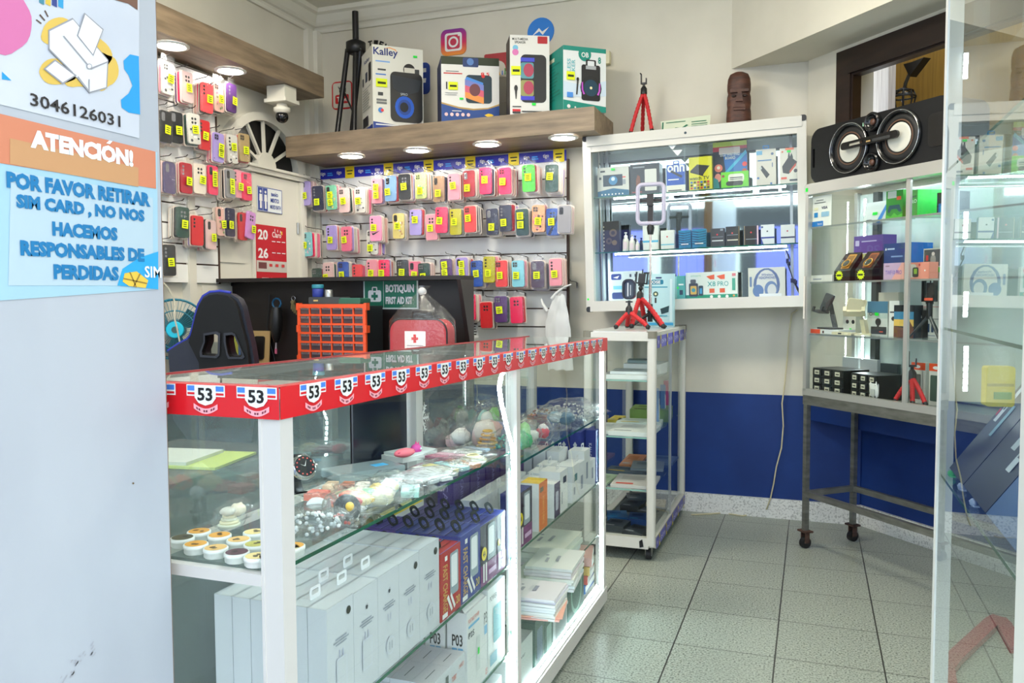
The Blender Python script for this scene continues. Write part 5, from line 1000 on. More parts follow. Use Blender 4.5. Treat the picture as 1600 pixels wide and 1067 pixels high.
toy('toy_bag', 'small red and white toy in a clear bag at the far shelf edge', 858, 674, .065, .06, .045, 20, 'blobs', [(214, 50, 70), (230, 226, 226)], seed=29)
toy('toy_bag', 'blue and grey toy in a clear bag along the far shelf', 868, 655, .11, .09, .05, 60, 'blobs', [(150, 180, 196), (90, 120, 140), (206, 214, 214)], seed=30)
toy('toy_bag', 'clear bag with a brown chain along the far shelf', 836, 646, .14, .07, .035, 80, 'beads', [(150, 96, 60), (190, 140, 90), (226, 220, 210)], seed=31)
toy('toy_bag', 'flat clear bag with orange and blue prints at the shelf back', 838, 632, .16, .08, .025, 80, 'strips', [(226, 130, 90), (90, 120, 200), (226, 226, 220)], seed=32)
toy('toy_bag', 'wide pile of clear bags with silver chains at the far shelf end', 897, 640, .24, .16, .055, 85, 'beads', [(206, 206, 200), (226, 226, 220), (170, 170, 166)], seed=33, amp=.4)
toy('toy_bag', 'flat silver bag lying at the very end of the far shelf', 925, 638, .14, .12, .03, 60, 'beads', [(216, 218, 214), (190, 196, 194)], seed=34, amp=.35)
# cartons on the second shelf of the far bay
Z2 = .5005
def row(spec, name, group, cat='box'):
    for (lab, px0, px1, x, d, h, col, art, kw) in spec:
        y0, y1 = onx(px0, 760, x).y, onx(px1, 760, x).y
        carton(name, lab, cat, (x, max(y0, 2.047), Z2), R90, y1-max(y0, 2.047)-.001, d, h, col, art, group, **kw)
OG = K(232, 120, 30, .45); PUR = K(70, 44, 120, .35)
row([('dark 4A charger carton just past the middle post', 808, 831, -.757, .05, .155, K(34, 44, 110), four(0), {}),
     ('orange and white turbo charge carton with a yellow top', 842, 855, -.757, .06, .145, K(232, 232, 226), [('r', 0, 0, 1, 1, OG), ('v', .42, .1, .62, .7, 'TURBO CHARGE', K(250, 190, 110), .01), ('r', .1, .8, .5, .9, K(120, 110, 90))], dict(faces=dict(top=K(236, 196, 50), left=K(234, 232, 226)), side=[('d', .1, .2, .3, .6, 'TURBO', OG)])),
     ('white carton with a purple picture front beside the orange carton', 866, 875, -.757, .06, .11, K(232, 232, 230), [('r', 0, 0, 1, 1, K(60, 40, 84)), ('R', .2, .2, .7, .75, K(190, 190, 206), .1)], {}),
     ('tall white carton with a grey code square', 875, 887, -.757, .07, .135, K(232, 232, 230), [('r', .4, .68, .8, .84, DKGREY), ('r', .2, .2, .3, .5, PRN)], dict(tab=WHITE)),
     ('white carton with an orange sticker on top', 894, 905, -.757, .06, .125, K(232, 232, 230), [('r', .3, .55, .7, .75, K(90, 130, 130)), ('r', .2, .2, .4, .4, PRN)], {}),
     ('white narrow carton beside the orange stickered carton', 905, 913, -.757, .06, .12, K(230, 230, 230), [('r', .3, .2, .7, .6, PRN)], dict(tab=WHITE)),
     ('taller white carton near the dark blue cartons', 913, 922, -.757, .06, .15, K(230, 230, 228), [('r', .3, .3, .6, .7, PRN)], dict(tab=WHITE)),
     ('small white carton in front of the dark blue cartons', 922, 930, -.757, .05, .10, K(230, 230, 230), [('r', .3, .3, .6, .7, PRN)], {}),
     ('dark blue tall carton with a swirl print at the far end', 931, 941, -.757, .04, .20, K(40, 50, 128), [('o', .5, .6, .4, .3, K(90, 160, 200)), ('o', .5, .6, .3, .22, K(40, 60, 130))], dict(side=[('d', .3, .35, .6, .75, 'KALLO PO', K(220, 220, 240), .01)], tab=BLACK))], 'gadget_carton', 'cartons on the second shelf of the far counter bay')
for k in range(3): carton('gadget_carton', 'dark blue tall carton with a white diamond, %s back from the end one' % ORD[k], 'box', (-.80-.043*k, 2.92, Z2), R90, .11, .04, .20, K(40, 48, 130), (), 'dark blue tall cartons in the far bay', side=[('p', [(.5, .7), (.7, .76), (.5, .82), (.3, .76)], WHITE)], tab=BLACK)
for k in range(6): carton('gadget_carton', 'purple tall cable carton at the back of the shelf, %s from the street' % ORD[k], 'box', (-.955, 2.12+.125*k, Z2), R90, .118, .05, .20, K(62+4*k, 40, 120-3*k, .35), [('d', .42, .25, .58, .85, 'CABLE USB', K(150, 150, 210), .0)], 'purple tall cable cartons in the far bay', side=[('d', .35, .25, .65, .85, 'CABLE', K(150, 140, 200))], tab=BLACK)
for k in range(5): carton('gadget_carton', 'small white tabbed carton in the middle rank, %s from the street' % ORD[k], 'box', (-.875, 2.10+.085*k, Z2), R90, .08, .05, .13, K(226, 228, 228), (), 'small white tabbed cartons in the far bay', tab=WHITE, side=[('r', .3, .3, .7, .6, PRN)])
for k in range(4): carton('gadget_carton', 'white carton with hang tab behind the orange turbo carton, %s from it' % ORD[k], 'box', (-.825, 2.32+.10*k, Z2), R90, .092, .045, .115+.006*k, K(230, 231, 230), (), 'white tabbed cartons behind the orange carton', tab=WHITE)
for k in range(3): carton('gadget_carton', 'white tabbed carton behind the tall white one near the dark blue cartons, %s back' % ORD[k], 'box', (-.825-.05*k, 2.73, Z2), R90, .11, .045, .16, K(230, 231, 230), (), 'white tabbed cartons near the dark blue ones', tab=WHITE)
carton('gadget_carton', 'long yellow flapped carton at the back of the near bay', 'box', (-.985, 1.82, .4855), R90, .17, .045, .165, K(226, 226, 214), (), None, faces=dict(top=K(232, 206, 60)))
# paper goods on the third shelf
Z3 = .2985
def stack(lab, px, py, w_, d, n, th, rz, col, z=Z3, name='paper_stack', cat='paper stack', marks=True, group='stacks of white envelopes on the third counter shelf'):
    p = onz(px, py, z+n*th); t_ = thing(name, lab, cat, (max(min(p.x, -.77-d*.5), CX0+.03+d*.5) if rz == 0 else p.x, p.y, z), rad(90+rz), group); rr = random.Random(lab)
    for k in range(n):
        b = B(Matrix.Translation((rr.uniform(-.006, .006), rr.uniform(-.005, .005), k*th)) @ Matrix.Rotation(rad(rr.uniform(-2.5, 2.5)), 4, 'Z')); b.prism([(-w_/2, 0), (w_/2, 0), (w_/2, th*.86), (-w_/2, th*.86)], -d/2, d/2, K(*[min(255, v+rr.randint(-6, 6)) for v in col], .5)); b.build('sheet', t_)
    if marks: b = B(Matrix.Translation((0, -d/2, n*th)) @ Matrix.Rotation(-pi/2, 4, 'X')); draw(b, [('r', .3, .62, .5, .68, PRN), ('r', .35, .4, .62, .47, PRN), ('c', .62, .7, .03, PRN)], w_, d, -w_/2); b.build('print', t_)
stack('pile of white pouches at the far end of the third shelf', 905, 845, .24, .17, 3, .020, 0, (226, 230, 228))
stack('white envelope pile under the far pouches', 865, 862, .22, .17, 2, .010, 0, (222, 228, 224))
stack('thick fanned pile of white printed envelopes on the third shelf', 868, 872, .2, .15, 7, .010, 6, (222, 226, 224))
stack('wide pile of pale printed sheets under the fanned envelopes', 850, 893, .22, .18, 3, .009, -4, (214, 224, 220))
stack('thick pile of white cards with round prints beside the middle post', 832, 918, .15, .17, 8, .008, 3, (228, 230, 228))
stack('flat salmon pink sheets at the near edge of the third shelf', 833, 948, .14, .18, 2, .005, 8, (232, 180, 164), marks=False)
stack('black and white booklet at the near edge of the third shelf', 815, 962, .10, .12, 2, .006, 0, (226, 226, 226))
# base of the far bay
Z4 = .0855
def base(lab, px0, px1, x, d, h, col, art, kw=None):
    y0, y1 = onx(px0, 1000, x).y, onx(px1, 980, x).y; y1 = max(y1, y0+.06)
    carton('gadget_carton', lab, 'box', (x, y0, Z4), R90, y1-y0, d, h, col, art, 'cartons on the base of the far counter bay', **(kw or {}))
GRB = K(66, 96, 88, .4)
base('white carton on the counter base next to the middle post', 790, 832, -.757, .09, .14, K(226, 230, 226), [('t', .1, .68, .7, .76, 'Smart Power', PRD), ('r', .1, .52, .5, .56, PRN)])
base('dark green carton with a notched edge on the counter base', 836, 850, -.757, .13, .155, GRB, [('R', .2, .2, .8, .8, K(120, 140, 160), .1)], dict(tab=K(60, 80, 76)))
base('narrow dark green tabbed carton on the counter base', 851, 864, -.757, .10, .14, K(70, 104, 96), [('R', .2, .1, .8, .7, K(170, 200, 190), .1)], dict(tab=K(60, 80, 76)))
base('white and pink carton with a black hang tab on the counter base', 866, 886, -.757, .10, .135, K(224, 228, 226), [('R', .1, .1, .9, .7, K(170, 180, 180), .1), ('r', .2, .75, .8, .95, K(220, 130, 170))], dict(tab=K(50, 60, 60), faces=dict(top=K(214, 130, 160))))
base('tall dark green headphone carton on the counter base', 888, 912, -.757, .12, .20, K(70, 100, 92), [('o', .5, .5, .36, .4, K(150, 190, 176)), ('o', .5, .5, .28, .33, K(80, 116, 106))])
for k, cc in enumerate([(40, 90, 160), (50, 110, 180), (200, 70, 60), (220, 180, 90), (226, 170, 160)]):
    t_ = thing('notebook', 'flat booklet in the coloured pile at the counter base far end, %s from below' % ORD[k], 'booklet', (-.855+.003*k, 2.93, Z4+.033*k), R90+rad(3*k), 'coloured booklet pile in the far bay'); b = B(); b.box(-.08, .08, -.085, .085, 0, .031, K(*cc, .5)); b.build('cover', t_); b = B(); b.box(-.078, .081, -.0865, -.083, .005, .026, PAPER); b.build('pages', t_)
carton('gadget_carton', 'white upright carton with grey print behind the pink topped carton', 'box', (-.88, 2.52, Z4), R90, .1, .06, .175, K(226, 228, 226), [('t', .2, .66, .6, .76, '76', PRD), ('r', .2, .56, .8, .6, PRN)], None)
# ================================================================ wall cabinet with mirror back
WY = 4.35; wo = ony(917, 487, WY); WT = rad(-1.45)
CABM = Matrix.Translation(wo) @ Matrix.Rotation(WT, 4, 'Y'); CABI = CABM.inverted()
def wl(px, py, dy=0.0): return CABI @ ony(px, py, WY+dy)
WW, WH, WD = wl(1263, 480).x, wl(917, 214).z, .25
t = thing('wall_cabinet', 'white framed glass cabinet with a mirror back hung on the back wall', 'wall cabinet', wo, 0, None, 0, WT); WC = t
AW = K(206, 204, 195, .35)
b = B()
b.bar((0.02, .02, .028), (WW-.02, .02, .028), .05, .056, AW); b.build('bottom_rail', t)
b = B(); b.bar((0.02, .02, WH-.026), (WW-.02, .02, WH-.026), .05, .052, AW); b.bar((.04, .012, WH-.067), (WW-.04, .012, WH-.067), .02, .032, K(214, 211, 202, .35)); b.build('top_rail', t)
for x in (.02, WW-.022): b = B(); b.prism(rrect(x-.022, x+.022, .0, WH, .012, 3), 0, .045, AW); b.build('side_rail', t)
for x in (-.002, WW-.03):
    for z in (-.003, WH-.026): b = B(); b.prism(rrect(x, x+.032, z, z+.03, .011, 3), -.003, .05, BLACK); b.build('corner_cap', t)
b = B(); b.box(.03, WW-.03, .04, WD, WH-.05, WH-.03, AW); b.build('top_panel', t); b = B(); b.box(.03, WW-.03, .04, WD, .02, .05, AW); b.build('floor_panel', t)
for x in (.012, WW-.024): b = B(); b.box(x, x+.012, .04, WD, .05, WH-.04, K(206, 222, 214, .2)); b.build('side_panel', t)
for x in (.045, .075, WW-.085): b = B(); b.box(x, x+.014, WD-.05, WD-.035, .05, WH-.05, ALUS); b.build('shelf_track', t)
b = B(); b.box(.03, WW-.03, WD-.012, WD-.004, .05, WH-.05, MIRROR); b.build('mirror', t)
b = B(); b.box(.03, WW-.03, WD-.013, WD-.0125, WH-.108, WH-.06, K(206, 214, 208, .5)); b.box(.03, WW-.03, WD-.0145, WD-.013, WH-.113, WH-.108, DKGREY); b.build('valance', t)
xm = wl(1071, 300).x
b = B(); b.box(.042, xm, .018, .022, .056, WH-.085, CASEGLASS); b.build('sliding_glass', t)
b = B(); b.box(xm-.01, WW-.044, .028, .032, .056, WH-.085, CASEGLASS); b.build('sliding_glass', t)
b = B(); b.plate([(q.x, q.z) for q in (wl(1035, 219), wl(1064, 217), wl(1050, 233))], .016, K(236, 244, 240)); b.plate([(q.x, q.z) for q in (wl(1050, 234), wl(1066, 233), wl(1058, 243))], .016, K(236, 244, 240)); b.build('triangle_reflection', t)  # white triangles painted on as reflections in the glass
b = B(); b.tube([(wl(1071, 202).x, -.006, WH-.03), (wl(1071, 202).x, .0, WH-.03)], .007, K(40, 60, 70, .3), 10); b.build('lock', t)
b = B(); q = wl(916, 468); b.box(q.x-.006+.012, q.x+.016, -.002, 0, q.z-.004, q.z+.006, GREENTAG); b.build('green_sticker', t)
S1, S2 = wl(1085, 295).z, wl(1085, 386).z
for z in (S1, S2):
    b = B(); b.box(.03, WW-.03, .05, WD-.015, z-.006, z, GLASS); b.box(.03, WW-.03, .049, .05, z-.0065, z+.0003, GEDGE); b.build('glass_shelf', t)
    b = B(); b.box(.15, WW-.13, .055, .075, z-.014, z-.007, ALUS); b.build('light_profile', t)
    strip2([(.15, .052, z-.014), (WW-.10, .052, z-.014)], t, (0, 0, 1), (0, -1, 0), .012, glow(240, 252, 255, 16, 'led_strip_light'))
    strip2([(.15, .08, z-.0145), (WW-.10, .08, z-.0145)], t, (0, 1, 0), (0, 0, -1), .010, glow(240, 252, 255, 16, 'led_strip_light'))
strip2([(.034, .06, .06), (.034, .06, S2-.03)], t, (0, 1, 0), (1, 0, 0), .010)
b = B(); b.tube([(q.x, .06, q.z) for q in (wl(1228, 390), wl(1232, 402), wl(1229, 410), wl(1235, 425), wl(1240, 440), wl(1246, 452), wl(1250, 462))], .0028, BLACK, 6); b.tube([(q.x, .065, q.z) for q in (wl(1226, 390), wl(1229, 408), wl(1238, 436), wl(1243, 450), wl(1248, 458))], .0022, K(190, 190, 186), 6); b.build('cable', t)
for (px, py) in ((1230, 407), (1237, 438), (1241, 439)): q = wl(px, py); b = B(); b.box(q.x-.007, q.x+.007, .05, .07, q.z-.011, q.z+.011, BLACK); b.build('plug', t)
def wbox(name, label, px0, px1, pyt, sz, dy, d, col, art, group, cat='box', **kw):
    """carton standing in the wall cabinet, by its front edges"""
    a, c = wl(px0, 300, dy), wl(px1, 300, dy); zt = wl((px0+px1)/2, pyt, dy).z
    p = CABM @ Vector((a.x, dy, sz+.0006)); return carton(name, label, cat, p, 0, c.x-a.x, min(d, WD-.016-dy), zt-sz, col, art, group, ry=WT, **kw)
GT = 'gadget cartons on the top shelf of the wall cabinet'; GM = 'small cartons on the middle shelf of the wall cabinet'; GBt = 'cartons on the floor of the wall cabinet'
SIL = K(206, 204, 196, .4); TEALB = K(20, 100, 140)
wbox('gadget_carton', 'silver carton with a car screen picture and blue wave', 934, 983, 261, S1, .09, .09, SIL, [('r', .18, .36, .8, .74, K(40, 56, 76)), ('c', .5, .55, .14, K(60, 130, 180)), ('c', .5, .6, .06, K(210, 226, 236)), ('p', [(0, 0), (1, 0), (1, .2), (.5, .29), (0, .2)], TEALB), ('r', .1, .84, .25, .9, PRD), ('r', .8, .62, .9, .66, K(220, 90, 80)), ('r', .8, .4, .9, .56, PRN), ('r', .06, .6, .13, .68, PRD)]+[('c', .14+.11*k, .09, .025, WHITE) for k in range(7)], GT, sticker=[(.45, .88, .57, .95, GREENTAG)])
wbox('gadget_carton', 'black carton with a window showing a white cover', 985, 1031, 256, S1, .09, .1, K(30, 30, 32, .3), [('R', .5, .12, .9, .82, K(214, 212, 204), .03), ('p', [(.2, .3), (.36, .3), (.34, .6), (.26, .66), (.2, .5)], K(120, 70, 46)), ('r', .1, .88, .5, .92, PRN), ('r', .06, .08, .4, .11, K(160, 60, 50))], GT)
wbox('gadget_carton', 'blue and white onn streaming stick carton', 1042, 1071, 257, S1, .09, .06, K(20, 80, 180), [('r', 0, 0, 1, .26, K(232, 228, 214)), ('t', .04, .72, .97, .98, 'onn', WHITE, .03), ('p', [(.2, .74), (.28, .8), (.86, .58), (.8, .5)], K(40, 40, 42)), ('r', .08, .44, .66, .48, WHITE), ('r', .08, .05, .8, .09, PRD)], GT, tab=K(30, 90, 190))
wbox('gadget_carton', 'lime yellow television box carton with a black set-top box picture', 1077, 1113, 245, S1, .09, .07, K(214, 208, 26), [('p', [(.06, .6), (.36, .78), (.9, .72), (.62, .47)], K(36, 38, 40)), ('p', [(.06, .6), (.62, .47), (.62, .42), (.06, .55)], BLACK), ('t', .02, .32, .88, .42, 'watch TV', K(50, 60, 20), .02)]+[('r', .06+.145*i, .05+.085*j, .06+.145*i+.1, .05+.085*j+.06, K(*[(200, 50, 40), (40, 40, 40), (60, 110, 180), (230, 226, 200), (60, 60, 40), (180, 90, 60)][(i*2+j) % 6])) for i in range(6) for j in range(3)], GT)
wbox('gadget_carton', 'tall colourful writing board carton with a blue pen picture', 1115, 1168, 221, S1, .14, .04, K(26, 30, 40), [('p', [(.45, 0), (1, 0), (1, .74), (.3, .74)], K(36, 110, 190)), ('r', 0, .86, 1, 1, K(206, 220, 80)), ('p', [(0, .8), (1, .84), (1, .9), (0, .9)], K(200, 40, 60)), ('R', .18, .74, .8, .88, K(224, 202, 196), .02), ('t', .22, .70, .78, .76, 'LCD WRITING', WHITE, .03), ('t', .36, .63, .66, .69, 'BOARD', WHITE, .03), ('p', [(.28, .32), (.36, .3), (1, .74), (.96, .8)], K(70, 180, 220)), ('c', .16, .46, .12, K(226, 120, 100)), ('c', .16, .47, .05, K(240, 220, 200)), ('o', .14, .26, .1, .09, K(240, 150, 140)), ('c', .93, .51, .07, K(220, 60, 50)), ('c', .92, .37, .07, K(190, 80, 40)), ('p', [(0, .0), (.2, 0), (.14, .22), (0, .28)], K(40, 140, 150))], GT)
wbox('gadget_carton', 'bright green carton with a white and black gadget lying in front of the writing board', 1127, 1170, 268, S1, .08, .05, K(110, 206, 30), [('R', .26, .34, .84, .86, K(226, 224, 210), .1), ('r', .32, .6, .78, .66, DKGREY), ('r', .32, .5, .78, .54, DKGREY), ('R', .18, .14, .8, .42, K(50, 52, 40), .1), ('c', .08, .75, .05, K(140, 70, 40))], GT, faces=dict(right=K(30, 60, 40)))
wbox('gadget_carton', 'white carton with a black adapter picture and blue hang tab', 1182, 1213, 233, S1, .09, .05, K(216, 208, 196), [('R', .02, .85, .32, .96, K(110, 170, 210), .03), ('p', [(.16, .5), (.3, .56), (.68, .3), (.52, .2)], K(50, 50, 52)), ('p', [(.16, .5), (.24, .54), (.3, .48), (.22, .43)], K(200, 200, 196)), ('c', .82, .86, .07, K(90, 110, 150)), ('r', .8, .5, .84, .62, K(60, 100, 150)), ('r', .08, .68, .78, .71, K(80, 130, 180)), ('c', .1, .22, .06, K(60, 110, 170)), ('r', .7, .02, .8, .08, K(60, 110, 170))], GT, tab=K(60, 150, 220))
wbox('gadget_carton', 'white carton with a black and red handled speaker picture', 1219, 1249, 231, S1, .09, .06, K(222, 216, 206), [('p', [(.12, .5), (.5, .78), (.9, .6), (.82, .5), (.46, .28), (.16, .32)], K(44, 42, 38)), ('p', [(.5, .36), (.84, .58), (.84, .5), (.52, .3)], K(206, 80, 50)), ('p', [(.42, .74), (.46, .86), (.5, .86), (.54, .76), (.62, .86), (.7, .72), (.66, .7)], DKGREY), ('c', .82, .36, .1, K(50, 50, 60)), ('r', .06, .14, .36, .2, K(226, 90, 60)), ('r', .5, .08, .94, .13, PRD), ('r', .3, .94, .74, 1.0, K(236, 120, 80)), ('c', .14, .9, .05, K(226, 120, 80))], GT, sticker=[(.38, .87, .58, .93, GREENTAG)])
wbox('gadget_carton', 'black carton with bronze gear pictures at the end of the middle shelf', 941, 966, 346, S2, .08, .05, K(34, 30, 28), [('c', .62, .62, .24, K(96, 80, 56)), ('c', .62, .62, .12, K(50, 44, 36)), ('c', .36, .36, .2, K(80, 66, 48)), ('c', .7, .3, .16, K(110, 92, 60)), ('c', .36, .36, .08, K(30, 28, 26))]+[('r', .02, .08+.12*k, .08, .13+.12*k, K(190, 180, 160)) for k in range(7)], GM)
for k, (px, h, r_, lab) in enumerate([(977, .105, .017, 'tallest white pump bottle in the wall cabinet'), (987, .09, .016, 'middle sized white pump bottle in the wall cabinet'), (995.5, .06, .012, 'smallest white bottle in the wall cabinet')]):
    q = wl(px, 389, .10); t_ = thing('pump_bottle', lab, 'bottle', CABM @ Vector((q.x, .11, S2+.0006)), 0, 'white bottles on the middle shelf of the wall cabinet')
    b = B(); b.lathe([(r_*.9, 0), (r_, .006), (r_, h*.55), (r_*.8, h*.66), (r_*.4, h*.70)], K(226, 224, 206, .3), 16); b.build('bottle_body', t_); b = B(); b.lathe([(r_*.62, h*.68), (r_*.62, h*.80), (r_*.5, h*.84), (r_*.22, h*.86), (r_*.22, h*.93), (r_*.5, h*.95), (r_*.45, h)], K(236, 234, 226, .3), 14); b.build('pump', t_); b = B(); b.M = Matrix.Translation((0, -r_-.0006, 0)); b.plate(rrect(-r_*.6, r_*.6, h*.12, h*.5, .003), 0, K(236, 214, 214)); b.build('label', t_)
def small(label, a, c, top, col, art, **k): wbox('gadget_carton', label, a, c, top, S2, .08, .045, col, art, GM, **k)
DOT = lambda col: [('c', .48, .66, .06, K(*col))]
small('white carton with a blue stripe half hidden behind the selfie ring', 1003, 1027, 351, K(224, 226, 222), [('r', 0, .3, 1, .38, K(80, 170, 210))])
small('white carton with a thin blue stripe and red dot', 1031, 1052, 360, K(226, 228, 224), [('r', 0, .22, 1, .28, K(110, 190, 214))]+DOT((200, 60, 70)), faces=dict(top=K(180, 216, 220)))
WAV = [('p', [(0, .9-.13*k), (.5, .84-.13*k), (1, .9-.13*k), (1, .87-.13*k), (.4, .8-.13*k), (0, .86-.13*k)], K(30, 60, 84)) for k in range(6)]+[('r', .2, .2, .8, .26, WHITE)]
small('blue wave patterned carton next to the thin striped white one', 1059, 1078, 360, K(40, 130, 168), WAV)
small('blue wave patterned carton next to the black cartons', 1080, 1102, 358, K(40, 130, 168), WAV)
small('grey black carton with red dot and white line, beside the blue wave one', 1109, 1131, 357, K(54, 52, 54), DOT((220, 60, 70))+[('r', .1, .3, .9, .36, K(216, 216, 216)), ('r', .1, .52, .9, .54, PRN), ('r', .7, .86, .9, .96, PRN)])
small('black carton with red dot and gold bands standing in the middle of the black ones', 1133, 1154, 354, K(32, 28, 28), DOT((230, 70, 70))+[('r', .1, .28, .9, .34, K(206, 196, 176)), ('r', .1, .56, .9, .58, PRN), ('r', .96, 0, 1, 1, K(150, 120, 70))])
small('black carton with red dot closest to the white blue striped carton', 1162, 1184, 353, K(48, 42, 42), DOT((220, 60, 70))+[('r', .1, .3, .9, .33, PRN), ('r', .0, 0, .03, 1, K(190, 160, 120)), ('r', .9, 0, 1, 1, K(226, 190, 196))])
small('white carton with a navy stripe and black dot', 1188, 1209, 351, K(222, 224, 224), DOT((40, 40, 44))+[('r', 0, .3, 1, .38, K(50, 66, 140)), ('p', [(0, 0), (.2, 0), (.06, .28), (0, .3)], K(60, 80, 150)), ('c', .1, .88, .08, K(70, 90, 140))], faces=dict(right=K(150, 176, 214)))
small('white carton with a dark stripe and red dot at the shelf end', 1219, 1241, 351, K(222, 222, 220), DOT((170, 50, 60))+[('r', 0, .28, 1, .36, K(50, 54, 76))])
def low(label, a, c, top, col, art, **k): wbox('gadget_carton', label, a, c, top, .051, .08, .05, col, art, GBt, **k)
low('pale carton with a blue shield badge behind the small tripods', 950, 1000, 424, K(206, 216, 216), [('R', .04, .72, .36, .92, K(40, 60, 130), .05), ('p', [(.1, .8), (.3, .86), (.24, .76)], WHITE), ('r', .1, .4, .5, .52, K(120, 190, 210)), ('R', .06, .08, .44, .3, K(50, 66, 120), .05), ('r', .62, .8, .68, .9, PRD), ('r', .78, .8, .84, .9, PRD)])
low('small teal carton between the pale carton and the watch carton', 1055, 1068, 431, K(80, 160, 156), [('r', .2, .6, .8, .66, WHITE), ('r', .3, .2, .7, .4, K(30, 50, 60)), ('R', .0, .46, .2, .54, GREENTAG, .02)])
low('white and green X8 PRO smart watch carton', 1069, 1150, 425, K(222, 226, 222), [('r', 0, 0, 1, .16, K(20, 140, 110)), ('t', .42, .46, .58, .64, 'X8', K(40, 150, 150), .01), ('t', .62, .46, .83, .64, 'PRO', K(40, 150, 150), .0), ('p', [(.40, .84), (.56, .9), (.56, .72), (.48, .72)], K(226, 90, 50)), ('p', [(.60, .84), (.76, .9), (.76, .72), (.68, .72)], K(226, 90, 50)), ('r', .46, .22, .56, .38, K(214, 84, 40)), ('r', .66, .22, .76, .38, K(214, 84, 40)), ('R', .06, .1, .24, .6, K(60, 62, 58), .03), ('R', .09, .6, .2, .74, K(90, 92, 86), .02), ('R', .09, .18, .21, .5, K(214, 170, 70), .02), ('c', .15, .34, .04, K(60, 140, 150)), ('R', .25, .12, .34, .5, K(50, 70, 90), .02), ('r', .27, .2, .32, .4, K(60, 140, 190)), ('r', .9, .82, .97, .92, K(220, 120, 130)), ('t', .1, .84, .3, .9, 'smart', K(120, 190, 160)), ('r', .9, .3, .96, .74, K(70, 160, 140)), ('c', .5, .08, .03, WHITE), ('c', .65, .08, .03, WHITE), ('c', .8, .08, .03, WHITE), ('c', .93, .1, .02, K(220, 140, 60))])
low('white carton with blue headphones picture', 1167, 1225, 418, K(214, 212, 204), [('o', .5, .42, .36, .56, K(96, 112, 150)), ('o', .5, .42, .28, .5, K(212, 210, 204)), ('r', 0, 0, 1, .03, K(212, 210, 204)), ('o', .27, .22, .15, .21, K(96, 122, 166)), ('o', .62, .26, .18, .28, K(110, 132, 170)), ('o', .64, .24, .12, .2, K(206, 206, 206)), ('t', .36, .72, .68, .80, 'Wireless', K(90, 110, 160), .01), ('t', .30, .61, .74, .70, 'HEADPHONES', K(90, 110, 160), .01), ('R', .04, .36, .1, .7, K(110, 130, 170), .02), ('r', .3, .03, .9, .12, K(226, 228, 230))])
# on top of the cabinet
def ctop_(px, dy): q = wl(px, 190, dy); return CABM @ Vector((q.x, dy, WH+.001))
def gorilla(name, label, joint, feet, heads, cat='tripod', seg=True, r_=.0112):
    t_ = thing(name, label, cat, (sum(f.x for f in feet)/len(feet), sum(f.y for f in feet)/len(feet), min(f.z for f in feet)), 0, 'small tripods with red bendy legs'); o = Vector(t_.location); J = joint-o
    b = B(); b.tube([J+Vector((0, 0, -.022)), J+Vector((0, 0, .008)), J+Vector((0, 0, .02))], [.018, .017, .009], BLACK, 12); b.build('hub', t_)
    for f in feet:
        f = f-o; a = J+Vector((0, 0, -.012)); out_ = Vector((f.x-a.x, f.y-a.y, 0))
        P0, P1, P2 = a, a+out_*.45+Vector((0, 0, (f.z-a.z)*.28)), f+Vector((0, 0, .016))
        N_ = 34; pts = []; rad_ = []
        for k in range(N_):
            u = k/(N_-1); pts.append(P0*(1-u)**2+P1*2*u*(1-u)+P2*u*u); rad_.append(r_*(1.0 if k % 3 else .8))
        b = B(); b.tube(pts, rad_, RUBRED, 10); lg = b.build('leg', t_)
        d = (pts[-1]-pts[-3]).normalized(); b = B(); b.tube([P2-d*.004, P2+d*.004, f+Vector((0, 0, .004))], [r_*.95, r_*1.05, r_*.8], BLACK, 10); b.build('foot', lg)
    heads(t_, J); return t_
def clamp(h=.085, w_=.035, tilt=0.0):
    def f(t_, J):
        M_ = Matrix.Translation(J) @ Matrix.Rotation(tilt, 4, 'Y')
        b = B(M_); b.tube([(0, 0, .015), (0, 0, .045)], .007, BLACK, 10); b.blob((0, 0, .034), (.012,)*3, BLACK, 12, 8); b.box(-.014, .014, -.006, .006, .045, .058, BLACK); b.build('ball_head', t_)
        b = B(M_); b.box(-w_/2-.006, -w_/2, -.012, .008, .055, .055+h, BLACK); b.box(w_/2, w_/2+.006, -.012, .008, .055, .055+h, BLACK); b.box(-w_/2, w_/2, -.002, .008, .055, .062, BLACK); b.box(-w_*.35, w_*.35, 0, .005, .06, .055+h*.9, K(40, 40, 42)); b.tube([(0, .002, .055+h*.85), (0, .002, .055+h+.016)], .003, BLACK, 6); b.build('phone_clamp', t_)
    return f
def stem(h):
    def f(t_, J):
        b = B(); b.tube([J+Vector((0, 0, .015)), J+Vector((0, 0, .035))], .007, BLACK, 10); b.build('ball_head', t_); b = B(Matrix.Translation(J)); b.box(-.014, .014, -.008, .008, .032, .04, BLACK); b.box(-.016, -.011, -.012, .006, .032, .032+h, BLACK); b.box(.011, .016, -.012, .006, .032, .032+h*.6, BLACK); b.tube([(-.012, 0, .032+h), (-.02, -.004, .032+h+.01)], .004, BLACK, 6); b.build('phone_clamp', t_)
    return f
def on_top(px, dy): return ctop_(px, dy)
J = CABM @ (lambda q: Vector((q.x, .12, q.z)))(wl(1006, 141, .12))
gorilla('bendy_tripod', 'red legged bendy tripod standing on top of the wall cabinet', J, [on_top(985, .08), on_top(1018, .07), on_top(1003, .2)], stem(.05))
p = ctop_(1072, .12); t = thing('card_sign', 'green and white printed card leaning on top of the wall cabinet', 'card', p, 0, None, rad(-18), WT); b = B(); b.prism([(-.125, 0), (.12, 0), (.125, .085), (-.14, .075)], 0, .003, K(206, 214, 190)); b.build('card', t); b = B()
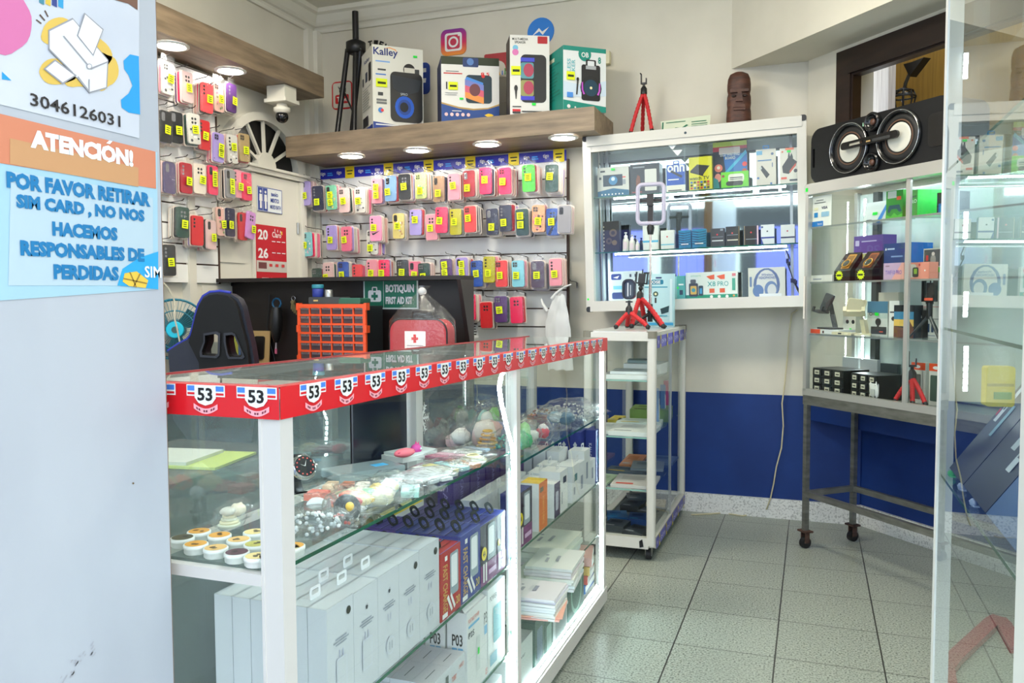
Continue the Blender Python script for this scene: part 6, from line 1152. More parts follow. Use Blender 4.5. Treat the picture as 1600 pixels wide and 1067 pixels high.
GC = K(30, 110, 80); draw(b, [('r', .02, .04, .05, .8, GC), ('r', .02, .04, .96, .09, GC), ('p', [(.22, .2), (.3, .36), (.42, .3), (.52, .5), (.56, .44), (.44, .2), (.3, .26)], GC), ('r', .62, .6, .92, .66, GC), ('r', .62, .44, .94, .49, GC), ('r', .62, .3, .94, .35, GC), ('r', .62, .17, .9, .21, GC), ('r', .1, .7, .5, .75, GC)], .26, .085, -.135); b.build('print', t)
# carved wooden head
p = ctop_(1154, .13); hz = ony(1153, 113, WY+.13).z-p.z; t = thing('carved_head', 'small dark brown carved wooden head standing on the wall cabinet', 'carving', p, rad(8)); MW = textured('carved_brown_wood', (58, 32, 22), (92, 54, 38), (1, 1, 3), 18, .55, 5, .3)
b = B(); vs = []; fs = []; n = 20; prof = [(.056, 0), (.062, .03), (.060, .07), (.057, .085), (.060, .11), (.0585, .14), (.054, .155), (.058, .17), (.058, .2), (.055, .225), (.045, .247), (.02, .258)]; k_ = hz/.258
for r_, z in prof:
    for k in range(n):
        a = 2*pi*k/n; q = 1.0
        vs.append((r_*cos(a)*1.02, r_*.62*sin(a), z*k_))
for j in range(len(prof)-1):
    for k in range(n): l = (k+1) % n; fs.append((j*n+k, j*n+l, (j+1)*n+l, (j+1)*n+k))
b.add(vs, fs, MW, True); b.add(vs[-n:], [tuple(range(n))], MW); b.build('head', t)
b = B(); F_ = -.036; b.prism([(-.045, .155*k_), (.045, .158*k_), (.048, .17*k_), (-.048, .172*k_)], F_-.008, F_+.012, MW); b.build('brow', t)
b = B(); b.prism([(-.009, .16*k_), (.009, .16*k_), (.017, .112*k_), (-.017, .112*k_)], F_-.013, F_+.012, MW); b.build('nose', t)
b = B(); b.prism([(-.03, .085*k_), (.03, .085*k_), (.026, .098*k_), (-.026, .098*k_)], F_-.008, F_+.014, MW); b.prism([(-.028, .072*k_), (.028, .072*k_), (.03, .083*k_), (-.03, .083*k_)], F_-.007, F_+.014, MW); b.build('lips', t)
b = B()
for s in (-1, 1): b.blob((s*.028, F_+.002, .14*k_), (.013, .006, .007), K(40, 22, 16), 10, 7)
b.build('eyes', t)
# ================================================================ floor cabinet in the row
FX0, FX1, FY0, FY1, FZ = -.985, -.652, 3.645, 4.595, 1.045
t = thing('floor_cabinet', 'wheeled white framed glass cabinet between the counter and the back wall', 'display cabinet', (0, 0, 0))
for x, y in ((FX0+.02, FY0+.02), (FX1-.02, FY0+.02), (FX0+.02, FY1-.02), (FX1-.02, FY1-.02)):
    b = B(); b.M = Matrix.Translation((x, y, .075)) @ Matrix.Rotation(pi/2, 4, 'X'); b.prism(rrect(-.02, .02, -.02, .02, .012, 4), 0, FZ-.079, AW, None, True); b.build('post', t)
    b = B(); b.M = Matrix.Translation((x, y, FZ-.03)) @ Matrix.Rotation(pi/2, 4, 'X'); b.prism(rrect(-.022, .022, -.022, .022, .013, 4), 0, .0315, K(120, 116, 100, .4)); b.build('corner_cap', t)
b = B(); b.box(FX0+.01, FX1-.01, FY0+.01, FY1-.01, FZ-.006, FZ, K(204, 206, 202, .25, .3)); b.build('top_panel', t)
for y in (FY0+.018, FY1-.018):
    b = B(); b.box(FX0+.03, FX1-.03, y-.018, y+.018, FZ-.042, FZ-.003, AW); b.build('top_rail', t); b = B(); b.box(FX0+.03, FX1-.03, y-.018, y+.018, .06, .11, AW); b.build('bottom_rail', t)
for x in (FX0+.018, FX1-.018):
    b = B(); b.box(x-.018, x+.018, FY0+.03, FY1-.03, FZ-.042, FZ-.003, AW); b.build('top_rail', t); b = B(); b.box(x-.018, x+.018, FY0+.03, FY1-.03, .06, .11, AW); b.build('bottom_rail', t)
b = B(); b.box(FX0+.03, FX1-.03, FY0+.03, FY1-.03, .085, .1, K(90, 96, 98, .4)); b.build('bottom_panel', t)
M_ = Matrix.Translation((FX1+.001, FY0+.03, 0)) @ Matrix.Rotation(pi/2, 4, 'Z'); PB = K(96, 92, 190, .4)
for z0, z1, nm in ((FZ-.075, FZ-.02, 'brand_strip'), (.055, .105, 'brand_strip')):
    b = B(M_); L_ = FY1-FY0-.06; b.plate([(0, z0), (L_, z0), (L_, z1), (0, z1)], -.001, PB); h_ = z1-z0
    draw(b, [q for k in range(5) for q in (('t', .02+.2*k, .3, .045+.2*k, .7, 'tigo', WHITE, .02), ('R', .08+.2*k, -.05, .105+.2*k, 1.05, K(226, 210, 50), .004), ('r', .085+.2*k, .3, .1+.2*k, .7, PB), ('t', .13+.2*k, .3, .15+.2*k, .7, 't', WHITE, .01), ('c', .165+.2*k, .5, .005, WHITE), ('t', .18+.2*k, .3, .2+.2*k, .7, 'go', WHITE, .01))], L_, h_, 0, z0, e0=.002); b.build(nm, t)
b = B(); b.box(FX1-.010, FX1-.006, FY0+.035, 4.13, .11, FZ-.045, GLASS); b.build('side_glass', t)
b = B(); b.box(FX1-.018, FX1-.014, 4.10, FY1-.035, .11, FZ-.045, GLASS); b.build('side_glass', t)
b = B(); b.box(FX1-.016, FX1-.004, 4.105, 4.125, .11, FZ-.045, ALUS); b.build('glass_rail', t)
b = B(); b.box(FX0+.035, FX1-.035, FY0+.006, FY0+.010, .11, FZ-.045, GLASS); b.build('end_glass', t)
b = B(); b.box(FX0+.006, FX0+.010, FY0+.035, FY1-.035, .11, FZ-.045, GLASS); b.build('back_glass', t)
b = B(); b.box(FX0+.012, FX0+.03, 3.95, 3.99, .11, FZ-.045, K(30, 34, 36)); b.build('back_rail', t)
b = B(); b.box(FX0+.035, FX0+.05, FY0+.035, FY0+.05, .11, FZ-.045, ALUS); b.build('shelf_track', t)
FSH = (.825, .565, .325)
for z in FSH:
    b = B(); b.box(FX0+.02, FX1-.022, FY0+.022, FY1-.03, z-.006, z, GLASS); b.box(FX0+.03, FX1-.03, FY0+.0215, FY0+.022, z-.0066, z, K(150, 190, 180, .2)); b.build('glass_shelf', t)
b = B(); b.prism([(0, 0), (.018, .006), (.012, .04), (-.002, .03)], 0, .001, BLACK, Matrix.Translation((-.72, FY0-.003, .065))); b.build('tape_mark', t)
for x, y in ((FX0+.04, FY0+.05), (FX1-.035, FY0+.05), (FX0+.04, FY1-.06), (FX1-.035, FY1-.06)):
    b = B(); b.tube([(x-.011, y, .025), (x+.011, y, .025)], .025, K(24, 24, 26, .5), 16); b.tube([(x-.013, y, .025), (x+.013, y, .025)], .010, ALUS, 10); b.box(x-.016, x-.012, y-.012, y+.012, .02, .06, STEEL); b.box(x+.012, x+.016, y-.012, y+.012, .02, .06, STEEL); b.build('castor', t)
GFC = 'flat packs inside the wheeled glass cabinet'
def flat(lab, x, y, z, sx, sy, sz, col, rz=0, edge=None):
    t_ = thing('flat_pack', lab, 'pack', (x, y, z+.0005), rad(rz), GFC); b = B(); b.prism([(-sx/2, 0), (sx/2, 0), (sx/2, sz), (-sx/2, sz)], -sy/2, sy/2, K(*col, .4)); b.build('pack', t_)
    b = B(Matrix.Translation((0, -sy/2, sz)) @ Matrix.Rotation(-pi/2, 4, 'X')); draw(b, [('r', .1, .1, .5, .2, K(*(edge or (150, 156, 160)))), ('r', .15, .5, .7, .8, K(*[max(0, v-24) for v in col]))], sx, sy, -sx/2); b.build('print', t_)
flat('white tray pack at the front of the top shelf of the wheeled cabinet', -.80, 3.78, FSH[0], .22, .2, .02, (226, 228, 226)); flat('white tray pack lying on the front white pack', -.78, 3.80, FSH[0]+.021, .2, .17, .012, (216, 222, 222), 4); flat('white block pack behind the front trays', -.77, 4.03, FSH[0], .18, .16, .05, (222, 224, 224), -3); flat('thin dark edged pack on the white block', -.79, 4.05, FSH[0]+.051, .14, .12, .014, (150, 170, 170), 8); flat('grey pack at the back of the top shelf', -.82, 4.32, FSH[0], .2, .2, .03, (196, 204, 204))
flat('white sheet pack at the front of the second shelf', -.775, 3.80, FSH[1], .2, .24, .02, (222, 224, 222)); flat('pale grey pack beside the white sheet pack', -.915, 3.84, FSH[1], .09, .26, .014, (206, 212, 210)); flat('yellow edged booklet pack in the middle of the second shelf', -.80, 4.04, FSH[1], .22, .14, .02, (206, 216, 210), 6, (230, 200, 40)); flat('green topped pack at the back of the second shelf', -.78, 4.25, FSH[1], .2, .2, .06, (120, 150, 70), 4, (40, 60, 30)); flat('small yellow striped pack near the back rail', -.93, 4.10, FSH[1], .06, .16, .02, (216, 196, 80))
flat('pack with a red and white border on the third shelf', -.77, 3.80, FSH[2], .2, .24, .014, (206, 200, 196), 3, (200, 60, 50)); flat('dark phone pack with yellow corner on the third shelf', -.86, 4.02, FSH[2], .2, .12, .014, (70, 84, 100), -6, (236, 200, 40)); flat('grey phone pack further back on the third shelf', -.77, 4.1, FSH[2]+.015, .16, .2, .012, (120, 130, 140), 8); flat('orange edged long pack at the rear of the third shelf', -.88, 4.28, FSH[2], .1, .3, .014, (180, 120, 80), 2); flat('green and white pack at the shelf front corner', -.92, 3.80, FSH[2], .08, .2, .012, (180, 200, 170), -4, (80, 180, 70)); flat('blue screen pack at the rear of the third shelf', -.74, 4.35, FSH[2], .14, .2, .012, (90, 110, 150))
for k, (x, y, cc) in enumerate([(-.75, 3.75, (40, 46, 52)), (-.86, 3.80, (54, 60, 66)), (-.78, 3.93, (30, 60, 110)), (-.9, 3.98, (40, 90, 140)), (-.75, 4.1, (60, 66, 70)), (-.86, 4.17, (36, 40, 46)), (-.76, 4.28, (190, 170, 130)), (-.88, 4.36, (70, 76, 80))]):
    flat(['black pack at the front post on the cabinet floor', 'grey black pack beside it on the cabinet floor', 'navy pack second row on the cabinet floor', 'blue pack second row by the back glass', 'dark grey pack third row on the cabinet floor', 'near black pack third row by the back glass', 'tan pack at the rear of the cabinet floor', 'slate pack at the very rear of the cabinet floor'][k], x, y, .1005, .1, .13, .02+.006*(k % 3), cc, 10*(k % 4)-14, (30, 120, 170) if k in (2, 3) else None)
for k, (y, z, cc, lab) in enumerate([(4.02, FSH[1], (120, 150, 190), 'blue book pack leaning against the side glass'), (4.20, FSH[1], (80, 120, 170), 'darker blue pack leaning behind the blue book'), (4.36, FSH[1], (176, 50, 100), 'magenta pack standing at the back of the second shelf')]):
    t_ = thing('flat_pack', lab, 'pack', (FX1-.05, y, z+.001), R90, GFC, rad(-4), 0); b = B(); b.box(0, .03, 0, .022, 0, .19, K(*cc, .4), Matrix.Rotation(rad(18 if k < 2 else 0), 4, 'Y')); b.build('pack', t_); b = B(Matrix.Rotation(rad(18 if k < 2 else 0), 4, 'Y')); b.box(.006, .024, -.001, 0, .03, .14, K(226, 226, 222)); b.build('print', t_)
# on top of the floor cabinet
def ft(px, Y): q = ony(px, 510, Y); return Vector((q.x, Y, FZ+.0006))
Jp = ony(983, 484, 3.92)
def lantern(t_, J):
    b = B(); b.tube([J+Vector((0, 0, .015)), J+Vector((0, 0, .045))], .007, BLACK, 10); b.box(J.x-.016, J.x+.016, J.y-.006, J.y+.006, J.z+.035, J.z+.042, BLACK); b.build('ball_head', t_)
    M_ = Matrix.Translation(J+Vector((0, 0, .05))); b = B(M_); o_ = rrect(-.032, .032, 0, .098, .026, 6); b.prism(o_, -.014, .014, K(26, 26, 28, .25), None, True, hole=rrect(-.024, .024, .008, .09, .02, 6)); b.prism(rrect(-.024, .024, .008, .09, .02, 6), -.004, .004, K(70, 80, 82, .1)); b.box(-.008, -.002, -.008, -.004, .015, .08, K(200, 204, 204, .1)); b.box(.006, .010, -.008, -.004, .02, .07, K(180, 186, 186, .1)); b.build('phone_holder', t_)
gorilla('bendy_tripod', 'red legged bendy tripod with an oval holder on the wheeled cabinet', Jp, [ft(963, 3.86), ft(1012, 3.86), ft(980, 4.02)], lantern)
Jp = ony(1000, 461, 4.06)
gorilla('bendy_tripod', 'taller red legged bendy tripod with a square clamp on the wheeled cabinet', Jp, [ft(987, 3.98), ft(1036, 3.98), ft(1008, 4.18)], clamp(.058, .05, rad(6)), r_=.0125)
# selfie light stand
ps = ft(1016, 4.12); t = thing('selfie_stand', 'selfie stick stand with a white rectangular ring light', 'light stand', ps); o = Vector(ps)
rc = [ony(x, y, 4.12)-o for x, y in ((996, 289), (1037, 287), (1037.5, 348), (997, 350))]
x0_, x1_ = (rc[0].x+rc[3].x)/2, (rc[1].x+rc[2].x)/2; z0_, z1_ = (rc[3].z+rc[2].z)/2, (rc[0].z+rc[1].z)/2
b = B(); b.tube([(x, 0, z) for x, z in rrect(x0_, x1_, z0_, z1_, .022, 5)], .0105, K(186, 182, 202, .4), 10, True); b.build('ring_light', t)
xc = ony(1016, 400, 4.12).x-o.x; 
b = B(); b.box(xc-.014, xc+.012, .0, .02, z0_-.002, z1_-.05, K(40, 36, 36)); b.box(x0_+.008, x1_-.008, .006, .012, (z0_+z1_)/2+.01, (z0_+z1_)/2+.025, K(40, 36, 36)); b.box(xc-.018, xc+.016, -.008, .0, (z0_+z1_)/2-.01, (z0_+z1_)/2+.05, K(46, 42, 42)); b.build('phone_holder', t)
b = B(); b.tube([(xc, .005, z0_-.055), (xc, .005, z0_-.02), (xc, .005, z0_)], [.014, .02, .012], BLACK, 10); b.build('swivel', t)
b = B(); b.tube([(xc, .005, .14), (xc, .005, z0_-.05)], .0052, K(206, 190, 178, .25, .9), 10); b.tube([(xc, .005, .10), (xc, .005, .24)], .0075, K(200, 186, 176, .25, .9), 10); b.build('pole', t)
b = B(); b.tube([(xc, .005, .03), (xc, .005, .12)], .013, BLACK, 12); b.build('grip', t)
for a in (-2.7, -.5, 1.2): b = B(); b.tube([(xc, .005, .075), (xc+.1*cos(a), .005+.1*sin(a), .006)], [.009, .007], BLACK, 8); b.build('leg', t)
a0, a1 = ft(1006, 4.27), ft(1052, 4.27); zt = ony(1030, 428, 4.27).z-FZ
LBX = K(176, 214, 220, .4)
carton('gadget_carton', 'pale blue clamp lamp carton standing behind the selfie stand', 'box', a0, 0, a1.x-a0.x, .05, zt, LBX, [('R', .12, .80, .66, .89, K(20, 120, 150), .05), ('t', .2, .815, .56, .875, 'POSE', WHITE, .02), ('r', .02, .74, .8, .76, K(40, 140, 170)), ('r', .4, .91, .6, .94, K(40, 60, 110)), ('c', .4, .62, .09, K(60, 90, 80)), ('c', .4, .62, .04, K(226, 226, 180)), ('r', .37, .45, .43, .55, DKGREY), ('p', [(.56, .34), (.86, .4), (.84, .28), (.6, .24)], K(20, 60, 66)), ('r', .1, .28, .3, .31, K(40, 60, 66)), ('r', .0, .03, 1, .08, K(60, 160, 210)), ('r', .88, .1, .96, .9, K(206, 230, 234)), ('r', .5, .2, .8, .22, K(90, 170, 190))], None, rx=0)
# cords on the wall and floor
t = thing('power_cord', 'cream cord hanging from the wall cabinet down to the skirting', 'cord', (0, 0, 0)); b = B()
b.tube([ony(1246, 484, 4.60)]+[ony(x, y, 4.605) for x, y in [(1237, 490), (1233, 520), (1230, 560), (1226, 600), (1222, 630), (1224, 665), (1221, 700), (1213, 730), (1209, 755), (1204, 778), (1198, 795)]]+[onz(1190, 800, .004), onz(1160, 806, .004), onz(1130, 801, .004), onz(1105, 803, .004), onz(1080, 804, .004)], .0038, K(206, 196, 160), 6); b.build('cord', t)
# ================================================================ slanting cabinet on the steel stand
P0 = Vector((-.036, 4.113, 0)); RM = Matrix.Translation(P0) @ Matrix.Rotation(DANG, 4, 'Z'); RI = RM.inverted()
def rl(px, py, y=0.0): return RI @ onpl(px, py, P0+DN*y, DN)
RW, RD, RZ0, RZ1 = 1.18, .318, .735, 1.722
t = thing('steel_stand', 'bare steel wheeled stand under the slanting glass cabinet', 'stand', P0, DANG)
for x in (.014, RW-.014):
    for y in (.014, RD-.014):
        b = B(); b.box(x-.0115, x+.0115, y-.0115, y+.0115, .085, .70, STEEL); b.build('leg', t)
        b = B(); b.box(x-.03, x+.03, y-.022, y+.022, .078, .086, RUST); b.tube([(x-.012, y, .026), (x+.012, y, .026)], .026, K(22, 22, 24), 14); b.box(x-.017, x-.012, y-.012, y+.012, .026, .078, RUST); b.box(x+.012, x+.017, y-.012, y+.012, .026, .078, RUST); b.build('castor', t)
for y in (.014, RD-.014):
    b = B(); b.box(0, RW, y-.014, y+.014, .69, .734, STEEL); b.build('top_bar', t); b = B(); b.box(.014, RW-.014, y-.012, y+.012, .25, .276, STEEL); b.build('low_bar', t)
for x in (.014, RW-.014): b = B(); b.box(x-.014, x+.014, .014, RD-.014, .69, .734, STEEL); b.build('top_bar', t); b = B(); b.box(x-.012, x+.012, .014, RD-.014, .25, .276, STEEL); b.build('low_bar', t)
t = thing('display_cabinet', 'aluminium framed glass cabinet on the steel stand under the boombox', 'display cabinet', P0+Vector((0, 0, RZ0)), DANG); H_ = RZ1-RZ0
AL = K(190, 190, 184, .3, .5)
b = B(); b.prism(rrect(-.008, RW+.008, H_-.05, H_, .02, 4), -.004, .035, AL); b.box(0, RW, .03, RD, H_-.012, H_-.002, AL); b.build('top_frame', t)
b = B(); b.box(-.004, RW+.004, 0, .03, 0, .03, AL); b.box(0, RW, .02, RD, 0, .012, AL); b.build('base_frame', t)
for x in (.008, RW-.008):
    for y in (.012, RD-.012): b = B(); b.box(x-.010, x+.010, y-.012, y+.012, .02, H_-.03, AL); b.build('post', t)
b = B(); b.plate([(-.004, .36), (.008, .36), (.008, .56), (-.004, .56)], -.003, K(222, 216, 206)); b.build('side_tape', t)
b = B(); b.box(.004, .018, -.006, -.004, H_-.035, H_-.018, GREENTAG); b.build('green_sticker', t)
b = B(); b.box(.02, RW-.02, RD-.010, RD-.006, .02, H_-.04, K(206, 220, 216, .15, .1)); b.build('back_panel', t)
b = B(); b.box(.0, .004, .02, RD-.02, .02, H_-.04, GLASS); b.build('side_glass', t)
xd = rl(1414, 450).x
b = B(); b.box(.02, xd, .008, .012, .03, H_-.05, CASEGLASS); b.build('sliding_glass', t); b = B(); b.box(xd-.04, RW-.02, .016, .020, .03, H_-.05, CASEGLASS); b.build('sliding_glass', t)
b = B(); b.box(xd-.008, xd+.012, .004, .016, .03, H_-.05, AL); b.build('glass_rail', t)
for x in (.13, ): b = B(); b.box(x, x+.03, RD-.04, RD-.012, .02, H_-.04, K(60, 64, 64)); b.build('shelf_track', t)
ZS_ = [1.523, 1.268, 1.026]
for z in ZS_: b = B(); b.box(.012, RW-.012, .018, RD-.012, z-RZ0-.006, z-RZ0, GLASS); b.box(.012, RW-.012, .0175, .018, z-RZ0-.008, z-RZ0, K(150, 158, 154, .3, .5)); b.build('glass_shelf', t)
xl = rl(1349, 420, RD-.02).x
strip2([(xl, RD-.016, .04), (xl, RD-.016, H_-.06)], t, (1, 0, 0), (0, -1, 0), .014, glow(240, 252, 255, 36, 'led_strip_light'))
strip2([(.10, .16, H_-.014), (RW-.1, .16, H_-.014)], t, (0, 1, 0), (0, 0, -1), .012, glow(240, 252, 255, 36, 'led_strip_light'))
GR_ = ['gadgets on the top shelf of the slanting cabinet', 'cartons on the second shelf of the slanting cabinet', 'phone holders on the third shelf of the slanting cabinet', 'things on the floor of the slanting cabinet']
def rbox(name, label, px0, px1, pyt, z, y, d, col, art, g, rz=0.0, cat='box', **kw):
    a, c = rl(px0, 400, y), rl(px1, 400, y); zt = rl((px0+px1)/2, pyt, y).z
    return carton(name, label, cat, RM @ Vector((a.x, y, z+.0006)), DANG+rz, c.x-a.x, min(d, RD-.015-y), zt-z, col, art, GR_[g], **kw)
a, c = rl(1266, 345, .026), rl(1299, 303, .026)
tt = thing('payment_sign', 'white and blue payment cards sign standing inside the cabinet glass', 'sign', RM @ Vector((a.x, .026, 1.5236)), DANG); w_, h_ = c.x-a.x, c.z-1.5236
b = B(); b.prism([(0, 0), (w_, 0), (w_, h_), (0, h_)], 0, .002, K(238, 236, 228)); b.build('panel', tt); b = B(); draw(b, [('R', .0, 0, .64, .17, K(20, 120, 200), .03), ('t', .38, .05, .58, .12, 'bold', WHITE), ('t', .55, .55, .84, .64, 'VISA', K(30, 40, 90), .03), ('R', .2, .3, .38, .46, K(30, 130, 200), .02), ('R', .55, .3, .92, .46, K(150, 190, 214), .03), ('r', .3, .84, .65, .86, PRD), ('r', .22, .76, .76, .78, PRD), ('R', .2, .54, .4, .62, K(236, 226, 190), .02)], w_, h_); b.build('print', tt)
rbox('gadget_carton', 'white tablet carton with a blue edge leaning on the top shelf', 1347, 1381, 315, ZS_[0], .14, .03, K(222, 226, 222), [('p', [(.6, 0), (.8, 0), (1, .6), (1, .95)], K(50, 130, 210)), ('r', .15, .12, .4, .18, PRD)], 0, sticker=[(.44, .36, .66, .5, GREENTAG)], rx=rad(-10))
rbox('gadget_carton', 'green game controller carton with white label', 1383, 1409, 298, ZS_[0], .09, .07, K(50, 150, 50), [('R', .1, .74, .62, .98, K(206, 212, 206), .02), ('p', [(.1, .3), (.2, .5), (.8, .5), (.94, .26), (.8, .24), (.64, .36), (.34, .36), (.2, .22)], K(30, 84, 100)), ('r', .64, .66, .9, .78, K(214, 80, 50)), ('p', [(0, 0), (1, 0), (1, .2), (.7, .12), (.5, .24), (.3, .1), (0, .2)], K(90, 190, 60))], 0)
rbox('gadget_carton', 'bright green carton with white PRO lettering', 1419, 1438, 298, ZS_[0], .10, .14, K(60, 160, 40), [('t', .0, .52, .95, .66, 'PRO', K(200, 230, 200), .03), ('r', .1, .72, .9, .80, K(40, 110, 40))], 0, faces=dict(right=K(60, 226, 90), top=K(60, 200, 80)), rz=rad(-18))
rbox('gadget_carton', 'dark carton with a blue lower half beside the bright green one', 1462, 1490, 300, ZS_[0], .10, .08, K(30, 40, 46), [('r', .1, .05, .9, .5, K(30, 110, 180)), ('r', .2, .1, .5, .4, K(60, 160, 200))], 0)
rbox('gadget_carton', 'purple carton with a white camera picture on the second shelf', 1334, 1379, 368, ZS_[1], .17, .08, K(92, 62, 150), [('R', .16, .40, .78, .62, WHITE, .06), ('R', .2, .42, .36, .60, K(190, 180, 90), .02), ('R', .38, .42, .54, .60, K(176, 190, 80), .02), ('r', .7, .44, .74, .58, DKGREY), ('R', .06, .78, .2, .9, K(200, 190, 226), .02), ('r', .28, .86, .8, .885, K(190, 180, 220))], 1)
rbox('gadget_carton', 'dark blue game console carton with a glossy blue side', 1381, 1424, 380, ZS_[1], .12, .12, K(22, 56, 120), [('p', [(.05, .82), (.11, .82), (.08, .9)], WHITE), ('r', .14, .83, .4, .87, K(170, 190, 220)), ('r', .28, .62, .7, .66, K(120, 150, 200)), ('r', .2, .45, .4, .47, K(90, 120, 180)), ('p', [(.08, .05), (.5, .05), (.4, .16), (.14, .16)], K(14, 30, 66))], 1, faces=dict(right=K(20, 120, 220, .2), top=K(40, 110, 190)))
for k, (x0p, lab, cc) in enumerate([(1303, 'black watch display box with a gold watch, beside the white packet', (196, 140, 60)), (1336, 'black watch display box with a brown watch, in front of the purple carton', (150, 80, 40))]):
    q = rl(x0p, 437, .06); tt = thing('watch_box', lab, 'watch box', RM @ Vector((q.x, .06, ZS_[1]+.0006)), DANG, 'watch display boxes'); wv = .098
    b = B(); Mx = Matrix.Rotation(pi/2, 4, 'Z'); b.add([(0, 0, 0), (wv, 0, 0), (wv, .07, 0), (0, .07, 0), (0, 0, .046), (wv, 0, .046), (wv, .07, .13), (0, .07, .13)], [(0, 3, 2, 1), (0, 1, 5, 4), (1, 2, 6, 5), (2, 3, 7, 6), (3, 0, 4, 7), (4, 5, 6, 7)], K(20, 20, 21, .3)); b.build('box_body', tt)
    sl = math.atan2(.084, .07); b = B(Matrix.Translation((0, 0, .046)) @ Matrix.Rotation(-(pi/2-sl), 4, 'X')); L_ = .109; draw(b, [('R', .3, .12, .8, .9, K(*cc), .06), ('R', .36, .2, .74, .82, K(*[int(v*.7) for v in cc]), .05)], wv, L_); b.blob((wv*.55, -.006, L_*.35), (.021, .006, .021), K(60, 66, 60, .2), 14, 8); b.tube([(wv*.55+.021*cos(i), -.007, L_*.35+.021*sin(i)) for i in [j*pi/8 for j in range(16)]], .003, K(206, 150, 60, .3, .8), 5, True); b.build('watch', tt)
    b = B(); o_ = []; 
    for i in range(24): r_ = .023 if i % 2 else .017; o_.append((.034+r_*cos(2*pi*i/24), .026+r_*sin(2*pi*i/24)))
    b.prism(o_, -.002, -.001, TAG); b.plate([(.02, .022), (.048, .022), (.048, .03), (.02, .03)], -.0026, INK); b.build('price_star', tt)
rbox('gadget_carton', 'pink and lilac smart watch carton at the shelf front', 1381, 1413, 411, ZS_[1], .05, .05, K(226, 160, 150), [('p', [(0, 0), (.4, 0), (.9, 1), (.0, 1)], K(190, 160, 190)), ('t', .1, .3, .9, .56, 'TWF10 PRO', K(110, 90, 180), .01), ('r', .1, .78, .3, .86, K(150, 120, 140))], 1)
rbox('gadget_carton', 'pink watch carton with a green faced watch picture', 1416, 1452, 410, ZS_[1], .052, .05, K(222, 140, 120), [('R', .1, .1, .46, .9, K(206, 200, 190), .1), ('R', .3, .12, .56, .7, K(50, 54, 46), .06), ('R', .36, .3, .5, .62, K(150, 190, 60), .03), ('c', .6, .84, .04, K(190, 40, 60)), ('c', .84, .5, .03, WHITE)], 1)
rbox('gadget_carton', 'white carton with a dark figure photo behind the pink watch carton', 1443, 1474, 388, ZS_[1], .12, .06, K(190, 196, 186), [('r', .04, .42, .96, .96, K(70, 76, 80)), ('o', .5, .62, .14, .18, K(150, 150, 146)), ('c', .5, .82, .08, K(210, 206, 200)), ('r', .14, .6, .26, .78, K(190, 50, 50)), ('r', .2, .2, .6, .26, PRD)], 1, sticker=[(.78, .22, .98, .38, GREENTAG)])
rbox('gadget_carton', 'flat white packet at the end of the second shelf', 1268, 1301, 430, ZS_[1], .06, .08, K(220, 218, 208), [('r', .1, .3, .5, .5, PRN)], 1)
# third shelf: phone holders and cartons
rbox('gadget_carton', 'flat orange and white carton under the black phone holder', 1268, 1312, 515, ZS_[2], .05, .10, K(224, 226, 224), [('r', 0, 0, .36, 1, K(226, 80, 30)), ('r', .44, .1, .5, .7, K(80, 50, 50))], 2)
def holder(label, px, z, y, col, s, tilt, rz):
    q = rl(px, 510, y); tt = thing('phone_holder', label, 'phone holder', RM @ Vector((q.x, y, z)), DANG+rz, 'desk phone holders'); m_ = K(*col, .4)
    b = B(); b.prism(rrect(-.055*s, .055*s, 0, .008, .003), -.035, .035, m_); b.build('base', tt); b = B(); b.bar((.03*s, .01, .006), (.02*s, .0, .07*s), .026, .018, m_); b.build('lower_arm', tt); b = B(); b.bar((.02*s, 0, .07*s), (0.0, .0, .12*s), .020, .008, K(*[int(v*.85)+14 for v in col], .3)); b.build('upper_arm', tt)
    b = B(Matrix.Translation((-.012*s, -.01, .125*s)) @ Matrix.Rotation(tilt, 4, 'X') @ Matrix.Rotation(rad(10), 4, 'Y')); b.prism(rrect(-.04*s, .04*s, -.04*s, .045*s, .01), -.004, .004, m_); b.prism(rrect(-.036*s, .036*s, -.036*s, .041*s, .008), -.006, -.004, K(*[max(0, int(v*.8)) for v in col], .6)); b.build('cradle', tt); b = B(Matrix.Translation((-.012*s, -.01, .125*s)) @ Matrix.Rotation(tilt, 4, 'X')); b.box(-.045*s, .045*s, -.035, 0, -.054*s, -.044*s, m_); b.box(-.045*s, -.03*s, -.04, -.033, -.054*s, -.03*s, m_); b.box(.03*s, .045*s, -.04, -.033, -.054*s, -.03*s, m_); b.build('lip', tt)
holder('dark grey folding phone holder on the flat orange carton', 1297, rl(1290, 515, .05).z+.0012, .10, (52, 52, 54), .98, rad(-18), rad(-12))
holder('cream folding phone holder on the third shelf', 1341, ZS_[2]+.0006, .08, (222, 214, 180), 1.0, rad(-40), rad(40))
t_ = thing('flat_stand', 'cream flat folded phone stand lying in front of the orange carton', 'phone holder', RM @ Vector((rl(1318, 520, .04).x, .045, ZS_[2]+.0006)), DANG, 'desk phone holders'); b = B(); b.prism(rrect(-.06, .06, 0, .012, .004), -.018, .018, K(220, 212, 176)); b.build('base', t_); b = B(); b.box(-.02, .0, -.0185, -.018, .003, .009, DKGREY); b.build('slot', t_)
rbox('gadget_carton', 'white carton with two small dark clip pictures', 1319, 1339, 485, ZS_[2], .18, .04, K(216, 214, 200), [('c', .35, .5, .12, DKGREY), ('c', .8, .5, .12, DKGREY), ('r', .3, .74, .8, .78, K(120, 190, 200))], 2, sticker=[(.6, .14, .76, .22, GREENTAG)])
